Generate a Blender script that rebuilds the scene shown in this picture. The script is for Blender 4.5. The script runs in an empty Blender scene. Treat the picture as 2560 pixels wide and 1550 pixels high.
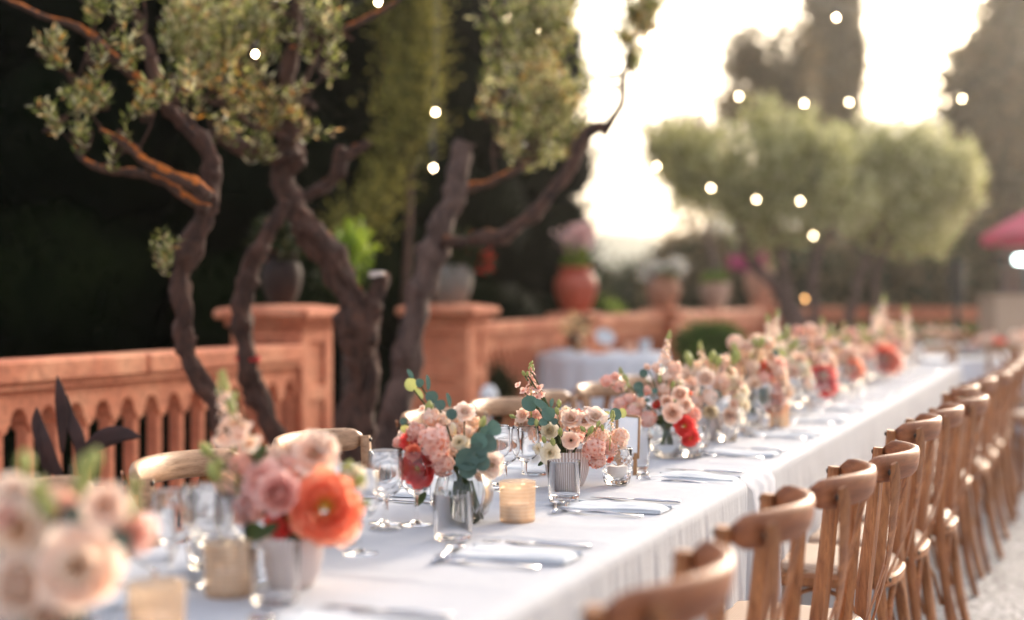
import bpy, math, random
import numpy as np
from mathutils import Vector, Matrix, Quaternion, Euler, noise as mnoise
random.seed(7)
RNG = np.random.default_rng(11)
SC = bpy.context.scene
COL = SC.collection
PI = math.pi

# ------------------------------------------------------------------ camera, sky, sun, exposure
CAM_H = 1.21
PITCH = math.radians(-0.40)
cam_data = bpy.data.cameras.new("camera")
cam = bpy.data.objects.new("camera", cam_data)
COL.objects.link(cam)
cam.location = (0, 0, CAM_H)
cam.rotation_euler = (PI / 2 + PITCH, 0, 0)
cam_data.sensor_width = 36.0
cam_data.lens = 50.0
cam_data.clip_start = 0.05
cam_data.clip_end = 3000.0
cam_data.dof.use_dof = True
cam_data.dof.focus_distance = 3.3
cam_data.dof.aperture_fstop = 1.25
SC.camera = cam

SUN_AZ = math.radians(31)      # from +Y towards +X
SUN_EL = math.radians(15)
world = bpy.data.worlds.new("World")
SC.world = world
world.use_nodes = True
wn = world.node_tree
wn.nodes.clear()
w_out = wn.nodes.new("ShaderNodeOutputWorld")
w_bg = wn.nodes.new("ShaderNodeBackground")
w_sky = wn.nodes.new("ShaderNodeTexSky")
w_sky.sky_type = 'NISHITA'
w_sky.sun_disc = False
w_sky.sun_elevation = SUN_EL
w_sky.sun_rotation = SUN_AZ
w_sky.air_density = 1.0
w_sky.dust_density = 6.0
w_sky.ozone_density = 1.5
w_bg.inputs['Strength'].default_value = 0.150
w_mix = wn.nodes.new("ShaderNodeMix"); w_mix.data_type = 'RGBA'   # thin bright haze over the whole sky
w_mix.inputs['Factor'].default_value = 0.30
w_mix.inputs[7].default_value = (5.6, 5.3, 5.4, 1)
wn.links.new(w_sky.outputs[0], w_mix.inputs[6])
wn.links.new(w_mix.outputs[2], w_bg.inputs['Color'])
wn.links.new(w_bg.outputs[0], w_out.inputs['Surface'])

sun_d = bpy.data.lights.new("sun", 'SUN')
sun_d.energy = 2.5
sun_d.angle = math.radians(12)
sun_d.color = (1.0, 0.87, 0.73)
sun = bpy.data.objects.new("sun", sun_d)
COL.objects.link(sun)
_sd = Vector((math.cos(SUN_EL) * math.sin(SUN_AZ), math.cos(SUN_EL) * math.cos(SUN_AZ), math.sin(SUN_EL)))
sun.rotation_euler = (-_sd).to_track_quat('-Z', 'Y').to_euler()
sun.location = _sd * 60

SC.view_settings.view_transform = 'Standard'
SC.view_settings.look = 'None'
SC.view_settings.gamma = 1.0
SC.view_settings.use_curve_mapping = False
SC.view_settings.exposure = 1.48
SC.render.engine = 'CYCLES'
cy = SC.cycles
cy.use_denoising = True
try:
    cy.denoiser = 'OPENIMAGEDENOISE'
except Exception:
    pass
cy.max_bounces = 18
cy.transmission_bounces = 16
cy.transparent_max_bounces = 24
cy.diffuse_bounces = 4
cy.glossy_bounces = 8
cy.sample_clamp_indirect = 8.0
cy.caustics_reflective = False
cy.caustics_refractive = True
cy.use_adaptive_sampling = True
cy.adaptive_threshold = 0.015

# ------------------------------------------------------------------ measuring helpers
F = 2560 * 50.0 / 36.0
VS = 2560 / 2464.0
A = math.atan((2700 - 1280) / F)
CA, SA = math.cos(A), math.sin(A)


def ray(u, v):
    """direction (depth 1 along +Y) through a picture point of the 2560 wide photograph"""
    x, y = (u - 1280) / F, (775 - v) / F
    c, s = math.cos(PITCH), math.sin(PITCH)
    d = Vector((x, c - y * s, y * c + s))
    return d / d.y


def at(u, v, Y):
    return Vector((0, 0, CAM_H)) + ray(u, v) * Y


def av(u, v, Y):
    return at(u * VS, v * VS, Y)


def on(u, v, z):
    r = ray(u, v)
    return Vector((0, 0, CAM_H)) + r * ((z - CAM_H) / r.z)


def T(t, L, z=0.0):
    """place along / across the long table: t metres along it, L metres to its right"""
    return Vector((t * SA + L * CA, t * CA - L * SA, z))


def TL(p):
    return (p.x * SA + p.y * CA, p.x * CA - p.y * SA)


# ------------------------------------------------------------------ tagging
def tag(o, label=None, cat=None, group=None, kind=None):
    if label: o['label'] = label
    if cat: o['category'] = cat
    if group: o['group'] = group
    if kind: o['kind'] = kind
    return o


def empty(name, loc=(0, 0, 0), rz=0.0, label=None, cat=None, group=None, kind=None):
    o = bpy.data.objects.new(name, None)
    COL.objects.link(o)
    o.location = loc
    o.rotation_euler = (0, 0, rz)
    o.empty_display_size = 0.1
    return tag(o, label, cat, group, kind)


def link(name, me, parent=None, loc=None, rot=None, scale=None):
    o = bpy.data.objects.new(name, me)
    COL.objects.link(o)
    if parent: o.parent = parent
    if loc is not None: o.location = loc
    if rot is not None:
        if isinstance(rot, Quaternion):
            o.rotation_mode = 'QUATERNION'; o.rotation_quaternion = rot
        else:
            o.rotation_euler = rot
    if scale is not None: o.scale = (scale,) * 3 if isinstance(scale, (int, float)) else scale
    return o


def copy_tree(o, parent=None):
    c = o.copy()
    COL.objects.link(c)
    c.parent = parent
    for ch in list(o.children):
        copy_tree(ch, c)
    return c


# ------------------------------------------------------------------ mesh builder
class MB:
    def __init__(self):
        self.v, self.f, self.m = [], [], []
        self.attr = []

    def add(self, verts, faces, mi=0, attr=None):
        b = len(self.v)
        self.v.extend([tuple(p) for p in verts])
        self.f.extend([tuple(b + i for i in f) for f in faces])
        self.m.extend([mi] * len(faces))
        if attr is None: attr = [0.0] * len(verts)
        self.attr.extend(attr)

    def mesh(self, name, mats, smooth=True, attr=False):
        me = bpy.data.meshes.new(name)
        me.from_pydata(self.v, [], self.f)
        if not isinstance(mats, (list, tuple)): mats = [mats]
        for m in mats:
            if m: me.materials.append(m)
        if len(mats) > 1: me.polygons.foreach_set('material_index', self.m)
        if smooth is True:
            me.polygons.foreach_set('use_smooth', [True] * len(self.f))
        if attr:
            a = me.attributes.new("tip", 'FLOAT', 'POINT')
            a.data.foreach_set('value', self.attr)
        me.update()
        if smooth == 'auto':
            me.polygons.foreach_set('use_smooth', [True] * len(self.f))
            me.set_sharp_from_angle(angle=math.radians(35))
        return me

    def box(self, c, s, mi=0, M=None, bevel=0.0):
        x, y, z = s[0] / 2, s[1] / 2, s[2] / 2
        if bevel <= 0:
            vs = [(-x, -y, -z), (x, -y, -z), (x, y, -z), (-x, y, -z), (-x, -y, z), (x, -y, z), (x, y, z), (-x, y, z)]
            fs = [(0, 3, 2, 1), (4, 5, 6, 7), (0, 1, 5, 4), (1, 2, 6, 5), (2, 3, 7, 6), (3, 0, 4, 7)]
        else:
            b = min(bevel, x * .9, y * .9, z * .9)
            ring = lambda zz, o: [(-x + o, -y + b if False else -y + o, zz), (x - o, -y + o, zz), (x - o, y - o, zz), (-x + o, y - o, zz)]
            # octagonal plan with chamfered top and bottom
            def octo(zz, o):
                return [(-x + b + 0, -y + o, zz), (x - b, -y + o, zz), (x - o, -y + b, zz), (x - o, y - b, zz),
                        (x - b, y - o, zz), (-x + b, y - o, zz), (-x + o, y - b, zz), (-x + o, -y + b, zz)]
            vs = octo(-z, b * .9) + octo(-z + b, 0) + octo(z - b, 0) + octo(z, b * .9)
            fs = [tuple(reversed(range(8))), tuple(range(24, 32))]
            for k in range(3):
                for i in range(8):
                    j = (i + 1) % 8
                    fs.append((k * 8 + i, k * 8 + j, k * 8 + 8 + j, k * 8 + 8 + i))
        out = []
        for p in vs:
            p = Vector(p) + Vector((0, 0, 0))
            if M is not None: p = M @ p
            out.append(p + Vector(c))
        self.add(out, fs, mi)

    def sweep(self, pts, sec, ups=None, mi=0, caps=True, n=10, sq=4.0, taper=None):
        """sweep a rounded section (half sizes a along side, b along up) along pts; sec = list of (a,b) or one"""
        P = [Vector(p) for p in pts]
        N = len(P)
        if not isinstance(sec, list): sec = [sec] * N
        up0 = Vector(ups) if ups is not None and not isinstance(ups, list) else None
        verts = []
        for i in range(N):
            t = (P[min(i + 1, N - 1)] - P[max(i - 1, 0)])
            if t.length < 1e-9: t = Vector((0, 0, 1))
            t.normalize()
            u = Vector(ups[i]) if isinstance(ups, list) else (up0 if up0 is not None else Vector((0, 0, 1)))
            s = t.cross(u)
            if s.length < 1e-6: s = t.cross(Vector((1, 0.2, 0)))
            s.normalize()
            u = s.cross(t).normalized()
            a, b = sec[i]
            for k in range(n):
                th = 2 * PI * (k + .5) / n
                c, d = math.cos(th), math.sin(th)
                r = (abs(c) ** sq + abs(d) ** sq) ** (-1 / sq)
                verts.append(P[i] + s * (a * r * c) + u * (b * r * d))
        faces = []
        for i in range(N - 1):
            for k in range(n):
                j = (k + 1) % n
                faces.append((i * n + k, i * n + j, (i + 1) * n + j, (i + 1) * n + k))
        if caps:
            faces.append(tuple(reversed(range(n))))
            faces.append(tuple((N - 1) * n + k for k in range(n)))
        self.add(verts, faces, mi)

    def tube(self, pts, rad, n=8, mi=0, wob=0.0, seed=0.0):
        P = [Vector(p) for p in pts]
        N = len(P)
        if not isinstance(rad, (list, tuple)): rad = [rad] * N
        u = None
        verts = []
        for i in range(N):
            t = (P[min(i + 1, N - 1)] - P[max(i - 1, 0)]).normalized()
            if u is None:
                u = t.orthogonal().normalized()
            u = (u - t * u.dot(t)).normalized()
            s = t.cross(u)
            for k in range(n):
                th = 2 * PI * k / n
                r = rad[i]
                q = P[i] + (u * math.cos(th) + s * math.sin(th)) * r
                if wob:
                    w = mnoise.noise(q * (0.55 / max(rad[0], .01)) + Vector((seed, 0, 0))) + .6 * mnoise.noise(q * (1.4 / max(rad[0], .01)) + Vector((seed, 5, 0))) + .35 * mnoise.noise(q * (3.6 / max(rad[0], .01)) + Vector((seed, 9, 0)))
                    fl = (.085 * math.sin(4 * th + i * .33 + seed) + .05 * math.sin(7 * th - i * .41)) if wob > .38 else 0
                    q = P[i] + (u * math.cos(th) + s * math.sin(th)) * r * (1 + wob * w + fl)
                verts.append(q)
        faces = []
        for i in range(N - 1):
            for k in range(n):
                j = (k + 1) % n
                faces.append((i * n + k, i * n + j, (i + 1) * n + j, (i + 1) * n + k))
        faces.append(tuple(reversed(range(n))))
        faces.append(tuple((N - 1) * n + k for k in range(n)))
        self.add(verts, faces, mi)

    def lathe(self, prof, n=32, mi=0, ribs=0, ribd=0.0, c=(0, 0, 0), ribrange=None):
        """prof: list of (r, z)"""
        verts, faces = [], []
        for i, (r, z) in enumerate(prof):
            for k in range(n):
                th = 2 * PI * k / n
                rr = r
                if ribs and (ribrange is None or ribrange[0] <= i <= ribrange[1]):
                    rr = r * (1 + ribd * math.cos(ribs * th))
                verts.append((c[0] + rr * math.cos(th), c[1] + rr * math.sin(th), c[2] + z))
        for i in range(len(prof) - 1):
            for k in range(n):
                j = (k + 1) % n
                faces.append((i * n + k, i * n + j, (i + 1) * n + j, (i + 1) * n + k))
        self.add(verts, faces, mi)

    def sphere(self, c, r, nu=10, nv=6, mi=0):
        r = r if isinstance(r, (tuple, list)) else (r, r, r)
        verts = [(c[0], c[1], c[2] - r[2])]
        for j in range(1, nv):
            ph = -PI / 2 + PI * j / nv
            for i in range(nu):
                th = 2 * PI * i / nu
                verts.append((c[0] + r[0] * math.cos(ph) * math.cos(th), c[1] + r[1] * math.cos(ph) * math.sin(th), c[2] + r[2] * math.sin(ph)))
        verts.append((c[0], c[1], c[2] + r[2]))
        faces = []
        for i in range(nu): faces.append((0, 1 + (i + 1) % nu, 1 + i))
        for j in range(nv - 2):
            for i in range(nu):
                a = 1 + j * nu + i; b = 1 + j * nu + (i + 1) % nu
                faces.append((a, b, b + nu, a + nu))
        last = len(verts) - 1
        for i in range(nu): faces.append((1 + (nv - 2) * nu + i, 1 + (nv - 2) * nu + (i + 1) % nu, last))
        self.add(verts, faces, mi)


def fast_quads(name, V, mat, extra=None):
    """V: (N,4,3) array -> one mesh of N loose quads"""
    V = np.asarray(V, dtype=np.float32)
    N = V.shape[0]
    me = bpy.data.meshes.new(name)
    me.vertices.add(N * 4)
    me.vertices.foreach_set('co', V.reshape(-1))
    me.loops.add(N * 4)
    me.loops.foreach_set('vertex_index', np.arange(N * 4, dtype=np.int32))
    me.polygons.add(N)
    me.polygons.foreach_set('loop_start', np.arange(0, N * 4, 4, dtype=np.int32))
    me.materials.append(mat)
    me.update(calc_edges=True)
    me.validate()
    if extra is not None:
        a = me.attributes.new("tip", 'FLOAT', 'POINT')
        a.data.foreach_set('value', np.repeat(extra.astype(np.float32), 4))
    return me


def smooth_pts(pts, k=4):
    """Catmull-Rom through pts (tuples of any length)"""
    P = [np.array(p, float) for p in pts]
    P = [2 * P[0] - P[1]] + P + [2 * P[-1] - P[-2]]
    out = []
    for i in range(1, len(P) - 2):
        for j in range(k):
            t = j / k
            out.append(0.5 * ((2 * P[i]) + (-P[i - 1] + P[i + 1]) * t + (2 * P[i - 1] - 5 * P[i] + 4 * P[i + 1] - P[i + 2]) * t * t + (-P[i - 1] + 3 * P[i] - 3 * P[i + 1] + P[i + 2]) * t ** 3))
    out.append(P[-2])
    return out


# ------------------------------------------------------------------ materials
def new_mat(name):
    m = bpy.data.materials.new(name)
    m.use_nodes = True
    nt = m.node_tree
    b = nt.nodes.get('Principled BSDF')
    return m, nt, b


def N(nt, typ, **kw):
    n = nt.nodes.new(typ)
    for k, v in kw.items():
        if k in n.inputs: n.inputs[k].default_value = v
        else: setattr(n, k, v)
    return n


def ramp(nt, fac, stops):
    r = nt.nodes.new('ShaderNodeValToRGB')
    e = r.color_ramp.elements
    while len(e) < len(stops): e.new(0.5)
    for el, (p, c) in zip(e, stops):
        el.position = p
        el.color = (c[0], c[1], c[2], 1)
    nt.links.new(fac, r.inputs[0])
    return r.outputs[0]


def noise_tex(nt, scale, detail=4.0, rough=0.55, coord='Object', stretch=None, dist=0.0):
    tc = nt.nodes.new('ShaderNodeTexCoord')
    n = nt.nodes.new('ShaderNodeTexNoise')
    n.inputs['Scale'].default_value = scale
    n.inputs['Detail'].default_value = detail
    n.inputs['Roughness'].default_value = rough
    n.inputs['Distortion'].default_value = dist
    src = tc.outputs[coord]
    if stretch:
        mp = nt.nodes.new('ShaderNodeMapping')
        mp.inputs['Scale'].default_value = stretch
        nt.links.new(src, mp.inputs[0])
        src = mp.outputs[0]
    nt.links.new(src, n.inputs['Vector'])
    return n.outputs['Fac']


def bump(nt, b, h, strength=0.3, dist=0.01):
    n = nt.nodes.new('ShaderNodeBump')
    n.inputs['Strength'].default_value = strength
    n.inputs['Distance'].default_value = dist
    nt.links.new(h, n.inputs['Height'])
    nt.links.new(n.outputs[0], b.inputs['Normal'])
    return n


def mixc(nt, fac, c1, c2, mode='MIX'):
    n = nt.nodes.new('ShaderNodeMix')
    n.data_type = 'RGBA'
    n.blend_type = mode
    if hasattr(fac, 'default_value') or hasattr(fac, 'is_linked'): nt.links.new(fac, n.inputs['Factor'])
    else: n.inputs['Factor'].default_value = fac
    for i, c in ((6, c1), (7, c2)):
        if isinstance(c, tuple): n.inputs[i].default_value = (c[0], c[1], c[2], 1)
        else: nt.links.new(c, n.inputs[i])
    return n.outputs[2]


def plain(name, col, rough=0.6, metal=0.0, var=0.12, scale=20.0, bmp=0.0, bscale=None, spec=0.5):
    m, nt, b = new_mat(name)
    f = noise_tex(nt, scale)
    lo = tuple(max(0, c * (1 - var)) for c in col)
    hi = tuple(min(1, c * (1 + var)) for c in col)
    nt.links.new(ramp(nt, f, [(0.3, lo), (0.7, hi)]), b.inputs['Base Color'])
    b.inputs['Roughness'].default_value = rough
    b.inputs['Metallic'].default_value = metal
    b.inputs['Specular IOR Level'].default_value = spec
    if bmp:
        bump(nt, b, noise_tex(nt, bscale or scale * 3), bmp)
    return m


def leafy(name, stops, trans=0.35, rough=0.5, scale=2.0, spec=0.4, tint=None, fine=0.35):
    """foliage: colour from clump noise + leaf noise, part translucent"""
    m, nt, b = new_mat(name)
    f1 = noise_tex(nt, scale, 3.0)
    geo = nt.nodes.new('ShaderNodeNewGeometry')
    mm = nt.nodes.new('ShaderNodeMath'); mm.operation = 'MULTIPLY_ADD'
    nt.links.new(geo.outputs['Random Per Island'], mm.inputs[0])
    mm.inputs[1].default_value = fine
    nt.links.new(f1, mm.inputs[2])
    m2 = nt.nodes.new('ShaderNodeMath'); m2.operation = 'SUBTRACT'; m2.inputs[1].default_value = fine * .5
    nt.links.new(mm.outputs[0], m2.inputs[0])
    c = ramp(nt, m2.outputs[0], stops)
    nt.links.new(c, b.inputs['Base Color'])
    b.inputs['Roughness'].default_value = rough
    b.inputs['Specular IOR Level'].default_value = spec
    tr = nt.nodes.new('ShaderNodeBsdfTranslucent')
    c2 = mixc(nt, 0.5, c, tint or (0.45, 0.5, 0.1), 'MIX') if tint else c
    nt.links.new(c2, tr.inputs['Color'])
    mx = nt.nodes.new('ShaderNodeMixShader')
    mx.inputs[0].default_value = trans
    nt.links.new(b.outputs[0], mx.inputs[1]); nt.links.new(tr.outputs[0], mx.inputs[2])
    nt.links.new(mx.outputs[0], nt.nodes['Material Output'].inputs['Surface'])
    return m


def petal_mat(name, base, tip, trans=0.48, var=0.03):
    m, nt, b = new_mat(name)
    a = nt.nodes.new('ShaderNodeAttribute'); a.attribute_name = 'tip'
    f = noise_tex(nt, 60.0, 3.0)
    ad = nt.nodes.new('ShaderNodeMath'); ad.operation = 'MULTIPLY_ADD'
    nt.links.new(f, ad.inputs[0]); ad.inputs[1].default_value = 0.5; nt.links.new(a.outputs['Fac'], ad.inputs[2])
    s = nt.nodes.new('ShaderNodeMath'); s.operation = 'SUBTRACT'; s.inputs[1].default_value = 0.25
    nt.links.new(ad.outputs[0], s.inputs[0])
    c = ramp(nt, s.outputs[0], [(0.05, base), (0.60, tip), (1.0, tuple(min(.98, .75 * x + .25 * .97) for x in tip) if tip[1] > .5 else tuple(min(.98, 1.12 * x + .03) for x in tip))])
    oi = nt.nodes.new('ShaderNodeObjectInfo')
    hs = nt.nodes.new('ShaderNodeHueSaturation')
    mr = nt.nodes.new('ShaderNodeMapRange'); mr.inputs[3].default_value = 1 - var * 2; mr.inputs[4].default_value = 1 + var
    nt.links.new(oi.outputs['Random'], mr.inputs[0])
    nt.links.new(mr.outputs[0], hs.inputs['Value'])
    nt.links.new(c, hs.inputs['Color'])
    nt.links.new(hs.outputs[0], b.inputs['Base Color'])
    b.inputs['Roughness'].default_value = 0.55
    b.inputs['Specular IOR Level'].default_value = 0.25
    tr = nt.nodes.new('ShaderNodeBsdfTranslucent')
    nt.links.new(hs.outputs[0], tr.inputs['Color'])
    mx = nt.nodes.new('ShaderNodeMixShader'); mx.inputs[0].default_value = trans
    nt.links.new(b.outputs[0], mx.inputs[1]); nt.links.new(tr.outputs[0], mx.inputs[2])
    nt.links.new(mx.outputs[0], nt.nodes['Material Output'].inputs['Surface'])
    return m


def glass_mat(name, col=(1, 1, 1), rough=0.0, ior=1.48):
    m, nt, b = new_mat(name)
    nt.nodes.remove(b)
    g = nt.nodes.new('ShaderNodeBsdfGlass')
    g.inputs['Color'].default_value = (*col, 1)
    g.inputs['Roughness'].default_value = rough
    g.inputs['IOR'].default_value = ior
    nt.links.new(g.outputs[0], nt.nodes['Material Output'].inputs['Surface'])
    return m


def thin_glass(name, col=(0.97, 0.98, 0.98), edge=0.25):
    """clear single-wall glass: mostly transparent, mirror-like towards grazing angles"""
    m, nt, b = new_mat(name)
    nt.nodes.remove(b)
    t = nt.nodes.new('ShaderNodeBsdfTransparent'); t.inputs[0].default_value = (*col, 1)
    g = nt.nodes.new('ShaderNodeBsdfGlossy'); g.inputs['Roughness'].default_value = 0.03
    g.inputs[0].default_value = (1, 1, 1, 1)
    lw = nt.nodes.new('ShaderNodeLayerWeight'); lw.inputs['Blend'].default_value = edge
    mx = nt.nodes.new('ShaderNodeMixShader')
    nt.links.new(lw.outputs['Fresnel'], mx.inputs[0])
    nt.links.new(t.outputs[0], mx.inputs[1]); nt.links.new(g.outputs[0], mx.inputs[2])
    nt.links.new(mx.outputs[0], nt.nodes['Material Output'].inputs['Surface'])
    return m


def wood_mat(name, lo, hi, rough=0.42, scale=9.0, axis=(1, 1, 1), grain=0.25):
    m, nt, b = new_mat(name)
    f = noise_tex(nt, scale, 6.0, 0.6, stretch=axis, dist=0.6)
    f2 = noise_tex(nt, 5.0, 3.0, 0.5)
    f3 = noise_tex(nt, scale * 5, 3.0, 0.6, stretch=axis)
    mid = tuple((a + c) / 2 for a, c in zip(lo, hi))
    c1 = ramp(nt, f, [(0.30, lo), (0.5, mid), (0.72, hi)])
    c2 = ramp(nt, f2, [(0.35, (0.80, 0.78, 0.76)), (0.75, (1.12, 1.08, 1.05))])
    c = mixc(nt, 1.0, c1, c2, 'MULTIPLY')
    c4 = ramp(nt, f3, [(0.36, (0.62, 0.58, 0.55)), (0.46, (1, 1, 1))])
    c = mixc(nt, 0.7, c, c4, 'MULTIPLY')
    nt.links.new(c, b.inputs['Base Color'])
    b.inputs['Roughness'].default_value = rough
    b.inputs['Specular IOR Level'].default_value = 0.4
    bump(nt, b, f3, grain, 0.002)
    return m


M = {}
# table linen
m, nt, b = new_mat('linen')
wv = nt.nodes.new('ShaderNodeTexNoise'); wv.inputs['Scale'].default_value = 3.0; wv.inputs['Detail'].default_value = 5
f = noise_tex(nt, 5.0, 5)
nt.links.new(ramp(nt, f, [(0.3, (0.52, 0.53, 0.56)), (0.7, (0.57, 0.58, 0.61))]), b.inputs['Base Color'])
b.inputs['Roughness'].default_value = 0.85
b.inputs['Specular IOR Level'].default_value = 0.2
n1_ = noise_tex(nt, 240.0, 2); n2_ = noise_tex(nt, 11.0, 6, 0.6, dist=1.5)
ma_ = nt.nodes.new('ShaderNodeMath'); ma_.operation = 'MULTIPLY_ADD'; nt.links.new(n2_, ma_.inputs[0]); ma_.inputs[1].default_value = 6.0; nt.links.new(n1_, ma_.inputs[2])
bump(nt, b, ma_.outputs[0], 0.22, 0.0016)
tr = nt.nodes.new('ShaderNodeBsdfTranslucent'); tr.inputs[0].default_value = (0.78, 0.77, 0.80, 1)
mx = nt.nodes.new('ShaderNodeMixShader'); mx.inputs[0].default_value = 0.12
nt.links.new(b.outputs[0], mx.inputs[1]); nt.links.new(tr.outputs[0], mx.inputs[2])
nt.links.new(mx.outputs[0], nt.nodes['Material Output'].inputs['Surface'])
M['linen'] = m
m = M['linen'].copy(); m.name = 'lit_linen'; M['linen_lit'] = m  # same linen made paler to make up for weak light at the back
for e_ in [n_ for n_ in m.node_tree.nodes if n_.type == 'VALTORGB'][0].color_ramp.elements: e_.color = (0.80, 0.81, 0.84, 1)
M['napkin'] = plain('napkin_cotton', (0.61, 0.63, 0.65), 0.9, var=0.03, scale=8, bmp=0.1, bscale=400, spec=0.1)
M['gauze'] = plain('gauze', (0.85, 0.85, 0.90), 0.9, var=0.02, spec=0.1)
M['gauze'].node_tree.nodes['Principled BSDF'].inputs['Alpha'].default_value = 0.45
M['wood'] = wood_mat('chair_wood', (0.20, 0.062, 0.020), (0.54, 0.230, 0.085), 0.48, 7.0, (7, 7, 1.0))
M['wood_rail'] = wood_mat('chair_rail_wood', (0.16, 0.042, 0.014), (0.42, 0.150, 0.058), 0.50, 6.0, (0.8, 3, 9))
M['wood_pale'] = wood_mat('bleached_wood', (0.30, 0.155, 0.08), (0.60, 0.38, 0.23), 0.42, 8.0, (1.0, 3, 8))
M['bolt'] = plain('dark_bolt', (0.06, 0.055, 0.05), 0.4, 0.9)
# woven seat
m, nt, b = new_mat('woven_cane')
tc = nt.nodes.new('ShaderNodeTexCoord')
ck = nt.nodes.new('ShaderNodeTexChecker'); ck.inputs['Scale'].default_value = 230.0
nt.links.new(tc.outputs['Object'], ck.inputs['Vector'])
w1 = nt.nodes.new('ShaderNodeTexWave'); w1.bands_direction = 'X'; w1.inputs['Scale'].default_value = 58.0
w2 = nt.nodes.new('ShaderNodeTexWave'); w2.bands_direction = 'Y'; w2.inputs['Scale'].default_value = 58.0
nt.links.new(tc.outputs['Object'], w1.inputs[0]); nt.links.new(tc.outputs['Object'], w2.inputs[0])
mu = nt.nodes.new('ShaderNodeMath'); mu.operation = 'MULTIPLY'
nt.links.new(w1.outputs['Fac'], mu.inputs[0]); nt.links.new(w2.outputs['Fac'], mu.inputs[1])
nt.links.new(ramp(nt, mu.outputs[0], [(0.0, (0.30, 0.17, 0.10)), (0.35, (0.60, 0.42, 0.30)), (0.9, (0.72, 0.56, 0.44))]), b.inputs['Base Color'])
b.inputs['Roughness'].default_value = 0.55
bump(nt, b, mu.outputs[0], 0.5, 0.002)
M['cane'] = m
# painted masonry of the balustrade
m, nt, b = new_mat('terracotta_render')
f = noise_tex(nt, 3.0, 6, 0.6); f2 = noise_tex(nt, 26.0, 5, 0.65)
c1 = ramp(nt, f, [(0.25, (0.36, 0.095, 0.045)), (0.5, (0.60, 0.200, 0.100)), (0.72, (0.74, 0.34, 0.19))])
c2 = ramp(nt, f2, [(0.28, (0.62, 0.56, 0.52)), (0.55, (1.05, 1.05, 1.05))])
nt.links.new(mixc(nt, 0.9, c1, c2, 'MULTIPLY'), b.inputs['Base Color'])
b.inputs['Roughness'].default_value = 0.8
bump(nt, b, f2, 0.35, 0.006)
M['render'] = m
# bark
def bark(name, lo, hi, orange, amount=0.5, patches=0.60):
    m, nt, b = new_mat(name)
    f = noise_tex(nt, 16.0, 8, 0.7, stretch=(1, 1, .45), dist=1.0)
    f2 = noise_tex(nt, 19.0, 4, 0.6)
    c = ramp(nt, f, [(0.32, lo), (0.62, hi), (0.8, tuple(min(1, x * 1.5) for x in hi))])
    geo = nt.nodes.new('ShaderNodeNewGeometry')
    sx = nt.nodes.new('ShaderNodeSeparateXYZ'); nt.links.new(geo.outputs['Normal'], sx.inputs[0])
    ml = nt.nodes.new('ShaderNodeMath'); ml.operation = 'MULTIPLY_ADD'
    nt.links.new(sx.outputs[2], ml.inputs[0]); ml.inputs[1].default_value = 0.25; nt.links.new(f2, ml.inputs[2])
    g = ramp(nt, ml.outputs[0], [(patches, (0, 0, 0)), (patches + 0.06, (1, 1, 1))])
    mm = nt.nodes.new('ShaderNodeMath'); mm.operation = 'MULTIPLY'; nt.links.new(g, mm.inputs[0]); mm.inputs[1].default_value = amount
    c = mixc(nt, mm.outputs[0], c, orange)
    nt.links.new(c, b.inputs['Base Color'])
    b.inputs['Roughness'].default_value = 0.85
    bump(nt, b, f, 1.0, 0.03)
    return m
M['bark'] = bark('olive_bark', (0.014, 0.006, 0.004), (0.13, 0.056, 0.034), (0.50, 0.14, 0.02), 0.6, 0.74)
M['bark_orange'] = bark('lichen_bark', (0.03, 0.014, 0.009), (0.13, 0.06, 0.035), (0.62, 0.16, 0.015), 0.95, 0.60)
M['bark_grey'] = bark('grey_bark', (0.025, 0.014, 0.012), (0.19, 0.115, 0.090), (0.45, 0.22, 0.08), 0.3, 0.75)
M['cut_wood'] = plain('cut_wood', (0.62, 0.50, 0.42), 0.7, scale=40)
# foliage
M['olive_leaf'] = leafy('olive_leaves', [(0.20, (0.10, 0.13, 0.025)), (0.40, (0.34, 0.36, 0.08)), (0.56, (0.60, 0.59, 0.20)), (0.78, (0.85, 0.80, 0.50)), (0.985, (0.75, 0.34, 0.05))], 0.5, 0.35, 3.0, fine=.85)  # wide leaf-to-leaf tone range stands in for sunlit and shadowed leaves
M['olive_leaf_far'] = leafy('far_olive_leaves', [(0.25, (0.30, 0.29, 0.10)), (0.5, (0.52, 0.51, 0.22)), (0.75, (0.68, 0.67, 0.38))], 0.55, 0.5, 0.8, fine=.8)  # raised tones and wide range stand in for glare, lit and shadowed leaves
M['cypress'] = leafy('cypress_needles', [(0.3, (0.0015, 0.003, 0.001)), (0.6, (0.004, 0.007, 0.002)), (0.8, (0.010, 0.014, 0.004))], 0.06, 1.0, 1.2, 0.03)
M['cypress_sunlit'] = leafy('sunlit_cypress_needles', [(0.25, (0.03, 0.035, 0.008)), (0.5, (0.20, 0.18, 0.035)), (0.8, (0.46, 0.40, 0.10))], 0.3, 0.7, 3.0, 0.2, fine=.7)  # cypress foliage coloured gold to stand in for sunlight on one side
M['brown_leaf'] = leafy('brownish_leaves', [(0.3, (0.10, 0.070, 0.035)), (0.6, (0.20, 0.15, 0.07)), (0.8, (0.38, 0.22, 0.10))], 0.35, 0.5, 0.7)
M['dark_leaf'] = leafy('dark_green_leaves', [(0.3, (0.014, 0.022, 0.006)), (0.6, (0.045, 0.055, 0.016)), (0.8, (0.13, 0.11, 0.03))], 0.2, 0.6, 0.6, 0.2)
M['lime_leaf'] = leafy('lime_leaves', [(0.3, (0.10, 0.18, 0.015)), (0.6, (0.28, 0.38, 0.03)), (0.8, (0.42, 0.50, 0.06))], 0.45, 0.5, 4.0)
M['bush_leaf'] = leafy('bush_leaves', [(0.3, (0.035, 0.08, 0.012)), (0.55, (0.10, 0.19, 0.02)), (0.8, (0.20, 0.30, 0.04))], 0.35, 0.5, 3.0)
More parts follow.
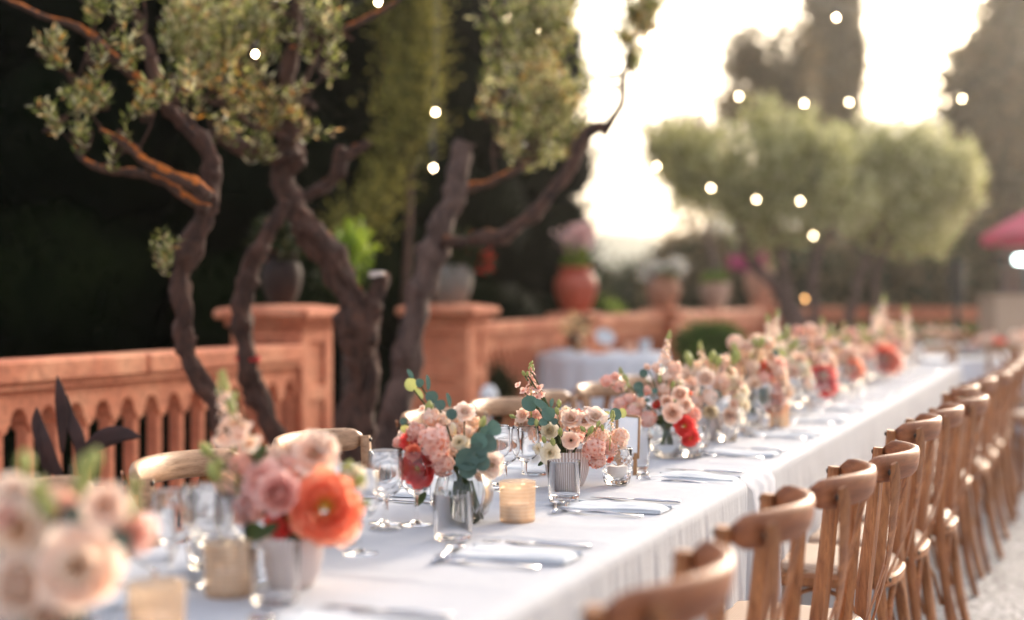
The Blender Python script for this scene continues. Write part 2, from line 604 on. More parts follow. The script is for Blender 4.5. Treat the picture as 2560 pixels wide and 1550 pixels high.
M['canna'] = plain('dark_purple_leaf', (0.040, 0.014, 0.010), 0.8, var=0.4, scale=10)
M['magenta'] = leafy('magenta_blooms', [(0.3, (0.35, 0.02, 0.12)), (0.7, (0.55, 0.04, 0.25))], 0.35, 0.5, 3.0)
M['red_bloom'] = leafy('red_blooms', [(0.3, (0.55, 0.008, 0.006)), (0.7, (0.70, 0.015, 0.01))], 0.35, 0.5, 3.0)
M['pink_bloom'] = leafy('pale_pink_blooms', [(0.3, (0.82, 0.52, 0.48)), (0.7, (0.92, 0.72, 0.68))], 0.35, 0.5, 3.0)
M['white_bloom'] = leafy('white_blooms', [(0.3, (0.60, 0.58, 0.52)), (0.7, (0.80, 0.78, 0.74))], 0.35, 0.5, 3.0)
# bouquet leaves
def bleaf(name, lo, hi, rough=0.5, trans=0.15):
    m, nt, b = new_mat(name)
    f = noise_tex(nt, 30.0, 3)
    c = ramp(nt, f, [(0.3, lo), (0.7, hi)])
    nt.links.new(c, b.inputs['Base Color'])
    b.inputs['Roughness'].default_value = rough
    b.inputs['Specular IOR Level'].default_value = 0.3
    tr = nt.nodes.new('ShaderNodeBsdfTranslucent'); nt.links.new(c, tr.inputs[0])
    mx = nt.nodes.new('ShaderNodeMixShader'); mx.inputs[0].default_value = trans
    nt.links.new(b.outputs[0], mx.inputs[1]); nt.links.new(tr.outputs[0], mx.inputs[2])
    nt.links.new(mx.outputs[0], nt.nodes['Material Output'].inputs['Surface'])
    return m
M['euc'] = bleaf('eucalyptus_leaf', (0.065, 0.13, 0.10), (0.13, 0.22, 0.165), 0.55)
M['euc_dark'] = bleaf('eucalyptus_leaf_dark', (0.045, 0.085, 0.07), (0.10, 0.165, 0.13), 0.5)
M['green'] = bleaf('fresh_green', (0.40, 0.42, 0.10), (0.62, 0.62, 0.25), 0.5, 0.3)
M['stem'] = bleaf('stem_green', (0.03, 0.05, 0.015), (0.09, 0.13, 0.04), 0.5)
M['stem_pale'] = bleaf('stem_pale', (0.25, 0.30, 0.10), (0.38, 0.42, 0.18), 0.5)
# petals: base colour, tip colour
M['p_pink'] = petal_mat('petal_pink', (0.94, 0.44, 0.31), (0.96, 0.61, 0.48))
M['p_blush'] = petal_mat('petal_blush', (0.95, 0.57, 0.38), (0.97, 0.73, 0.57))
M['p_cream'] = petal_mat('petal_cream', (0.92, 0.74, 0.42), (0.96, 0.86, 0.66))
M['p_white'] = petal_mat('petal_white_pink', (0.95, 0.66, 0.49), (0.97, 0.80, 0.67))
M['p_coral'] = petal_mat('petal_coral', (0.92, 0.36, 0.08), (0.93, 0.26, 0.17), 0.45)
M['p_orange'] = petal_mat('petal_orange', (0.97, 0.50, 0.06), (0.97, 0.34, 0.20), 0.45)
M['p_red'] = petal_mat('petal_coral_red', (0.92, 0.24, 0.09), (0.93, 0.13, 0.11), 0.45)
M['p_rose'] = petal_mat('petal_dusty_rose', (0.92, 0.36, 0.28), (0.95, 0.54, 0.46))
M['p_peach'] = petal_mat('petal_peach', (0.95, 0.56, 0.28), (0.96, 0.76, 0.58))
M['stamen'] = plain('yellow_stamens', (0.75, 0.42, 0.04), 0.7, var=0.3, scale=80)
M['stamen_dark'] = plain('dark_centre', (0.12, 0.07, 0.02), 0.7, var=0.3, scale=80)
# ceramics, glass, steel
m, nt, b = new_mat('ribbed_ceramic')
tc = nt.nodes.new('ShaderNodeTexCoord'); sp = nt.nodes.new('ShaderNodeSeparateXYZ')
nt.links.new(tc.outputs['Object'], sp.inputs[0])
at2 = nt.nodes.new('ShaderNodeMath'); at2.operation = 'ARCTAN2'
nt.links.new(sp.outputs[1], at2.inputs[0]); nt.links.new(sp.outputs[0], at2.inputs[1])
ms = nt.nodes.new('ShaderNodeMath'); ms.operation = 'MULTIPLY'; ms.inputs[1].default_value = 44.0
nt.links.new(at2.outputs[0], ms.inputs[0])
cs = nt.nodes.new('ShaderNodeMath'); cs.operation = 'COSINE'; nt.links.new(ms.outputs[0], cs.inputs[0])
nt.links.new(ramp(nt, cs.outputs[0], [(0.0, (0.52, 0.38, 0.33)), (0.18, (0.68, 0.58, 0.54)), (0.45, (0.84, 0.79, 0.76))]), b.inputs['Base Color'])
b.inputs['Roughness'].default_value = 0.45
M['ceramic'] = m
M['glass'] = glass_mat('clear_glass', (0.998, 0.998, 0.998), ior=1.40)
M['thin_glass'] = thin_glass('thin_clear_glass')
M['gold_glass'] = None
m, nt, b = new_mat('gold_votive_glass')
tc = nt.nodes.new('ShaderNodeTexCoord')
w1 = nt.nodes.new('ShaderNodeTexWave'); w1.bands_direction = 'Z'; w1.inputs['Scale'].default_value = 42.0; w1.inputs['Distortion'].default_value = 1.5
nt.links.new(tc.outputs['Object'], w1.inputs[0])
nt.links.new(ramp(nt, w1.outputs['Fac'], [(0.1, (0.70, 0.50, 0.34)), (0.4, (0.84, 0.70, 0.56))]), b.inputs['Base Color'])
b.inputs['Roughness'].default_value = 0.22; b.inputs['Metallic'].default_value = 0.15
tr = nt.nodes.new('ShaderNodeBsdfTranslucent'); tr.inputs[0].default_value = (0.85, 0.62, 0.42, 1)
t2 = nt.nodes.new('ShaderNodeBsdfTransparent'); t2.inputs[0].default_value = (0.95, 0.82, 0.68, 1)
mx0 = nt.nodes.new('ShaderNodeMixShader'); mx0.inputs[0].default_value = 0.75
nt.links.new(tr.outputs[0], mx0.inputs[1]); nt.links.new(t2.outputs[0], mx0.inputs[2])
mx = nt.nodes.new('ShaderNodeMixShader'); mx.inputs[0].default_value = 0.74
nt.links.new(b.outputs[0], mx.inputs[1]); nt.links.new(mx0.outputs[0], mx.inputs[2])
nt.links.new(mx.outputs[0], nt.nodes['Material Output'].inputs['Surface'])
M['gold_glass'] = m
M['wax'] = plain('candle_wax', (0.85, 0.80, 0.76), 0.5, var=0.02)
M['steel'] = plain('polished_steel', (0.55, 0.55, 0.58), 0.16, 1.0, var=0.03)
M['frame'] = plain('gilded_frame', (0.36, 0.20, 0.10), 0.35, 0.6)
M['paper'] = plain('white_card', (0.80, 0.82, 0.84), 0.8, var=0.01)
M['black_metal'] = plain('black_metal', (0.012, 0.012, 0.012), 0.5, 0.3)
M['clay_red'] = plain('red_glazed_clay', (0.42, 0.075, 0.035), 0.4, var=0.25, scale=6, bmp=0.2)
M['clay'] = plain('terracotta_clay', (0.52, 0.24, 0.15), 0.75, var=0.25, scale=8, bmp=0.3)
M['clay_pale'] = plain('weathered_clay', (0.52, 0.33, 0.24), 0.8, var=0.3, scale=6, bmp=0.3)
M['clay_shaded'] = plain('shaded_brown_clay', (0.030, 0.013, 0.008), 0.8, var=0.3, scale=6)  # brown clay darkened in its colour to stand in for shade
M['clay_grey'] = plain('grey_glazed_clay', (0.20, 0.17, 0.14), 0.5, var=0.2, scale=6, bmp=0.2)
M['parasol'] = plain('magenta_canvas', (0.50, 0.028, 0.10), 0.8, var=0.15, scale=5)
M['beige'] = plain('beige_plaster', (0.36, 0.26, 0.19), 0.85, var=0.08, scale=3)
M['wire'] = plain('string_wire', (0.02, 0.02, 0.02), 0.6)
def emis(name, col, s):
    m, nt, b = new_mat(name)
    b.inputs['Base Color'].default_value = (*col, 1)
    b.inputs['Emission Color'].default_value = (*col, 1)
    b.inputs['Emission Strength'].default_value = s
    return m
M['bulb'] = emis('lit_bulb', (1.0, 0.78, 0.46), 30.0)
M['bulb_warm'] = emis('lit_warm_bulb', (1.0, 0.50, 0.18), 13.0)
M['lamp_lit'] = emis('lit_lamp', (0.80, 1.0, 0.95), 6.0)
# gravel
m, nt, b = new_mat('gravel_ground')
tc = nt.nodes.new('ShaderNodeTexCoord')
vo = nt.nodes.new('ShaderNodeTexVoronoi'); vo.inputs['Scale'].default_value = 75.0; vo.inputs['Randomness'].default_value = 1.0
nt.links.new(tc.outputs['Object'], vo.inputs['Vector'])
bw = nt.nodes.new('ShaderNodeRGBToBW'); nt.links.new(vo.outputs['Color'], bw.inputs[0])
c1 = ramp(nt, bw.outputs[0], [(0.15, (0.12, 0.115, 0.115)), (0.45, (0.36, 0.35, 0.35)), (0.8, (0.66, 0.66, 0.67))])
c2 = ramp(nt, noise_tex(nt, 1.3, 5), [(0.3, (0.82, 0.80, 0.78)), (0.7, (1.08, 1.06, 1.04))])
nt.links.new(mixc(nt, 1.0, c1, c2, 'MULTIPLY'), b.inputs['Base Color'])
b.inputs['Roughness'].default_value = 0.9
inv = nt.nodes.new('ShaderNodeMath'); inv.operation = 'SUBTRACT'; inv.inputs[0].default_value = 1.0
nt.links.new(vo.outputs['Distance'], inv.inputs[1])
bump(nt, b, inv.outputs[0], 0.8, 0.012)
M['gravel'] = m
m, nt, b = new_mat('gravel_stone')
oi = nt.nodes.new('ShaderNodeNewGeometry')
nt.links.new(ramp(nt, oi.outputs['Random Per Island'], [(0.0, (0.13, 0.10, 0.085)), (0.4, (0.30, 0.26, 0.23)), (0.75, (0.48, 0.44, 0.41)), (1.0, (0.66, 0.63, 0.60))]), b.inputs['Base Color'])
b.inputs['Roughness'].default_value = 0.85
M['stone'] = m
M['hill_far'] = plain('hazy_hill', (0.16, 0.19, 0.13), 1.0, var=0.25, scale=0.03)
M['valley'] = plain('valley_ground', (0.05, 0.06, 0.03), 1.0, var=0.3, scale=0.05)

# ================================================================== GROUND AND FAR LAND
def poly_sheet(name, pts, z0, z1, mat, label=None):
    mb = MB()
    n = len(pts)
    mb.add([(p[0], p[1], z1) for p in pts] + [(p[0], p[1], z0) for p in pts],
           [tuple(range(n))] + [(i, i + n, (i + 1) % n + n, (i + 1) % n) for i in range(n)])
    o = link(name, mb.mesh(name, mat, smooth=False))
    o['kind'] = 'structure'
    if label: o['label'] = label
    return o

E0 = T(-7, -3.75); E1 = T(8.4, -3.75)
terr = [(E0.x, E0.y), (E1.x, E1.y), (0.70, 13.6), (3.80, 22.3), (40, 17.5), (40, -9), (0, -9)]
terr.reverse()
poly_sheet('gravel_terrace', terr, -3.0, 0.0, M['gravel'], 'pale gravel terrace under the tables and chairs')
bpy.data.objects['gravel_terrace'].name = 'gravel_ground'
mb = MB()
mb.add([(-1500, -200, -3.2), (1500, -200, -3.2), (1500, 2500, -3.2), (-1500, 2500, -3.2)], [(0, 1, 2, 3)])
tag(link('valley_ground', mb.mesh('valley_ground', M['valley'])), 'dark wooded land below the terrace', kind='structure')

# loose stones on the gravel that is seen at the right
def stones():
    n = 5200
    px = RNG.uniform(0.15, 1, n) ** 1.0
    vs, fs = [], []
    mb = MB()
    oct_f = [(0, 2, 4), (2, 1, 4), (1, 3, 4), (3, 0, 4), (2, 0, 5), (1, 2, 5), (3, 1, 5), (0, 3, 5)]
    for i in range(n):
        t = RNG.uniform(1.2, 7.0); L = RNG.uniform(-0.15, 2.6)
        p = T(t, L)
        r = RNG.uniform(0.004, 0.011)
        a = RNG.uniform(0, PI)
        ca, sa = math.cos(a), math.sin(a)
        v = []
        for (x, y, z) in ((1, 0, 0), (-1, 0, 0), (0, .75, 0), (0, -.75, 0), (0, 0, .6), (0, 0, -.5)):
            q = RNG.uniform(.75, 1.2)
            v.append((p.x + r * q * (x * ca - y * sa), p.y + r * q * (x * sa + y * ca), r * .3 + r * q * z))
        mb.add(v, oct_f)
    o = link('gravel_stones', mb.mesh('gravel_stones', M['stone'], smooth=False))
    tag(o, 'loose pale pebbles strewn over the gravel beside the chairs', kind='stuff')
stones()

# hills
def hill(name, ridge, Y, mat, label, depth=200):
    """ridge: list of (u,v) in view px"""
    R = smooth_pts(ridge, 6)
    mb = MB()
    rows = 7
    vs = []
    for j in range(rows):
        k = j / (rows - 1)
        for (u, v) in R:
            p = av(u, v, Y)
            h = (p.z + 3.2) * (math.sin(k * PI / 2)) ** 0.8
            vs.append((p.x * (1 - .25 * (1 - k)), Y - depth * (1 - k), -3.4 + h + (mnoise.noise(Vector((p.x * .02, k * 3, 0))) * .04 * h if 0 < j < rows - 1 else 0)))
    n = len(R)
    fs = [(j * n + i, j * n + i + 1, (j + 1) * n + i + 1, (j + 1) * n + i) for j in range(rows - 1) for i in range(n - 1)]
    # far side
    b = len(vs)
    for (u, v) in R:
        p = av(u, v, Y); vs.append((p.x, Y + depth, -3.4))
    fs += [((rows - 1) * n + i, (rows - 1) * n + i + 1, b + i + 1, b + i) for i in range(n - 1)]
    mb.add(vs, fs)
    tag(link(name, mb.mesh(name, mat)), label, kind='structure')
hill('wooded_hill', [(500, 700), (900, 640), (1200, 600), (1400, 572), (1460, 566), (1530, 572), (1600, 592), (1720, 610), (1900, 640)], 420, M['hill_far'], 'pale hazy hill low in the gap of the trees')
hill('high_hill', [(1500, 700), (1650, 590), (1800, 430), (1950, 330), (2060, 296), (2150, 291), (2250, 284), (2330, 262), (2480, 235), (2700, 250), (3000, 400)], 520, M['hill_far'], 'broad wooded hill rising behind the olive trees')

# air: one closed box round everything that fades
mb = MB(); mb.box((0, 385, 38), (2200, 1100, 86))
hz = link('haze', mb.mesh('haze', None, smooth=False))
hz.data.materials.clear()
hm = bpy.data.materials.new('haze'); hm.use_nodes = True
hm.node_tree.nodes.clear()
ho = hm.node_tree.nodes.new('ShaderNodeOutputMaterial'); hv = hm.node_tree.nodes.new('ShaderNodeVolumePrincipled')
hv.inputs['Color'].default_value = (1.0, 0.97, 0.93, 1)
hv.inputs['Density'].default_value = 0.0011
hv.inputs['Anisotropy'].default_value = 0.82
hm.node_tree.links.new(hv.outputs[0], ho.inputs['Volume'])
hz.data.materials.append(hm)
hz.display_type = 'WIRE'
tag(hz, 'thin warm evening haze over the terrace and hills', kind='stuff')

# ================================================================== BALUSTRADE
def arch_valance(length, bay, h, arch_w, arch_h, thick):
    """board with a row of pointed lobes and round headed arches cut from its lower edge; local x along, z down from 0"""
    mb = MB()
    nb = max(1, int(round(length / bay)))
    bw = length / nb
    pts = []
    for i in range(nb):
        x0 = i * bw
        aw = arch_w * bw
        xs = x0 + (bw - aw) / 2
        # lobe half - pointed
        pts += [(x0, -h), (x0 + (bw - aw) * .22, -h + .006), (xs - .012, -h + .022), (xs, -h + .034)]
        for k in range(1, 8):
            th = PI - PI * k / 8
            pts.append((xs + aw / 2 + aw / 2 * math.cos(th), -h + .034 + (arch_h - .034) * math.sin(th)))
        xe = xs + aw
        pts += [(xe, -h + .034), (xe + .012, -h + .022), (x0 + bw - (bw - aw) * .22, -h + .006)]
    pts.append((length, -h))
    n = len(pts)
    vs = []
    for y in (-thick / 2, thick / 2):
        vs += [(x, y, z) for x, z in pts]
        vs += [(x, y, 0) for x, z in pts]
    f = []
    for i in range(n - 1):
        f.append((i, i + 1, n + i + 1, n + i))
        f.append((2 * n + i + 1, 2 * n + i, 3 * n + i, 3 * n + i + 1))
        f.append((i + 1, i, 2 * n + i, 2 * n + i + 1))
    mb.add(vs, f)
    return mb


BAL = MB(); BAL.box((0, 0, 0.30), (0.046, 0.062, 0.60), bevel=0.007)
BAL_ME = None


def balustrade(p0, p1, ztop, name_label, bay=0.155, first=True):
    global BAL_ME
    p0, p1 = Vector(p0), Vector(p1)
    d = p1 - p0
    L = math.hypot(d.x, d.y)
    r = empty('balustrade', (p0.x, p0.y, 0), math.atan2(d.y, d.x), name_label, 'balustrade', 'terracotta balustrade sections round the terrace')
    ns = max(1, round(L / 1.15)); sl = L / ns
    mb = MB()
    mb.box((0, 0, 0), (sl - .006, 0.17, 0.085), bevel=.012)
    sm_ = mb.mesh('coping_stone', M['render'], 'auto')
    for i in range(ns):
        link('coping_stone', sm_, r, loc=((i + .5) * sl, (.002 if i % 2 else -.002), ztop - .0425 - (.0015 if i % 3 == 1 else 0)), rot=(0, 0, PI if i % 2 else 0))
    mb = MB()
    mb.box((L / 2, 0, ztop - .0975), (L, 0.135, 0.021), bevel=.004)
    link('moulding', mb.mesh('balustrade_moulding', M['render'], 'auto'), r)
    v = arch_valance(L, bay, 0.150, 0.57, 0.090, 0.085)
    link('arched_panel', v.mesh('arched_panel', M['render'], smooth=False), r, loc=(0, 0, ztop - .109))
    nb = max(1, int(round(L / bay))); bw = L / nb
    if BAL_ME is None: BAL_ME = BAL.mesh('baluster', M['render'], 'auto')
    hb = ztop - .109 - .150 + .03 - .16
    for i in range(nb + 1):
        b = link('baluster', BAL_ME, r, loc=(min(max(i * bw, .032), L - .032), 0, .16))
        b.scale = (1, .8, hb / 0.60)
    mb = MB(); mb.box((L / 2, 0, 0.08), (L, 0.17, 0.16), bevel=.01)
    link('plinth', mb.mesh('balustrade_plinth', M['render'], 'auto'), r)
    return r


def pillar(p, rz, w, dpt, ztop, label):
    """p: centre, w: width (local x), dpt: depth (local y)"""
    r = empty('balustrade_pillar', (p[0], p[1], 0), rz, label, 'pillar', 'terracotta pillars along the balustrade')
    mb = MB()
    capz = ztop - .085
    e = .018
    mb.box((0, 0, capz / 2), (w - 2 * e, dpt - 2 * e, capz), bevel=0)
    link('core', mb.mesh('pillar_core', M['render'], smooth=False), r)
    mb = MB()
    st = .075
    for sx in (-1, 1):
        for sy in (-1, 1):
            mb.box((sx * (w / 2 - st / 2), sy * (dpt / 2 - st / 2), capz / 2 - .002), (st, st, capz - .006), bevel=.006)
    for z, h in ((capz - .04, .075), (capz * .70, .07), (.12, .22)):
        mb.box((0, 0, z), (w - .004, dpt - .004, h), bevel=.006)
    link('raised_frame', mb.mesh('pillar_frame', M['render'], 'auto'), r)
    mb = MB()
    mb.box((0, 0, capz + .018), (w + .05, dpt + .05, .036), bevel=.01)
    mb.box((0, 0, capz + .062), (w + .13, dpt + .13, .050), bevel=.015)
    # shallow pyramid
    a, b2 = (w + .10) / 2, (dpt + .10) / 2
    mb.add([(-a, -b2, capz + .088), (a, -b2, capz + .088), (a, b2, capz + .088), (-a, b2, capz + .088), (-a * .5, -b2 * .5, capz + .108), (a * .5, -b2 * .5, capz + .108), (a * .5, b2 * .5, capz + .108), (-a * .5, b2 * .5, capz + .108)],
           [(0, 1, 5, 4), (1, 2, 6, 5), (2, 3, 7, 6), (3, 0, 4, 7), (4, 5, 6, 7)])
    link('cap', mb.mesh('pillar_cap', M['render'], 'auto'), r)
    return r

b1a = T(1.0, -3.505); b1b = T(5.92, -3.505)
balustrade(b1a, b1b, 1.0, 'long terracotta balustrade with scalloped arches behind the olive trunks')
pc = T(6.07, -3.64)
pillar((pc.x, pc.y), -A, .40, .30, 1.165, 'terracotta pillar with stepped cap at the end of the near balustrade')
pc2 = T(8.05, -3.64)
pillar((pc2.x, pc2.y), -A, .40, .30, 1.165, 'terracotta pillar carrying the grey pot beside the leaning tree')
q0 = T(8.22, -3.62)
PA = Vector((0.90, 13.5, 0)); PB = Vector((3.95, 22.0, 0)); PC = Vector((12.5, 19.6, 0))
P1 = Vector((0.545, 12.15, 0)); P2 = Vector((1.66, 15.6, 0)); P3 = Vector((2.59, 18.2, 0))
balustrade(q0, PA, 1.065, 'terracotta balustrade behind the round white table')
balustrade(PA, PB, 1.075, 'terracotta balustrade carrying the two weathered jars')
balustrade(PB, PC, 1.10, 'far terracotta balustrade behind the tables at the back')
pillar((P1.x, P1.y), -.27, .30, .30, 1.09, 'terracotta pillar under the red jar')
pillar((P2.x, P2.y), -.35, .30, .30, 1.10, 'terracotta pillar under the clay jar with white flowers')
pillar((PB.x, PB.y), -.35, .36, .36, 1.16, 'corner pillar of the balustrade behind the olive trunks')

# ================================================================== FOLIAGE TOOLS
def rot_from(dirs, rng):
    """orthonormal frames (N,3,3) with first axis dirs"""
    d = dirs / np.maximum(np.linalg.norm(dirs, axis=1, keepdims=True), 1e-9)
    r = rng.normal(size=d.shape)
    s = np.cross(d, r); s /= np.maximum(np.linalg.norm(s, axis=1, keepdims=True), 1e-9)
    n = np.cross(d, s)
    return d, s, n


def leaves_at(P, D, ln, wd, rng, curl=0.15):
    """kite shaped leaves at points P growing along D"""
    d, s, n = rot_from(D, rng)
    l = ln * rng.uniform(.65, 1.25, (len(P), 1)); w = wd * rng.uniform(.7, 1.25, (len(P), 1))
    a = P
    b = P + d * l * .5 + s * w * .5 + n * l * curl * .3
    c = P + d * l
    e = P + d * l * .5 - s * w * .5 + n * l * curl * .3
    return np.stack([a, b, c, e], axis=1)


def clumpy(blobs, n_clump, per, clump_r, rng, shell=2.2):
    """points gathered in little clumps within ellipsoids; returns P, outward dirs"""
    vol = np.array([b[3] * b[4] * b[5] for b in blobs]); w = vol ** .67; w /= w.sum()
    idx = rng.choice(len(blobs), n_clump, p=w)
    B = np.array(blobs)[idx]
    v = rng.normal(size=(n_clump, 3)); v /= np.linalg.norm(v, axis=1, keepdims=True)
    r = rng.uniform(0, 1, (n_clump, 1)) ** (1 / shell)
    C = B[:, :3] + v * r * B[:, 3:6]
    P = np.repeat(C, per, axis=0) + rng.normal(size=(n_clump * per, 3)) * clump_r
    O = np.repeat(v, per, axis=0)
    return P, O


def core(blobs, k, seed, name, mat, parent):
    mb = MB()
    for i, b in enumerate(blobs):
        c = Vector(b[:3]); r = [x * k for x in b[3:6]]
        nu, nv = 14, 10
        s = len(mb.v)
        mb.sphere((c.x, c.y, c.z), r, nu, nv)
        for j in range(s, len(mb.v)):
            q = Vector(mb.v[j]); d = q - c
            mb.v[j] = tuple(c + d * (1 + .35 * mnoise.noise(d * (2.5 / max(r)) + Vector((seed + i, 0, 0)))))
    return link(name, mb.mesh(name, mat), parent)


def tree_crown(parent, blobs, n_clump, per, clump_r, ln, wd, mat, seed, up=0.4, cor=None, cmat=None, name='crown', shell=2.2):
    rng = np.random.default_rng(seed)
    P, O = clumpy(blobs, n_clump, per, clump_r, rng, shell)
    D = O + rng.normal(size=P.shape) * .7 + np.array([0, 0, up])
    Q = leaves_at(P, D, ln, wd, rng)
    o = link(name, fast_quads(name, Q, mat), parent)
    o['kind'] = 'stuff'
    if cor:
        core(blobs, cor, seed, 'inner_growth', cmat or mat, parent)
    return o


def vblob(u, v, Y, ru, rv, ry=None):
    """ellipsoid blob round a picture point; radii in view px at depth Y"""
    p = av(u, v, Y)
    k = Y / F * VS
    return (p.x, p.y, p.z, ru * k, (ry if ry is not None else ru * k), rv * k)


def column(name, u, Y, rad, h, z0, mat, label, seed, n=2600, per=6, lean=0, cat='cypress tree', group='dark cypresses behind the near balustrade', leaf=.11):
    p = av(u, 720, Y)
    r = empty(name, (p.x, p.y, z0), 0, label, cat, group)
    blobs = []
    for k in range(9):
        f = k / 8
        rr = rad * (0.55 + 1.1 * math.sin(min(1, f * 1.35 + .18) * PI * .5) * (1 - f ** 3.2 * .9)) * .68
        blobs.append((lean * f, 0, .5 + f * (h - .5), rr, rr, h / 11))
    tree_crown(r, blobs, n, per, rad * .10, leaf, leaf * .32, mat, seed, up=1.6, cor=.86, cmat=mat)
    mb = MB(); mb.tube([(0, 0, 0), (0, 0, h * .3), (lean * .5, 0, h * .7)], [rad * .16, rad * .12, rad * .05], 8)
    link('trunk', mb.mesh('cypress_trunk', M['bark_grey']), r)
    return r

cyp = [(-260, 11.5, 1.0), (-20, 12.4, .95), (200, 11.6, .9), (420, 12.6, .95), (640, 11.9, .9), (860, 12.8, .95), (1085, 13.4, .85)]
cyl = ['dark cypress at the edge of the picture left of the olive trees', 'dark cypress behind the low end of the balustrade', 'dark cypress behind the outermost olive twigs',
       'dark cypress behind the first olive trunk', 'dark cypress behind the middle olive trunks', 'dark cypress standing behind the sawn stump', 'dark cypress between the one painted sunlit gold and the leaning trunk']
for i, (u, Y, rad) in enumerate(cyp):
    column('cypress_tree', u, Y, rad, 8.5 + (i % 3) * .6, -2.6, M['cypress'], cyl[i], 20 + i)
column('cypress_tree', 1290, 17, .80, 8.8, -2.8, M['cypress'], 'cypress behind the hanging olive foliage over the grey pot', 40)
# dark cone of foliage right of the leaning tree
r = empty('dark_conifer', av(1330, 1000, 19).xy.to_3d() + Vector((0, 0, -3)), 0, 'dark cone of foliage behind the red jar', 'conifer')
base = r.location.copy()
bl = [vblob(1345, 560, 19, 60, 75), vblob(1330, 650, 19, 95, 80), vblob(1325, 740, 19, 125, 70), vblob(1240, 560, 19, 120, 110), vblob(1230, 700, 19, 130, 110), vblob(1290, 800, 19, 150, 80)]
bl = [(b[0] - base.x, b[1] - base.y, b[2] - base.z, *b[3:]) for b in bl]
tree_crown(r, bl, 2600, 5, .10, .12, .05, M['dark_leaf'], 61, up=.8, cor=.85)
mb = MB(); mb.tube([(0, 0, 0), (0, 0, 3.6)], [.18, .08], 8); link('trunk', mb.mesh('conifer_trunk', M['bark_grey']), r)
# cypress whose sunlit side is coloured gold and shaded side near black
r = empty('sunlit_cypress', av(930, 900, 9.9).xy.to_3d() + Vector((0, 0, -2.6)), 0, 'conifer spray painted olive gold on its sunlit side, right of the middle olive tree', 'conifer')
base = r.location.copy()
bl = [vblob(955, -60, 9.9, 75, 90), vblob(985, 30, 9.9, 52, 70), vblob(1000, 130, 9.9, 46, 80), vblob(985, 240, 9.9, 40, 60), vblob(1010, 300, 9.9, 28, 40), vblob(965, 350, 9.9, 30, 45), vblob(935, 430, 9.9, 24, 45), vblob(900, 500, 9.9, 28, 22), vblob(850, 545, 9.9, 26, 20)]
bl = [(b[0] - base.x, b[1] - base.y, b[2] - base.z, *b[3:]) for b in bl]
tree_crown(r, bl, 1700, 6, .085, .065, .020, M['cypress_sunlit'], 63, up=1.0, shell=1.6)
mb = MB(); mb.tube([(-.1, .5, 0), (.05, .5, 2.6), (.15, .4, 5)], [.05, .035, .02], 8); link('trunk', mb.mesh('sunlit_cypress_trunk', M['bark']), r)
bd = [vblob(*q) for q in ((890, -40, 10.4, 80, 110), (880, 110, 10.4, 90, 110), (880, 260, 10.4, 75, 100), (920, 380, 10.3, 40, 60))]
tree_crown(r, [(b[0] - base.x, b[1] - base.y, b[2] - base.z, *b[3:]) for b in bd], 1500, 6, .05, .08, .025, M['cypress'], 64, up=1.0, cor=.8, name='shaded_growth')  # shaded side of the same cypress, its shade painted with near-black needles

# ================================================================== OLIVE TREES BY THE TABLE
LIMBPTS = {}


def limb(parent, pts, Y, mat, seed, n=9, wob=.5, dy=None, name='branch', k=7, thin=.70):
    """pts: (u, v, radius in view px[, extra depth])"""
    Pn = []
    for p in pts:
        yy = Y + (p[3] if len(p) > 3 else 0)
        w = av(p[0], p[1], yy)
        Pn.append((w.x, w.y, w.z, p[2] * VS * yy / F * thin))
    S = smooth_pts(Pn, k)
    S2 = []
    for i, s in enumerate(S):
        j = mnoise.noise_vector(Vector((s[0] * 4, s[2] * 5, seed))) * min(s[3], .035) * .9
        s = np.array(s); s[3] *= 1 + .16 * mnoise.noise(Vector((s[2] * 14, s[0] * 10, seed * 2)))
        S2.append((s[0] + j.x - parent.location.x, s[1] + j.y - parent.location.y, s[2] + j.z - parent.location.z, s[3]))
    LIMBPTS.setdefault(parent.name, []).extend([tuple(q) for q in S2])
    mb = MB()
    mb.tube([q[:3] for q in S2], [max(.002, q[3]) for q in S2], n, wob=wob * .8, seed=seed)
    return link(name, mb.mesh(name, mat), parent)


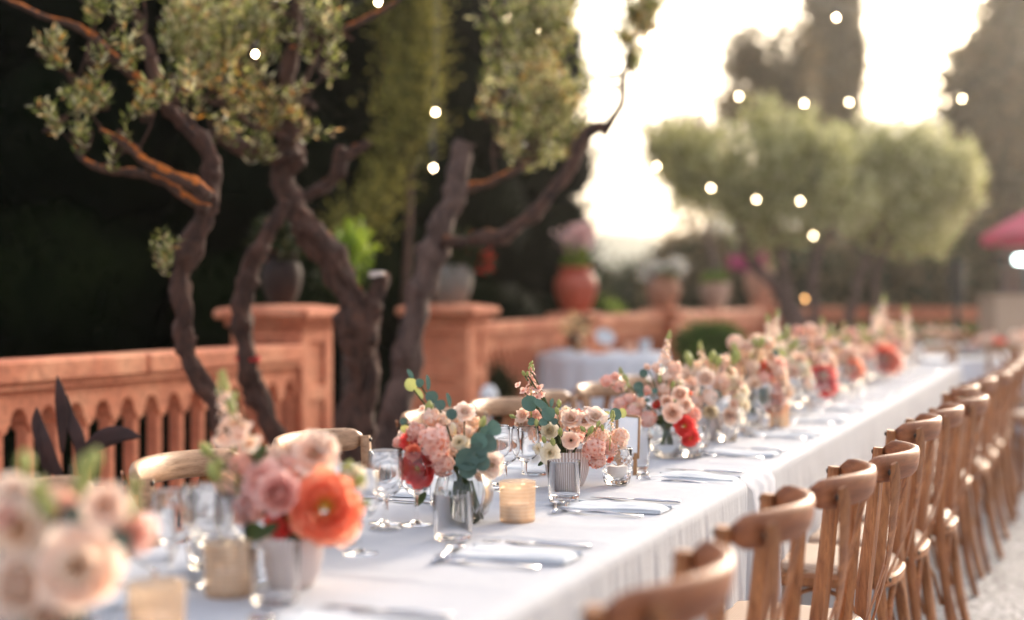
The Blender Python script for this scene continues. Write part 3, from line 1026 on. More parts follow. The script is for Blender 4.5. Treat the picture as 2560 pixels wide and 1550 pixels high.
def twigs(parent, blobs, n, seed, ln=.16, leaf=.04, per=9, mat=None, wood=None, up=1.0, name='crown', lw=.24):
    """sprigs: thin shoots with pairs of narrow leaves"""
    rng = np.random.default_rng(seed)
    vol = np.array([b[3] * b[5] for b in blobs]); w = vol / vol.sum()
    idx = rng.choice(len(blobs), n, p=w)
    B = np.array(blobs)[idx]
    v = rng.normal(size=(n, 3)); v /= np.linalg.norm(v, axis=1, keepdims=True)
    r = rng.uniform(0, 1, (n, 1)) ** (1 / 2.2)
    C = B[:, :3] + v * r * B[:, 3:6] - np.array(parent.location)
    D = v * .45 + rng.normal(size=(n, 3)) * .5 + np.array([0, 0, up])
    D /= np.linalg.norm(D, axis=1, keepdims=True)
    ks = np.linspace(0, 1, per)
    P = (C[:, None, :] + D[:, None, :] * (ks[None, :, None] - .5) * ln).reshape(-1, 3)
    DD = np.repeat(D, per, axis=0)
    s = rng.normal(size=P.shape); s -= DD * (s * DD).sum(1, keepdims=True); s /= np.linalg.norm(s, axis=1, keepdims=True)
    LD = DD * .8 + s
    Q1 = leaves_at(P, LD, leaf, leaf * lw, rng)
    Q2 = leaves_at(P, DD * .8 - s, leaf, leaf * lw, rng)
    o = link(name, fast_quads(name, np.concatenate([Q1, Q2]), mat or M['olive_leaf']), parent)
    o['kind'] = 'stuff'
    # shoots
    w2 = .0022
    a = C - D * ln * .5; b = C + D * ln * .5
    s2 = np.cross(D, rng.normal(size=D.shape)); s2 /= np.linalg.norm(s2, axis=1, keepdims=True); s2 *= w2
    t2 = np.cross(D, s2)
    QQ = np.concatenate([np.stack([a - s2, a + s2, b + s2 * .5, b - s2 * .5], 1), np.stack([a - t2, a + t2, b + t2 * .5, b - t2 * .5], 1)])
    t = link('shoots', fast_quads('shoots', QQ, wood or M['bark']), parent)
    t['kind'] = 'stuff'
    return o


def carriers(parent, blobs, mat, seed, n=3, r0=.008):
    """thin forking twigs from the nearest bough into every spray of leaves"""
    rg = random.Random(seed)
    L_ = [Vector(q[:3]) for q in LIMBPTS[parent.name]]
    for bi, b in enumerate(blobs):
        c = Vector(b[:3]) - parent.location
        for k in range(n):
            e = c + Vector((rg.uniform(-.8, .8) * b[3], rg.uniform(-.8, .8) * b[4], rg.uniform(-.2, .95) * b[5]))
            s = min(L_, key=lambda q: (q - e).length + .6 * max(0, q.z - e.z + .05))
            d = e - s
            if d.length > .9 or d.length < .03: continue
            m1 = s + d * .35 + Vector((rg.uniform(-.05, .05), rg.uniform(-.05, .05), -.02))
            m2 = s + d * .7 + Vector((rg.uniform(-.05, .05), rg.uniform(-.05, .05), .02))
            S = smooth_pts([tuple(s), tuple(m1), tuple(m2), tuple(e)], 4)
            mb = MB(); mb.tube([q for q in S], [r0 * (1 - .7 * i / (len(S) - 1)) for i in range(len(S))], 5)
            link('twig', mb.mesh('twig', mat), parent)

# --- first olive (outer trunk)
g = av(520, 1080, 5.0)
o1 = empty('olive_tree', (g.x, g.y, 0), 0, 'olive tree with a crooked dark trunk and orange lichen boughs nearest the balustrade end', 'olive tree', 'old olive trees between the table and the balustrade')
limb(o1, [(560, 1250, 40), (548, 1100, 38), (525, 970, 36), (470, 900, 34), (448, 840, 33), (440, 760, 34), (452, 660, 33), (468, 570, 36), (492, 490, 40), (506, 440, 30), (498, 370, 30), (470, 320, 27), (430, 285, 24), (392, 240, 22), (365, 170, 20), (345, 100, 16), (325, 30, 14), (310, -60, 12)], 5.0, M['bark'], 1.3, 24, .75, name='trunk')
limb(o1, [(500, 500, 20), (455, 480, 13), (400, 440, 16), (340, 418, 15), (280, 412, 15), (230, 400, 14), (195, 378, 11), (180, 350, 5)], 4.95, M['bark_orange'], 2.1, 10, .5)
limb(o1, [(505, 475, 22), (460, 440, 22), (400, 408, 20), (350, 385, 19), (300, 350, 16), (262, 325, 11), (240, 312, 6)], 4.9, M['bark_orange'], 3.1, 10, .5)
limb(o1, [(372, 215, 18), (330, 185, 17), (285, 145, 18), (235, 95, 16), (175, 60, 13), (100, 40, 10), (30, 5, 9), (-60, -30, 8)], 5.0, M['bark_orange'], 4.1, 10, .5)
limb(o1, [(470, 330, 12), (440, 290, 8), (415, 255, 6), (430, 215, 4)], 4.9, M['bark'], 4.7, 6, .3)
for i, pts in enumerate([
        [(200, 380, 5), (190, 320, 8), (185, 250, 7), (170, 200, 4), (150, 140, 3)],
        [(205, 200, 9), (165, 180, 7), (140, 165, 4)],
        [(372, 265, 5), (358, 310, 5), (335, 360, 4)],
        [(188, 190, 5), (215, 110, 4), (232, 40, 3), (228, -20, 3)],
        [(395, 250, 5), (370, 190, 7), (350, 110, 6), (352, 40, 5), (340, -30, 5)],
        [(262, 325, 4), (225, 280, 4), (215, 230, 3), (240, 150, 3)],
        [(460, 300, 6), (428, 240, 5), (430, 180, 3)], [(485, 330, 5), (450, 262, 4), (447, 238, 3)],
        [(180, 350, 4), (150, 320, 3), (112, 290, 2)], [(170, 200, 3), (140, 150, 3), (118, 105, 2)],
        [(270, 395, 3), (278, 370, 3), (270, 350, 2)], [(250, 95, 6), (285, 50, 5), (312, 28, 3)], [(290, 60, 3), (255, 10, 3), (290, -30, 3)]]):
    limb(o1, pts, 4.93, M['bark'], 5 + i, 6, .3, name='twig', k=4)
bl = [vblob(150, 135, 4.9, 30, 32), vblob(115, 115, 4.9, 12, 18), vblob(235, 140, 4.9, 20, 30), vblob(200, 240, 4.9, 26, 50), vblob(190, 330, 4.9, 15, 38),
      vblob(130, 290, 4.9, 26, 30), vblob(240, 235, 4.9, 25, 30), vblob(320, 120, 4.9, 30, 40), vblob(275, 370, 4.9, 8, 22), vblob(315, 325, 4.9, 12, 18),
      vblob(345, 250, 4.9, 25, 22), vblob(230, 20, 4.9, 30, 30), vblob(300, 10, 4.9, 30, 25), vblob(400, 215, 4.9, 30, 25), vblob(445, 200, 4.9, 24, 26)]
carriers(o1, bl, M['bark'], 1, 2, .006)
twigs(o1, [(*b_[:3], b_[3] * .9, b_[4] * .9, b_[5] * .9) for b_ in bl], 62, 3, ln=.12, leaf=.040)
twigs(o1, [vblob(395, 610, 4.9, 26, 26)], 9, 4, ln=.10, leaf=.03, name='side_shoot')

# --- second olive (double trunk with the sawn stump)
g = av(860, 1090, 5.7)
o2 = empty('olive_tree', (g.x, g.y, 0), 0, 'olive tree with a sawn pale stump and a forked trunk behind the chairs', 'olive tree', 'old olive trees between the table and the balustrade')
limb(o2, [(858, 1260, 55), (860, 1060, 52), (868, 930, 50), (880, 830, 52), (868, 760, 52), (835, 690, 40), (795, 620, 42), (750, 560, 44), (715, 510, 38), (690, 450, 30), (690, 390, 40), (688, 340, 30), (690, 260, 24), (700, 170, 22), (708, 80, 19), (722, -20, 17), (730, -90, 14)], 5.7, M['bark'], 21.3, 26, .75, name='trunk', thin=.82)
limb(o2, [(880, 810, 40), (895, 750, 36), (905, 690, 30), (907, 655, 27)], 5.65, M['bark'], 22, 12, .7, name='stump')
mb = MB(); c = av(907, 655, 5.65); c -= o2.location; rr = 20 * VS * 5.65 / F
mb.lathe([(0.0005, .003), (rr * .5, .004), (rr, .002), (rr, -.02)], 20, c=(c.x, c.y, c.z))
link('cut_face', mb.mesh('cut_face', M['cut_wood']), o2)
limb(o2, [(690, 1200, 34), (668, 1080, 34), (640, 990, 34), (605, 920, 34), (592, 850, 30), (582, 770, 34), (592, 700, 34), (608, 640, 33), (640, 580, 32), (668, 530, 26), (690, 480, 22)], 5.6, M['bark'], 23.3, 22, .75, name='second_trunk')
limb(o2, [(700, 380, 26), (650, 380, 28), (600, 370, 30), (560, 345, 25), (520, 325, 17), (500, 318, 8)], 5.65, M['bark'], 24, 10, .6)
limb(o2, [(715, 480, 18), (755, 462, 20), (800, 430, 24), (822, 385, 24), (850, 362, 17), (880, 345, 14), (888, 338, 10)], 5.75, M['bark'], 25, 10, .8)
limb(o2, [(815, 400, 18), (825, 375, 20), (826, 355, 14)], 5.75, M['bark'], 25.5, 8, .8, name='knot')
limb(o2, [(700, 120, 12), (730, 108, 10), (790, 88, 12), (850, 62, 12), (900, 35, 11), (950, 5, 8), (990, -30, 8)], 5.65, M['bark_orange'], 26, 10, .4)
limb(o2, [(690, 330, 14), (640, 310, 13), (600, 300, 10), (560, 255, 9), (530, 200, 8), (525, 150, 9), (535, 120, 6)], 5.6, M['bark'], 27, 8, .4)
limb(o2, [(710, 230, 10), (740, 180, 9), (765, 120, 10), (785, 40, 9), (790, -40, 8)], 5.7, M['bark'], 28, 8, .4)
for i, pts in enumerate([[(740, 240, 5), (752, 210, 6), (790, 180, 4)], [(700, 440, 3), (672, 452, 3), (645, 445, 2)], [(620, 180, 4), (622, 150, 3)], [(530, 140, 4), (470, 60, 4), (440, -10, 3)],
                         [(600, 300, 3), (610, 240, 3), (640, 200, 3)]]):
    limb(o2, pts, 5.6, M['bark'], 35 + i, 6, .3, name='twig', k=4)
bl = [vblob(430, 60, 5.5, 70, 75), vblob(500, 40, 5.6, 90, 70), vblob(545, 95, 5.6, 75, 80), vblob(600, 30, 5.6, 80, 60), vblob(640, 60, 5.6, 60, 60), vblob(480, 150, 5.5, 70, 60),
      vblob(780, 40, 5.6, 55, 50), vblob(815, 110, 5.6, 36, 45), vblob(745, 75, 5.6, 32, 50), vblob(620, 200, 5.6, 40, 45), vblob(560, 240, 5.6, 45, 50), vblob(640, 270, 5.6, 42, 36),
      vblob(550, 300, 5.6, 30, 28), vblob(730, 280, 5.6, 22, 34), vblob(740, 322, 5.6, 24, 18), vblob(640, 340, 5.6, 40, 26), vblob(790, 150, 5.6, 25, 22), vblob(480, 230, 5.5, 40, 26), vblob(700, 240, 5.6, 20, 26)]
carriers(o2, bl, M['bark'], 2, 4, .008)
twigs(o2, [(*b_[:3], b_[3] * .88, b_[4] * .88, b_[5] * .88) for b_ in bl], 172, 7, ln=.18, leaf=.042, lw=.21, up=1.3)

# --- third olive (leaning right)
g = av(905, 1100, 6.3)
o3 = empty('olive_tree', (g.x, g.y, 0), 0, 'leaning olive tree whose long bough reaches right against the white sky', 'olive tree', 'old olive trees between the table and the balustrade')
limb(o3, [(880, 1200, 40), (905, 1080, 40), (945, 990, 38), (975, 910, 36), (990, 830, 36), (1005, 740, 36), (1025, 660, 34), (1045, 600, 35), (1065, 540, 33), (1085, 480, 29), (1098, 420, 28), (1105, 370, 24), (1118, 345, 22)], 6.3, M['bark_grey'], 41, 24, .6, name='trunk', thin=.88)
limb(o3, [(1108, 360, 16), (1130, 350, 10), (1142, 352, 5)], 6.3, M['bark_grey'], 42, 8, .6, name='knot')
limb(o3, [(1060, 575, 22), (1110, 580, 17), (1160, 570, 22), (1210, 570, 25), (1250, 545, 23), (1300, 505, 20), (1350, 440, 20), (1385, 370, 20), (1410, 325, 20), (1440, 310, 18), (1458, 308, 10)], 6.25, M['bark'], 43, 12, .5, thin=.8)
limb(o3, [(1445, 318, 12), (1475, 285, 8), (1500, 245, 7), (1500, 190, 6), (1512, 140, 5), (1525, 95, 4), (1545, 50, 3)], 6.25, M['bark'], 44, 6, .2, k=4, thin=1.25)
limb(o3, [(1095, 470, 20), (1130, 455, 20), (1175, 440, 13), (1230, 410, 13), (1280, 385, 9)], 6.35, M['bark_orange'], 45, 10, .5)
limb(o3, [(1195, 430, 4), (1185, 370, 6), (1195, 300, 5), (1200, 220, 4), (1190, 130, 4), (1195, 40, 3)], 6.35, M['bark'], 46, 6, .3, k=4)
limb(o3, [(1290, 380, 8), (1300, 250, 8), (1310, 120, 7), (1300, 0, 6), (1300, -60, 5)], 6.4, M['bark'], 47, 6, .3)
bl = [vblob(1175, 60, 6.35, 22, 50), vblob(1195, 150, 6.35, 30, 50), vblob(1180, 240, 6.35, 32, 26), vblob(1215, 300, 6.35, 32, 30), vblob(1240, 345, 6.35, 30, 30),
      vblob(1235, 100, 6.35, 35, 70), vblob(1290, 40, 6.35, 60, 60), vblob(1300, 130, 6.35, 65, 80), vblob(1300, 240, 6.35, 70, 70), vblob(1320, 320, 6.35, 60, 50), vblob(1350, 60, 6.35, 40, 60),
      vblob(1360, 250, 6.35, 40, 60), vblob(1290, 360, 6.35, 45, 35), vblob(1375, 330, 6.35, 35, 40), vblob(1250, 10, 6.35, 50, 30), vblob(1410, 190, 6.35, 14, 40)]
carriers(o3, bl, M['bark'], 3, 4, .007)
twigs(o3, [(*b_[:3], b_[3] * .9, b_[4] * .9, b_[5] * .9) for b_ in bl], 250, 9, ln=.17, leaf=.040, lw=.21, up=1.2)
twigs(o3, [vblob(1535, 30, 6.25, 42, 42), vblob(1500, 85, 6.25, 20, 22), vblob(1570, 10, 6.25, 35, 32), vblob(1560, 60, 6.25, 20, 24), vblob(1525, 150, 6.25, 10, 40), vblob(1520, 110, 6.25, 22, 20)], 105, 10, ln=.10, leaf=.034, name='end_sprig')
# red thread band on the second trunk's lower part
# ================================================================== FAR TREES ON THE RIGHT
def spray_crown(parent, blobs, n, seed, ln, leaf, mat, per=8, up=1.3, lw=.30):
    B = [(b[0] + parent.location.x, b[1] + parent.location.y, b[2] + parent.location.z, *b[3:]) for b in blobs]
    return twigs(parent, B, n, seed, ln=ln, leaf=leaf, per=per, mat=mat, wood=M['bark_grey'], up=up, lw=lw)


def far_tree(name, g, Y, trunks, blobs, n, per, cr, ln, wd, mat, label, cat, seed, group=None, up=.3, cor=None, z0=0, bmat=None, shell=2.2, cmat=None, sprays=0):
    p = av(g, 720, Y)
    r = empty(name, (p.x, p.y, z0), 0, label, cat, group)
    B = [vblob(*b) if len(b) == 6 else vblob(b[0], b[1], Y, b[2], b[3]) for b in blobs]
    B = [(b[0] - p.x, b[1] - p.y, b[2] - z0, *b[3:]) for b in B]
    if sprays:
        spray_crown(r, B, n, seed, sprays, ln, mat)
    else:
        tree_crown(r, B, n, per, cr, ln, wd, mat, seed, up=up, cor=cor, shell=shell, cmat=cmat)
    for i, t in enumerate(trunks):
        limb(r, t, Y, bmat or M['bark_grey'], seed + i * 3.3, 9, .5, name='trunk' if i == 0 else 'branch')
    return r

far_tree('olive_tree', 1920, 14.0, [
    [(1925, 1060, 50), (1925, 850, 46), (1905, 760, 34), (1870, 690, 24), (1820, 640, 20), (1790, 580, 20), (1765, 510, 16), (1720, 460, 10)],
    [(1945, 860, 30), (1960, 760, 17), (1955, 690, 15), (1965, 620, 16), (1990, 560, 16), (2030, 480, 10)],
    [(1915, 800, 22), (1895, 700, 15), (1880, 610, 14), (1850, 520, 12), (1840, 430, 9)],
    [(1780, 560, 12), (1800, 480, 9), (1830, 400, 7), (1835, 340, 5)],
    [(1700, 470, 6), (1660, 410, 5), (1620, 350, 4)]],
    [(1760, 400, 120, 60), (1860, 370, 120, 50), (1900, 440, 140, 70), (1730, 460, 90, 50), (1830, 500, 110, 50), (1990, 480, 120, 60), (1960, 385, 110, 50), (1650, 385, 70, 45), (1880, 560, 110, 35), (1610, 340, 45, 28), (1810, 320, 40, 35), (1640, 440, 40, 35), (1850, 305, 40, 32), (1935, 325, 35, 28), (1700, 335, 35, 30), (1570, 360, 22, 18)],
    590, 7, .10, .105, .032, M['olive_leaf_far'], 'spreading olive tree with twisted trunks behind the flowers at the table end', 'olive tree', 71, 'large olive trees at the back of the terrace', sprays=.40)
far_tree('olive_tree', 2110, 15.2, [
    [(2090, 1050, 40), (2040, 800, 18), (2055, 720, 15), (2075, 650, 14), (2110, 570, 14), (2140, 480, 12)],
    [(2095, 830, 20), (2105, 740, 15), (2110, 650, 13), (2150, 560, 12), (2240, 480, 8)]],
    [(2080, 400, 120, 60), (2190, 395, 130, 60), (2260, 450, 100, 60), (2140, 370, 100, 40), (2090, 490, 140, 60), (2230, 510, 90, 50), (2030, 390, 70, 45), (2190, 570, 120, 45), (2300, 410, 50, 45), (1990, 440, 90, 60), (2100, 335, 45, 28), (2210, 345, 50, 26), (2330, 470, 40, 30)],
    620, 7, .10, .11, .034, M['olive_leaf_far'], 'round silvery olive tree left of the magenta parasol', 'olive tree', 75, 'large olive trees at the back of the terrace', sprays=.40)
far_tree('airy_tree', 1640, 19.0, [[(1720, 800, 16), (1715, 640, 12), (1690, 500, 9), (1640, 400, 6), (1600, 340, 4)]],
    [(1600, 350, 55, 55), (1650, 330, 60, 60), (1700, 420, 60, 70), (1740, 330, 60, 50), (1660, 500, 40, 60), (1620, 420, 40, 40), (1770, 260, 50, 40)],
    520, 6, .08, .10, .045, M['brown_leaf'], 'thin airy tree whose leaves break the white sky beside the hill', 'tree', 77, z0=-3, up=.2)
far_tree('airy_tree', 1830, 26.0, [[(1850, 900, 18), (1850, 500, 14), (1830, 300, 10), (1820, 120, 5)]],
    [(1790, 150, 55, 50), (1840, 200, 75, 70), (1900, 120, 50, 60), (1870, 290, 80, 50), (1760, 260, 40, 40), (1800, 90, 30, 40), (1900, 230, 60, 60)],
    1000, 6, .12, .14, .07, M['brown_leaf'], 'brownish broken tree just left of the tall cypress', 'tree', 79, z0=-3, up=.2)
far_tree('tall_cypress', 2005, 30.0, [[(2005, 900, 30), (2005, 300, 24), (2003, -200, 10)]],
    [(2005, -220, 40, 90), (2005, -100, 58, 90), (2005, 10, 64, 90), (2005, 110, 66, 90), (2002, 210, 66, 90), (2005, 320, 62, 90), (2040, 160, 36, 60), (1965, 180, 30, 60)],
    2600, 6, .13, .22, .07, M['brown_leaf'], 'tall narrow cypress standing against the bright sky', 'cypress tree', 81, z0=-3, up=1.4)
far_tree('large_tree', 2440, 24.0, [[(2440, 900, 40), (2430, 500, 34), (2400, 200, 24), (2420, 0, 14)]],
    [(2420, 60, 70, 80), (2370, 160, 75, 70), (2330, 250, 60, 60), (2460, 200, 110, 110), (2400, 320, 110, 90), (2450, 430, 110, 100), (2500, 20, 90, 90), (2330, 330, 50, 50), (2360, 420, 60, 80), (2540, 330, 110, 120), (2310, 170, 30, 30)],
    3400, 6, .16, .18, .08, M['brown_leaf'], 'large brown green tree filling the right upper corner', 'tree', 83, z0=-3, up=.2, shell=1.5)
# dark wood behind the balustrade
wood_spec = [(1180, 21, 110, 90, 640), (1480, 34, 80, 45, 700), (1585, 30, 75, 60, 690), (1660, 26, 80, 80, 640), (1740, 27, 90, 80, 640), (1840, 28, 100, 90, 640), (1950, 26, 110, 100, 640), (2070, 27, 110, 110, 640),
             (2180, 26, 110, 110, 640), (2290, 25, 110, 120, 640), (2400, 26, 110, 130, 620), (2520, 25, 110, 130, 620)]
wl = ['dark bush behind the grey pot', 'dim shrubby tree below the pale hill', 'dark round tree right of the pale hill', 'dark tree behind the clay jar with white flowers', 'dark tree behind the pale clay jar', 'dark tree behind the leftmost far olive trunk',
      'dark tree behind the lamp lit olive trunk', 'dark tree behind the forked far olive', 'dark tree behind the round silvery olive', 'dark tree behind the black post', 'dark tree below the magenta parasol', 'dark tree behind the beige panel']
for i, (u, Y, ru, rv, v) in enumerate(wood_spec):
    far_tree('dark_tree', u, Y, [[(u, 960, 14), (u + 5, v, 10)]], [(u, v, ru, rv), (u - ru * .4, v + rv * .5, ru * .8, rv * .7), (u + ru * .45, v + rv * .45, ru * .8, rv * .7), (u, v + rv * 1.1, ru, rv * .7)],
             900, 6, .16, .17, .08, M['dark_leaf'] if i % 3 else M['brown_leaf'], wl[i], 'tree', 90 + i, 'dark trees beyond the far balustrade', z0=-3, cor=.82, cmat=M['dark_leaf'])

def bush(u, v, Y, ru, rv, mat, label, seed, n=900, ln=.05, z0=0.0, cat='shrub', name='shrub', group=None):
    p = av(u, v, Y)
    r = empty(name, (p.x, p.y, z0), 0, label, cat, group)
    k = Y / F * VS
    b = [(0, 0, p.z - z0, ru * k, ru * k, rv * k), (-ru * k * .35, .1, p.z - z0 + rv * k * .3, ru * k * .6, ru * k * .6, rv * k * .7), (ru * k * .3, -.05, p.z - z0 + rv * k * .2, ru * k * .6, ru * k * .6, rv * k * .7)]
    tree_crown(r, b, n, 6, .04, ln, ln * .4, mat, seed, up=.5, cor=.75, name='foliage')
    mb = MB(); mb.tube([(0, 0, 0), (0, 0, max(.05, p.z - z0))], [.02, .012], 6)
    link('stem', mb.mesh('shrub_stem', M['bark_grey']), r)
    return r
bush(1710, 845, 14.5, 80, 58, M['bush_leaf'], 'round bright green shrub at the foot of the balustrade', 120, 1500, .06)
for i, (u, w) in enumerate([(2060, 55), (2170, 65), (2290, 70), (2370, 40)]):
    bush(u, 835, 18.6, w, 42, M['bush_leaf'], ['low green shrub beside the far olive trunks', 'low green shrub behind the topmost table flowers', 'low green shrub at the foot of the black post', 'low green shrub against the beige panel'][i], 130 + i, 700, .07, group='low shrubs along the far balustrade')
bush(850, 605, 7.9, 27, 46, M['lime_leaf'], 'lime green leaves glowing behind the forked olive trunk', 140, 75, .06, z0=-.6)
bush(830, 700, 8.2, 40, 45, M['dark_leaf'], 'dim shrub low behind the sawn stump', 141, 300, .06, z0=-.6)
bush(1180, 960, 9.6, 60, 60, M['dark_leaf'], 'dark low plant between the pillar and the round table', 142, 600, .05)
bush(1445, 770, 26, 60, 50, M['lime_leaf'], 'yellowish shrub beyond the balustrade by the red jar', 143, 400, .09, z0=-3)

# ================================================================== JARS ON THE BALUSTRADE
def jar(name, loc, w, h, mat, label, prof='jar', cat='jar', group='planted jars on the balustrade'):
    r = empty(name, loc, 0, label, cat, group)
    if prof == 'jar':
        P = [(.0, 0), (.24, 0), (.27, .02), (.33, .10), (.43, .28), (.49, .48), (.50, .62), (.46, .76), (.37, .86), (.33, .90), (.38, .93), (.40, .97), (.37, 1.0), (.32, .99), (.31, .90), (.0, .88)]
    else:
        P = [(.0, 0), (.26, 0), (.29, .02), (.38, .18), (.47, .45), (.50, .70), (.49, .88), (.47, .95), (.50, .965), (.50, 1.0), (.45, 1.0), (.44, .88), (.0, .86)]
    mb = MB(); mb.lathe([(max(a * w, .0005), z * h) for a, z in P], 32)
    link('pot', mb.mesh('jar_pot', mat, 'auto'), r)
    return r


def jar_plant(parent_loc, h0, blobs, label, seed, group='plants growing in the jars', name='potted_plant', cat='plant'):
    """blobs: (dx, dz, rx, rz, mat, n, leaf)"""
    r = empty(name, parent_loc + Vector((0, 0, h0)), 0, label, cat, group)
    rng = np.random.default_rng(seed)
    for i, (dx, dz, rx, rz, mat, n, lf) in enumerate(blobs):
        P, O = clumpy([(dx, 0, dz, rx, rx, rz)], n, 5, lf * .5, rng)
        Q = leaves_at(P, O + rng.normal(size=P.shape) * .6 + np.array([0, 0, .4]), lf, lf * .55, rng)
        o = link('foliage' if mat in ('dark_leaf', 'lime_leaf', 'bush_leaf') else 'blossom', fast_quads('plant_growth', Q, M[mat]), r)
        o['kind'] = 'stuff'
    mb = MB()
    for k in range(5):
        a = k * 1.3
        mb.tube([(0.01 * math.cos(a), .01 * math.sin(a), -.04), (blobs[k % len(blobs)][0] * .8 + .02 * math.cos(a), .02 * math.sin(a), blobs[k % len(blobs)][1])], [.005, .003], 5)
    link('stem', mb.mesh('plant_stems', M['stem']), r)
    return r

j1 = Vector((P1.x, P1.y, 1.095)); k = P1.y / F * VS
jar('clay_jar', j1, .37, .40, M['clay_red'], 'glossy red jar holding pale pink flowers on the balustrade')
jar_plant(j1, .39, [(0, .10, .10, .12, 'lime_leaf', 60, .05), (0.0, .24, .15, .07, 'pink_bloom', 120, .045), (.05, .30, .10, .05, 'pink_bloom', 60, .045)], 'pale pink flowers over lime leaves in the glossy red jar', 201)
j2 = Vector((P2.x, P2.y, 1.105))
jar('clay_jar', j2, .38, .38, M['clay'], 'orange clay jar with white flowers on the balustrade')
jar_plant(j2, .36, [(0, .02, .15, .06, 'bush_leaf', 60, .05), (-.12, .06, .11, .10, 'white_bloom', 80, .05), (.13, .09, .10, .09, 'white_bloom', 80, .05)], 'white flowers spilling from the orange clay jar', 202)
j3 = Vector((P3.x, P3.y, 1.077))
jar('clay_jar', j3, .38, .36, M['clay_pale'], 'pale weathered clay jar with a low green plant on the balustrade', 'pot')
jar_plant(j3, .33, [(0, .05, .15, .07, 'lime_leaf', 40, .05), (0.03, .09, .12, .06, 'bush_leaf', 60, .05)], 'low green plant in the pale weathered jar', 203)
j4 = Vector((PB.x - .12, PB.y, 1.162))
jar('clay_jar', j4, .46, .62, M['clay'], 'tall terracotta jar with magenta flowers behind the olive trunks')
jar_plant(j4, .60, [(-.15, .03, .30, .12, 'magenta', 160, .06), (.0, .0, .2, .1, 'bush_leaf', 60, .06)], 'magenta flowers in the tall terracotta jar', 204)
jg = Vector((pc2.x + .02, pc2.y, 1.175))
jar('glazed_pot', jg, .27, .25, M['clay_grey'], 'grey glazed pot on the pillar behind the leaning trunk', 'pot')
jar_plant(jg, .24, [(0.02, .08, .16, .09, 'dark_leaf', 170, .05), (.17, .04, .06, .10, 'dark_leaf', 40, .04), (-.10, .03, .025, .025, 'red_bloom', 14, .03), (.145, .16, .03, .022, 'red_bloom', 16, .03), (.20, .03, .028, .05, 'red_bloom', 30, .035), (.085, .12, .02, .02, 'red_bloom', 8, .03)], 'dark leaves with red flowers hanging from the grey pot', 205)
jd = Vector((T(6.1, -3.66).x, T(6.1, -3.66).y, 1.175))
jar('glazed_pot', jd, .20, .27, M['clay_shaded'], 'clay pot with shade painted into its colour on the pillar between the olive trunks', 'jar')
jar_plant(jd, .26, [(0, .08, .13, .10, 'dark_leaf', 120, .05), (-.04, .0, .012, .012, 'red_bloom', 6, .03)], 'dark foliage in the clay pot painted as shaded', 206)

# ================================================================== LONG TABLE
T0, T1 = 0.55, 10.55
LR, LL = -0.79, -1.56
ZT = 0.75
SEAM = TL(on(1852, 1207, ZT))[0]
print('seam t', SEAM)
tb = empty('banquet_table', T((T0 + T1) / 2, (LR + LL) / 2), -A, 'very long straight banquet table hidden under white cloths', 'table')
mb = MB(); mb.box((0, 0, ZT - .022), (LR - LL - .02, T1 - T0 - .02, .03), bevel=.004)
link('tabletop', mb.mesh('tabletop', M['wood'], 'auto'), tb)
leg_me = None
for k in range(7):
    for sx in (-1, 1):
        if leg_me is None:
            mb = MB(); mb.box((0, 0, (ZT - .037) / 2), (.04, .04, ZT - .037), bevel=.004); leg_me = mb.mesh('table_leg', M['black_metal'], 'auto')
        link('leg', leg_me, tb, loc=(sx * (LR - LL - .56) / 2, -(T1 - T0) / 2 + .12 + k * (T1 - T0 - .24) / 6, 0))


def fold(t, z, side):
    """sideways swing of the hanging cloth"""
    k = (ZT - z) / ZT
    a = 1.1 * mnoise.noise(Vector((t * 5, side * 5, z * .7))) + .8 * mnoise.noise(Vector((t * 13 + z * 1.5, side * 5, z * .9)))
    a += .75 * mnoise.noise(Vector((t * 33 + z * 2, side * 5, z * 1.1))) + .40 * mnoise.noise(Vector((t * 85 + z * 4, side, z * 1.8)))
    return (0.006 + .030 * k) * k ** .55 * a + .024 * k


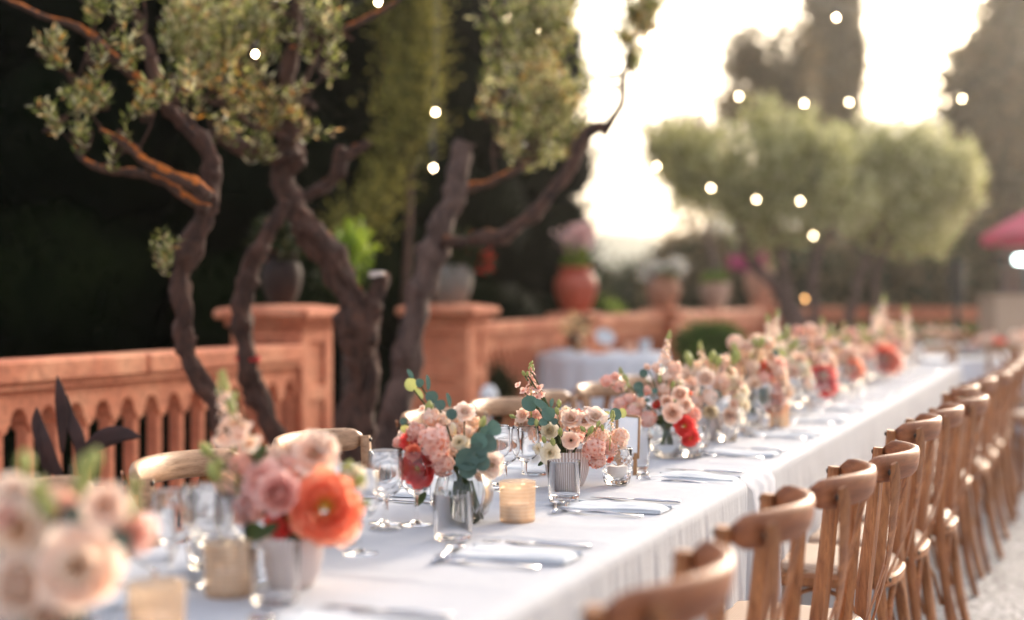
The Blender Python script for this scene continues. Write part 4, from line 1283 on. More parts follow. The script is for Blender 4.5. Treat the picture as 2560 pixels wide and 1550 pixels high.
def cloth(t0, t1, lift, label, end0=True, end1=True, step=.012):
    nt_ = int((t1 - t0) / step) + 1
    ts = np.linspace(t0, t1, nt_)
    prof = []  # (kind, L, z)
    Ls = []
    zdrop = [0.03, .08, .14, .2, .27, .34, .41, .48, .54, .6, .645, .68, .705, .725, .738, .745]
    rows = []
    for t in ts:
        row = []
        for z in zdrop:
            q_ = min(1, max(0, (.735 - z) / .24)); q_ = q_ * q_ * (3 - 2 * q_)     # pushed in by the seats tucked under it
            row.append((LL - .004 - fold(t, z, -1) - lift - (.004 if z < .745 else 0) + .27 * q_, z))
        row.append((LL + .002, ZT + lift - .0015))
        ntop = 26
        for k in range(1, ntop):
            L = LL + (LR - LL) * k / ntop
            w = .0016 * mnoise.noise(Vector((t * 5, L * 7, 0))) + .0022 * max(0, 1 - abs(mnoise.noise(Vector((t * 2.2, L * 3, 4)))) * 9) + .0009 * mnoise.noise(Vector((t * 22, L * 22, 2)))
            cr = abs((t * 1.0 + .03 * mnoise.noise(Vector((L * 3, t, 1)))) % .46 - .23)
            w += .0046 * math.exp(-(cr / .011) ** 2) * (.6 + .6 * mnoise.noise(Vector((L * 5, t * 2, 8))))
            cl_ = abs(L - (LL + LR) / 2 - .012 * mnoise.noise(Vector((t * 1.5, 0, 2))))
            w += .0038 * math.exp(-((cl_ - .17) / .014) ** 2)
            row.append((L, ZT + lift + max(-.0012, w)))
        row.append((LR - .002, ZT + lift - .0015))
        for z in reversed(zdrop):
            row.append((LR + .004 + fold(t, z, 1) + lift + (.004 if z < .745 else 0), z))
        rows.append(row)
    vs = []
    for t, row in zip(ts, rows):
        for (L, z) in row:
            tt = t
            if abs(t - t1) < 1e-6 and end1: tt = t
            vs.append(tuple(T(tt, L, z)))
    n = len(rows[0])
    fs = [(i * n + j, i * n + j + 1, (i + 1) * n + j + 1, (i + 1) * n + j) for i in range(len(rows) - 1) for j in range(n - 1)]
    mb = MB(); mb.add(vs, fs)
    if end1:   # hanging end
        e = []
        cols = 40
        for k in range(cols + 1):
            L = LL + (LR - LL) * k / cols
            for z in list(reversed(zdrop)):
                e.append(tuple(T(t1 + .004 + abs(fold(L * 3, z, 3)) * .7, L, z)))
        m_ = len(zdrop)
        mb.add(e, [(k * m_ + j, k * m_ + j + 1, (k + 1) * m_ + j + 1, (k + 1) * m_ + j) for k in range(cols) for j in range(m_ - 1)])
    o = link('tablecloth', mb.mesh('tablecloth', M['linen']))
    tag(o, label, 'tablecloth', 'white cloths along the long table')
    sm = o.modifiers.new('thickness', 'SOLIDIFY'); sm.thickness = .0016; sm.offset = 1
    return o
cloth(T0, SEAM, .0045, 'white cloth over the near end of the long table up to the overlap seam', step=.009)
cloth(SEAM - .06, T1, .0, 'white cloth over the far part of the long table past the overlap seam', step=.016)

# sheer swag hanging just beyond the seam
def swag():
    mb = MB()
    nx, nz = 46, 22
    vs = []
    for i in range(nx + 1):
        a = i / nx
        for j in range(nz + 1):
            k = j / nz
            t = SEAM + .02 + a * .30 * (1 - .25 * k)
            z = ZT + .004 - k * .60
            L = LR + .016 + .05 * k + .007 * math.sin(a * 17 + 2 * k) * (0.3 + k) + .012 * k * mnoise.noise(Vector((a * 9, k, 3)))
            if j == 0: L = LR - .006; z = ZT + .008
            vs.append(tuple(T(t, L + .006, z)) if j else tuple(T(t, LR - .004, ZT + .008)))
    fs = [(i * (nz + 1) + j, i * (nz + 1) + j + 1, (i + 1) * (nz + 1) + j + 1, (i + 1) * (nz + 1) + j) for i in range(nx) for j in range(nz)]
    mb.add(vs, fs)
    tag(link('sheer_runner', mb.mesh('sheer_runner', M['gauze'])), 'sheer gauze end of a runner hanging over the table edge beyond the seam', 'runner')
swag()

# ================================================================== CHAIRS
def arc_rail(k, n=17, half=.205, bul=.078, y0=-.215):
    """points of the bent top rail; k in 0..1"""
    x = -half + 2 * half * k
    q = 1 - (abs(x) / half) ** 2.0
    return x, y0 - bul * q


def rail_y(x, half=.205, bul=.078, y0=-.215):
    q = 1 - min(1, abs(x) / half) ** 2.0
    return y0 - bul * q


def make_chair(pale=False):
    wood = M['wood']
    railm = M['wood_pale'] if pale else M['wood_rail']
    r = empty('crossback_chair')
    # top rail
    mb = MB()
    pts, sec, ups = [], [], []
    n = 25
    for i in range(n):
        k = i / (n - 1)
        x, y = arc_rail(k)
        e = min(k, 1 - k) / .10
        hh = .0298 * (min(1, .50 + .50 * math.sqrt(max(0, 1 - (1 - min(1, e)) ** 2))))
        zc = .852 + .004 * math.cos((k - .5) * PI)
        pts.append((x, y, zc)); sec.append((.0112, hh)); ups.append((0, -.16, 1))
    mb.sweep(pts, sec, ups=ups, n=14, sq=2.8)
    link('top_rail', mb.mesh('chair_top_rail', railm), r)
    # back posts running down into flared back legs
    for s in (-1, 1):
        mb = MB()
        P = smooth_pts([(s * .197, -.198, .862), (s * .195, -.193, .80), (s * .189, -.180, .66), (s * .178, -.165, .52), (s * .172, -.165, .43), (s * .176, -.180, .30), (s * .184, -.200, .15), (s * .196, -.236, .0)], 4)
        nP = len(P)
        sec = []
        for i in range(nP):
            k = i / (nP - 1)
            wd = .0160 if k < .15 else (.0185 + .004 * math.sin((k - .15) / .85 * PI))
            sec.append((wd, .0115 + .004 * math.sin(k * PI)))
        mb.sweep(P, sec, ups=(s * .25, 1, 0), n=10, sq=3.5)
        link('back_post', mb.mesh('chair_back_post', railm if pale else wood, 'auto'), r)
    # front legs
    for s in (-1, 1):
        mb = MB()
        P = smooth_pts([(s * .195, .175, .44), (s * .198, .18, .25), (s * .205, .19, 0)], 4)
        mb.sweep(P, [(.019 - .006 * i / len(P), .019 - .006 * i / len(P)) for i in range(len(P))], ups=(0, 1, 0), n=10, sq=2.6)
        link('front_leg', mb.mesh('chair_front_leg', wood, 'auto'), r)
    # seat ring (rounded trapezium) and woven seat
    def seat_out(k):
        th = 2 * PI * k
        c, s_ = math.cos(th), math.sin(th)
        rr = (abs(c) ** 3.4 + abs(s_) ** 3.4) ** (-1 / 3.4)
        y = rr * s_
        w = .205 + .018 * y
        return w * rr * c, .005 + .200 * y
    nk = 44
    ring = [seat_out(i / nk) for i in range(nk)]
    mb = MB()
    vs = []
    for (f, z) in ((1.0, .425), (1.035, .432), (1.035, .452), (1.0, .460), (.86, .461), (.84, .452), (.84, .43)):
        vs += [(x * f, y * f, z) for x, y in ring]
    m_ = 7
    fs = [(a * nk + i, a * nk + (i + 1) % nk, ((a + 1) % m_) * nk + (i + 1) % nk, ((a + 1) % m_) * nk + i) for a in range(m_) for i in range(nk)]
    mb.add(vs, fs)
    link('seat_frame', mb.mesh('chair_seat_frame', M['wood_pale'] if pale else wood, 'auto'), r)
    mb = MB()
    vs = []
    F_ = [(.93, .459), (.94, .470), (.90, .479), (.75, .484), (.5, .486), (.25, .486)]
    for f, z in F_: vs += [(x * f, y * f, z) for x, y in ring]
    vs.append((0, 0, .486)); vs += []
    fs = [(a * nk + i, a * nk + (i + 1) % nk, (a + 1) * nk + (i + 1) % nk, (a + 1) * nk + i) for a in range(len(F_) - 1) for i in range(nk)]
    fs += [((len(F_) - 1) * nk + i, (len(F_) - 1) * nk + (i + 1) % nk, len(F_) * nk) for i in range(nk)]
    mb.add(vs, fs)
    link('woven_seat', mb.mesh('chair_woven_seat', M['cane']), r)
    # crossing slats behind the rail, bent thin strips
    for s in (-1, 1):
        mb = MB()
        P, sec, ups = [], [], []
        npt = 17
        for i in range(npt):
            k = i / (npt - 1)
            x = s * (-.178 + .343 * k ** 1.2)
            z = .868 - .42 * k
            kk = max(0, (k - .13) / .87); y = -.264 * (1 - kk) - .180 * kk - .012 * math.sin(PI * kk)
            P.append((x, y - (.004 if s > 0 else 0), z)); ups.append((s * .75 * (1 - k) ** .7, 1, .1))
            sec.append((.0165 * (1 - .35 * k) if k > .04 else .010, .0032))
        mb.sweep(P, sec, ups=ups, n=8, sq=3.5)
        link('cross_slat', mb.mesh('chair_cross_slat', wood, 'auto'), r)
    # bolts
    for (x, y, z, a) in ((-.178, rail_y(.178) - .024, .848, -.5), (.178, rail_y(.178) - .024, .848, .5), (-.168, -.192, .455, 0), (.168, -.192, .455, 0)):
        mb = MB(); mb.sphere((x, y, z), (.0068, .0035, .0068), 10, 6)
        link('bolt', mb.mesh('chair_bolt', M['bolt']), r)
    for s in (-1, 1):
        mb = MB(); mb.sphere((s * .1965, -.183, .852), (.006, .003, .006), 10, 6)
        link('bolt', mb.mesh('chair_bolt', M['bolt']), r)
    # bent braces under the seat (sides, back)
    for (ax, bx, cx) in (((-.19, .17, .20), (-.17, 0, .415), (-.178, -.172, .20)), ((.19, .17, .20), (.17, 0, .415), (.178, -.172, .20)), ((-.182, -.186, .22), (0, -.182, .425), (.182, -.186, .22)), ((-.19, .172, .22), (0, .185, .42), (.19, .172, .22))):
        A_, B_, C_ = Vector(ax), Vector(bx), Vector(cx)
        P = []
        for i in range(15):
            k = i / 14
            lin = A_.lerp(C_, k)
            h = math.sin(PI * k) ** .55
            P.append(lin + (B_ - (A_ + C_) / 2) * h)
        mb = MB(); mb.sweep(P, (.009, .006), ups=(0, 0, 1) if False else None, n=8, sq=3)
        link('bent_brace', mb.mesh('chair_brace', wood, 'auto'), r)
    return r

ORD = ['first', 'second', 'third', 'fourth', 'fifth', 'sixth', 'seventh', 'eighth', 'ninth', 'tenth', 'eleventh', 'twelfth', 'thirteenth', 'fourteenth', 'fifteenth', 'sixteenth', 'seventeenth', 'eighteenth', 'nineteenth', 'twentieth']
chair_a = make_chair(False)
chair_b = make_chair(True)
rc = random.Random(5)
right = [(1836, 1389), (2037, 1238), (2192, 1167), (2300, 1117), (2355, 1042), (2410, 1015), (2472, 990), (2449, 962), (2492, 944)]
spots = []
for (u, v) in right:
    tgt = on(u, v, .884)
    c_ = T(*[TL(tgt)[0] - .05, TL(tgt)[1] - .285])
    for _ in range(8):      # put the chair so that the outermost point of its bent rail falls where it was measured
        th_ = PI / 2 - A
        best = None
        for q in range(41):
            x, y = arc_rail(q / 40)
            y -= .0125
            w = Vector((c_.x + x * math.cos(th_) - y * math.sin(th_), c_.y + x * math.sin(th_) + y * math.cos(th_), .884))
            uu = w.x / w.y
            if best is None or uu > best[0]: best = (uu, w)
        c_ += Vector((tgt.x - best[1].x, tgt.y - best[1].y, 0))
    spots.append(TL(c_))
t = spots[-1][0]
while t < T1 - .75:
    t += .56
    spots.append((t, -.60 + rc.uniform(-.03, .03)))
print('right chairs', [(round(a, 2), round(b, 2)) for a, b in spots])
used_a = False
names_r = ['nearest crossback chair on the gravel side, only its curved rail showing', 'second crossback chair on the gravel side, blurred with the woven seat below', 'third crossback chair on the gravel side with a grey stain on its post',
           'fourth crossback chair on the gravel side, sharp with grained rail', 'fifth crossback chair on the gravel side beyond a gap']
for i, (t, L) in enumerate(spots):
    o = chair_a if i == 0 else copy_tree(chair_a)
    o.location = T(t, L, 0)
    o.rotation_euler = (0, 0, PI / 2 - A + (rc.uniform(-.03, .03) if i < 9 else rc.uniform(-.09, .09)))
    tag(o, names_r[i] if i < 5 else '%s crossback chair on the gravel side, counted from the nearest one' % ORD[i], 'chair', 'crossback chairs along the gravel side of the long table')
left_u = [(-560, 1305), (-205, 1250), (324, 1160), (685, 1099), (992, 1038), (1180, 1009), (1325, 988), (1463, 967)]
spots = []
for (u, v) in left_u:
    t, L = TL(on(u, v, .887))
    spots.append((t + .205, min(-1.50, max(-1.53, L + .2265))))
    print('left', u, round(t, 2), round(L, 2))
t = spots[-1][0]
while t < T1 - .75:
    t += .57
    spots.append((t, -1.515 + rc.uniform(-.015, .015)))
names_l = ['chair on the balustrade side outside the picture at the left', 'pale crossback chair behind the big peach rose at the left', 'pale crossback chair left of the flower spike, its rail catching light', 'pale crossback chair in front of the forked olive trunk',
           'pale crossback chair behind the coral and eucalyptus bouquet', 'pale crossback chair left of the tall pink flower spike', 'pale crossback chair in front of the round white table', 'pale crossback chair tilted beside the round white table']
first = True
for i, (t, L) in enumerate(spots):
    if i == 0: continue
    o = chair_b if first else copy_tree(chair_b)
    first = False
    o.location = T(t, L, 0)
    o.rotation_euler = (0, 0, -PI / 2 - A + (rc.uniform(-.07, .07) if i != 7 else -.12))
    tag(o, names_l[i] if i < 8 else 'pale crossback chair on the balustrade side, %s from the nearest' % ORD[i - 1], 'chair', 'crossback chairs along the balustrade side of the long table')

# ================================================================== TABLEWARE MESHES
def G(prof, n=40, mat=None, name='glass', ribs=0, ribd=0, rr=None):
    mb = MB(); mb.lathe(prof, n, ribs=ribs, ribd=ribd, ribrange=rr)
    return mb.mesh(name, mat or M['glass'], 'auto')

tumbler_me = G([(.0004, 0), (.030, 0), (.0335, .003), (.0355, .012), (.0385, .086), (.0378, .0885), (.0370, .086), (.0342, .014), (.030, .0105), (.0004, .0095)], 48, name='tumbler')
wine_me = G([(.0004, .0), (.031, .0), (.0325, .001), (.031, .0022), (.012, .0045), (.0045, .010), (.0035, .018), (.0035, .052), (.0055, .060), (.016, .066), (.027, .076), (.0335, .092), (.0345, .108), (.0315, .148), (.0309, .1488), (.0303, .148), (.0332, .108), (.0322, .093), (.0262, .0775), (.015, .0682), (.0004, .0665)], 40, name='wine_glass')
cup_me = None
def cutglass():
    n = 80
    outer = [(.0295 + .0085 * (z / .088) ** .7, z) for z in [.006 + .080 * q / 26 for q in range(27)]]
    prof = [(.0004, 0), (.026, 0), (.0285, .003)] + outer + [(.038, .0885), (.037, .0895), (.0355, .088), (.034, .06), (.032, .035), (.028, .014), (.0004, .0125)]
    mb = MB()
    vs = []
    for i, (r, z) in enumerate(prof):
        for k in range(n):
            th = 2 * PI * k / n
            rr = r
            if 3 <= i < 30:
                row = (z - .008) / .021
                ph = (row % 1) * 2 - 1
                ct = math.cos(8 * (th + (PI / 8 if int(row) % 2 else 0)))
                dd = ph * ph + (math.acos(max(-1, min(1, ct))) / PI * 1.15) ** 2
                rr += .0020 * max(0, 1 - dd) ** .5 if z < .074 else 0
            vs.append((rr * math.cos(th), rr * math.sin(th), z))
    fs = [(i * n + k, i * n + (k + 1) % n, (i + 1) * n + (k + 1) % n, (i + 1) * n + k) for i in range(len(prof) - 1) for k in range(n)]
    mb.add(vs, fs)
    # round lenses proud of the wall
    return mb.mesh('cut_glass_cup', M['glass'])
cut_me = cutglass()
votive_me = G([(.0004, .0), (.034, 0), (.036, .002), (.0375, .080), (.0372, .082)], 40, M['gold_glass'], 'gold_votive')
candle_me = G([(.0004, 0), (.026, 0), (.0265, .0365), (.025, .038), (.0004, .0372)], 24, M['wax'], 'tea_candle')
pot_me = G([(.0004, 0), (.034, 0), (.038, .002), (.0445, .012), (.051, .030), (.0545, .055), (.0555, .084), (.0550, .0862), (.0530, .086), (.0525, .055), (.048, .03), (.0004, .02)], 176, M['ceramic'], 'ribbed_pot', ribs=44, ribd=.014, rr=(3, 6))
bowl_me = G([(.0004, 0), (.030, 0), (.034, .003), (.050, .020), (.0595, .045), (.0615, .065), (.056, .088), (.046, .104), (.0445, .109), (.0435, .107), (.0535, .087), (.0590, .065), (.0570, .045), (.047, .022), (.030, .008), (.0004, .007)], 144, M['thin_glass'], 'ribbed_bowl', ribs=30, ribd=.016, rr=(3, 8))


def handle(P, sec, mat=None, name='cutlery'):
    mb = MB(); mb.sweep(P, sec, ups=(0, 0, 1), n=10, sq=2.8)
    return mb

def knife_me():
    mb = MB()
    mb.sweep([(0, 0, .004), (0, .06, .0042), (0, .098, .004), (0, .108, .0035)], [(.0045, .0032), (.0052, .0034), (.004, .003), (.003, .0018)], ups=(0, 0, 1), n=10, sq=2.8)
    P = [(0, .108, .0035), (.001, .125, .003), (.0015, .165, .003), (.001, .195, .003), (-.003, .212, .003)]
    mb.sweep(P, [(.003, .0015), (.0085, .0009), (.0095, .0007), (.0085, .0006), (.0015, .0004)], ups=(0, 0, 1), n=8, sq=2)
    return mb.mesh('knife', M['steel'])

def fork_me(s=1.0):
    mb = MB()
    P = [(0, 0, .003), (0, .05, .005), (0, .10, .009), (0, .125, .007), (0, .140, .0045)]
    mb.sweep([(x * s, y * s, z * s) for x, y, z in P], [(.0062 * s, .0012), (.0045 * s, .0013), (.003 * s, .0016), (.006 * s, .0012), (.0115 * s, .0010)], ups=(0, 0, 1), n=8, sq=3)
    for k in range(4):
        x = (-.0092 + k * .00613)
        Q = [(x * s, .138 * s, .0045 * s), (x * s, .160 * s, .0062 * s), (x * .95 * s, .188 * s, .0125 * s)]
        mb.sweep(Q, [(.0019 * s, .0010), (.0017 * s, .0009), (.0007 * s, .0006)], ups=(0, 0, 1), n=6, sq=3)
    return mb.mesh('fork', M['steel'])

def spoon_me(s=1.0):
    mb = MB()
    P = [(0, 0, .003), (0, .05, .006), (0, .105, .011), (0, .128, .007)]
    mb.sweep([(x * s, y * s, z * s) for x, y, z in P], [(.0060 * s, .0012), (.0045 * s, .0013), (.0028 * s, .0016), (.006 * s, .0012)], ups=(0, 0, 1), n=8, sq=3)
    # bowl
    vs, n, m_ = [], 18, 5
    for j in range(m_ + 1):
        f = j / m_
        for i in range(n):
            th = 2 * PI * i / n
            x = .0195 * f * math.cos(th); y = .030 * f * math.sin(th)
            vs.append((x * s, (.155 + y) * s, (.0015 + .0085 * f * f) * s))
    vs2 = [(a, b, c - .0011) for a, b, c in vs]
    fs = [(j * n + i, j * n + (i + 1) % n, (j + 1) * n + (i + 1) % n, (j + 1) * n + i) for j in range(m_) for i in range(n)]
    k = len(vs)
    fs += [tuple(k + q for q in reversed(f)) for f in fs]
    fs += [(m_ * n + i, m_ * n + (i + 1) % n, k + m_ * n + (i + 1) % n, k + m_ * n + i) for i in range(n)]
    mb.add(vs + vs2, fs)
    return mb.mesh('spoon', M['steel'])

KN, FK, DF, DS = knife_me(), fork_me(1.0), fork_me(.80), spoon_me(.85)


def napkin_me(seed):
    """soft folded cloth: several layers, rounded long fold"""
    mb = MB()
    nx, ny = 40, 14
    Lh, Wh = .110, .056
    vs = []
    for layer, (z0, sh) in enumerate(((.0135, 0), (.0085, .004), (.004, -.002))):
        pass
    def zf(u, v):
        e = max(abs(u), abs(v) * .98)
        bump_ = .0105 * (1 - abs(v) ** 7) * (1 - abs(u) ** 9 * .8)
        return bump_ * (.72 + .28 / (1 + math.exp(-(v + .25 + .12 * math.sin(u * 2.2 + seed)) * 16))) * (1 + .22 * math.sin(u * 3.2 + seed) + .22 * mnoise.noise(Vector((u * 2.5, v * 2, seed))))
    top, bot = [], []
    for i in range(nx + 1):
        u = -1 + 2 * i / nx
        for j in range(ny + 1):
            v = -1 + 2 * j / ny
            wob = .006 * math.sin(u * 2.6 + seed * 1.3) + .003 * mnoise.noise(Vector((u * 3, 1, seed)))
            wid = Wh * (1 - .10 * u + .04 * math.sin(u * 5 + seed))
            x = u * Lh * (1 - .05 * v * v)
            y = v * wid + wob
            top.append((x, y, max(.0012, zf(u, v))))
            bot.append((x, y, .0004))
    n = ny + 1
    fs = [(i * n + j, (i + 1) * n + j, (i + 1) * n + j + 1, i * n + j + 1) for i in range(nx) for j in range(ny)]
    mb.add(top, fs)
    # fold layers showing along both long sides: thin rolled edges
    for s in (-1, 1):
        for (zz, off, rad) in ((.0030, .004, .0024), (.0075, .006, .0024)):
            P = []
            for i in range(nx + 1):
                u = -1 + 2 * i / nx
                wob = .006 * math.sin(u * 2.6 + seed * 1.3) + .003 * mnoise.noise(Vector((u * 3, 1, seed)))
                wid = Wh * (1 - .10 * u + .04 * math.sin(u * 5 + seed))
                P.append((u * Lh * .985, s * (wid * .95 - off) + wob, zz * (.75 + .25 * math.sin(u * 3.2 + seed)) + .0005))
            mb.sweep(P, (rad * 1.5, rad), ups=(0, 0, 1), n=8, sq=2)
    return mb.mesh('napkin', M['napkin'])
NAP = [napkin_me(k * 1.9) for k in range(4)]

SET_T0, SET_D = 2.935, 0.615   # place settings along the table
# along the setting: napkin end to table edge (+n), table along +d
def put(name, me, t, L, z, rot, label, cat, group, scale=None):
    """rot: heading of local +Y measured from the table axis, clockwise positive (towards the right side)"""
    o = link(name, me, loc=T(t, L, z), rot=(0, 0, -A - rot), scale=scale)
    return tag(o, label, cat, group)

ZS = ZT + .006
def zc(t): return ZT + (.0075 if t < SEAM else .0030)
k0 = -3
seat_no = 0
for k in range(k0, 12):
    t = SET_T0 + k * SET_D
    if t > T1 - .3: break
    seat_no += 1
    nm = ORD[seat_no - 1]
    j = lambda s=.012: rc.uniform(-s, s)
    z = zc(t)
    # right (gravel) side
    put('napkin', NAP[k % 4], t + j(), -.925 + j(), z, j(.06) , 'folded white napkin at the %s place on the gravel side from the near end' % nm, 'napkin', 'folded white napkins', None)
    put('knife', KN, t + .145 + j(), -.825 + j(.008), z, -PI / 2 + j(.05), 'steel dinner knife beyond the napkin at the %s place on the gravel side' % nm, 'knife', 'dinner knives')
    put('fork', FK, t - .092 + j(.008), -.840 + j(.008), z, -PI / 2 - .04 + j(.05), 'steel dinner fork before the napkin at the %s place on the gravel side' % nm, 'fork', 'dinner forks')
    put('dessert_spoon', DS, t - .11 + j(.008), -1.035 + j(.006), z, -.22 + j(.08), 'small steel spoon above the napkin at the %s place on the gravel side' % nm, 'spoon', 'dessert spoons')
    put('dessert_fork', DF, t + .05 + j(.008), -1.055 + j(.006), z + .001, PI - .3 + j(.08), 'small steel fork crossing by the spoon at the %s place on the gravel side' % nm, 'fork', 'dessert forks')
    # left (balustrade) side
    put('napkin', NAP[(k + 2) % 4], t + .05 + j(), -1.425 + j(.008), z, PI + j(.06), 'folded white napkin at the %s place on the balustrade side from the near end' % nm, 'napkin', 'folded white napkins')
    put('knife', KN, t - .08 + j(), -1.54 + j(.006), z, PI / 2 + j(.05), 'steel dinner knife at the %s place on the balustrade side' % nm, 'knife', 'dinner knives')
    put('fork', FK, t + .14 + j(), -1.54 + j(.006), z, PI / 2 + j(.05), 'steel dinner fork at the %s place on the balustrade side' % nm, 'fork', 'dinner forks')
    put('tumbler', tumbler_me, t - .10 + j(), -1.30 + j(), z, 0, 'plain clear tumbler at the %s place on the balustrade side' % nm, 'tumbler', 'clear tumblers')
    # glasses
    if k != 0:
        put('tumbler', tumbler_me, t + .135 + j(), -1.105 + j(), z, 0, 'plain clear tumbler at the %s place on the gravel side' % nm, 'tumbler', 'clear tumblers')
    else:
        p = on(1397, 1262, ZT); tt, LLx = TL(p)
        put('tumbler', tumbler_me, tt + .035, LLx, z, 0, 'plain clear tumbler standing in front of the ribbed white pot', 'tumbler', 'clear tumblers')
    for q, (dt, dL) in enumerate(((.20, -1.275), (.265, -1.245), (.255, -1.31))):
        put('wine_glass', wine_me, t + dt + j(.006), dL + j(.006), z, 0, 'clear stemmed wine glass, %s of three at the %s place' % (['foremost', 'right one', 'hindmost'][q], nm), 'wine glass', 'stemmed wine glasses')
    if k > 2:
        for q, (dt, dL) in enumerate(((.07, -1.07), (.16, -1.03))):
            put('wine_glass', wine_me, t + .13 + dt + j(.006), dL + .02 + j(.006), z, 0, 'clear stemmed wine glass, %s one by the tumbler at the %s place' % (['near', 'far'][q], nm), 'wine glass', 'stemmed wine glasses')

for q, (u, v) in enumerate(((430, 1470), (505, 1450), (385, 1540), (590, 1475), (850, 1370), (900, 1395), (790, 1360))):
    tt, LLx = TL(on(u, v, ZT))
    put('wine_glass', wine_me, tt, LLx, zc(tt), 0, ['blurred wine glass left of the near gold cup', 'blurred wine glass behind the near gold cup', 'blurred wine glass closest to the big peach rose', 'blurred wine glass by the pot of the coral peony',
        'wine glass right behind the coral peony', 'wine glass between the coral peony and the glass bowl', 'wine glass hidden behind the coral peony'][q], 'wine glass', 'stemmed wine glasses')

def candle_cup(me, t, L, name, label, cat, group, gl=True):
    z = zc(t)
    r = empty(name, T(t, L, z), 0, label, cat, group)
    link('cup', me, r)
    link('candle', candle_me, r, loc=(0, 0, .013 if me is cut_me else .0055), scale=(.9, .9, .85))
    return r
gold = [((1280, 1320), 'gold ribbed candle cup standing alone between two bouquets'), ((545, 1512), 'gold candle cup among the near glasses'), ((356, 1640), 'gold candle cup at the lower left corner of the picture'),
        ((1944, 1073), 'gold candle cup farther down the table beside a pink bouquet'), ((1172, 1250), 'gold candle cup half hidden behind the glass bowl')]
for i, (uv, lb) in enumerate(gold[:4]):
    t, L = TL(on(uv[0], uv[1] - 3, ZT))
    candle_cup(votive_me, t + .03, L, 'gold_candle_cup', lb, 'candle cup', 'gold candle cups')
cuts = [((1536, 1224), 'bubbled cut glass cup with a white candle beside the ribbed pot'), ((1725, 1150), 'bubbled glass cup with a candle behind a dessert fork'), ((1815, 1110), 'bubbled glass cup beside the small white pot'),
        ((500, 1440), 'bubbled glass cup blurred among the near wine glasses'), ((1965, 1040), 'bubbled glass cup in the far middle of the table'), ((2060, 1000), 'bubbled glass cup in the far part of the table')]
for i, (uv, lb) in enumerate(cuts):
    t, L = TL(on(uv[0], uv[1] - 3, ZT))
    candle_cup(cut_me, t + .02, L, 'glass_candle_cup', lb, 'candle cup', 'bubbled glass candle cups')

# framed card
pcd = at(1566, 1100, 3.68)
r = empty('menu_card', (pcd.x, pcd.y, zc(3.6)), math.radians(18), 'white card in a thin gilded frame behind the ribbed pot', 'table card')
lean = math.radians(12)
Mx = Matrix.Rotation(-lean, 3, 'X') @ Matrix.Rotation(math.radians(7), 3, 'Y')
def fb(c, s, mat, nm):
    mb = MB(); mb.box((0, 0, 0), s, bevel=.0012)
    mb.v = [tuple(Mx @ (Vector(v) + Vector(c))) for v in mb.v]
    mb.v = [(x, y, z + .004) for x, y, z in mb.v]
    link(nm, mb.mesh(nm, mat, 'auto'), r)
W_, H_ = .062, .110
fb((0, 0, H_ / 2 + .045), (W_ - .006, .003, H_ - .006), M['paper'], 'card')
fb((-W_ / 2, 0, H_ / 2 + .045), (.006, .007, H_), M['frame'], 'frame_side')
fb((W_ / 2, 0, H_ / 2 + .045), (.006, .007, H_), M['frame'], 'frame_side')
fb((0, 0, .045), (W_ - .007, .0065, .006), M['frame'], 'frame_edge')
fb((0, 0, H_ + .045), (W_ - .007, .0065, .006), M['frame'], 'frame_edge')
mb = MB()
mb.sweep([(.024, .0, .002), (.026, .002, .06)], [(.006, .004), (.004, .003)], ups=(0, 1, 0), n=8)
mb.sweep([(-.03, .0, .002), (-.028, .002, .06)], [(.006, .004), (.004, .003)], ups=(0, 1, 0), n=8)
mb.sweep([(0, .06, .002), (0, .012, .12)], [(.006, .003), (.004, .003)], ups=(0, 1, 0), n=8)
link('stand', mb.mesh('card_stand', M['frame'], 'auto'), r)

# ================================================================== FLOWERS
def bloom(layers, seed=0, ruf=0.0, nu=5, nv=5, open_=1.0):
    """layers: (count, r0, length, phi0, phi1, halfwidth, z0). opening angle phi (0 upright, 90 flat)"""
    rg = random.Random(seed)
    mb = MB()
    nl = len(layers)
    for li, (cnt, r0, ln, p0, p1, hw, z0) in enumerate(layers):
        off = rg.uniform(0, 2 * PI)
        for c in range(cnt):
            az = off + 2 * PI * c / cnt + rg.uniform(-.12, .12)
            jl = ln * rg.uniform(.9, 1.1)
            a0 = math.radians(p0 + rg.uniform(-6, 6)); a1 = math.radians(p1 + rg.uniform(-9, 9))
            vs, at_ = [], []
            r, z = r0, z0
            sd = rg.uniform(0, 50)
            for j in range(nv + 1):
                v = j / nv
                ph = a0 + (a1 - a0) * v
                if j: r += math.sin(ph) * jl / nv; z += math.cos(ph) * jl / nv
                w = hw * (math.sin(PI * (.12 + .80 * v)) ** .55) * (1.0 if v < .95 else .82)
                rw = max(abs(r), .30 * ln)
                for i in range(nu + 1):
                    s = -1 + 2 * i / nu
                    psi = s * w / rw
                    rr = r + .06 * jl * (s * s) * (-1 if p1 < 60 else 1) * v
                    edge = ruf * v * v * (math.sin(s * 5 + sd) * .6 + mnoise.noise(Vector((s * 2.5, v * 2, sd))))
                    tipdrop = (1 - .10 * s * s * v)
                    cx = (rr * tipdrop + edge * math.sin(ph) * .0) * math.cos(psi) - rw * 0
                    # position on arc of radius rw about a point offset so centre lies at r
                    px = (r - rw) + rw * math.cos(psi) + (rr - r)
                    py = rw * math.sin(psi)
                    pz = z * 1.0 + edge * jl * .5 - .10 * jl * s * s * v
                    px += edge * jl * .35 * math.cos(ph)
                    vs.append((px * math.cos(az) - py * math.sin(az), px * math.sin(az) + py * math.cos(az), pz))
                    at_.append(min(1, max(0, v * .55 + .45 * (li / max(1, nl - 1)))))
            n = nu + 1
            fs = [(j * n + i, j * n + i + 1, (j + 1) * n + i + 1, (j + 1) * n + i) for j in range(nv) for i in range(nu)]
            mb.add(vs, fs, attr=at_)
    return mb


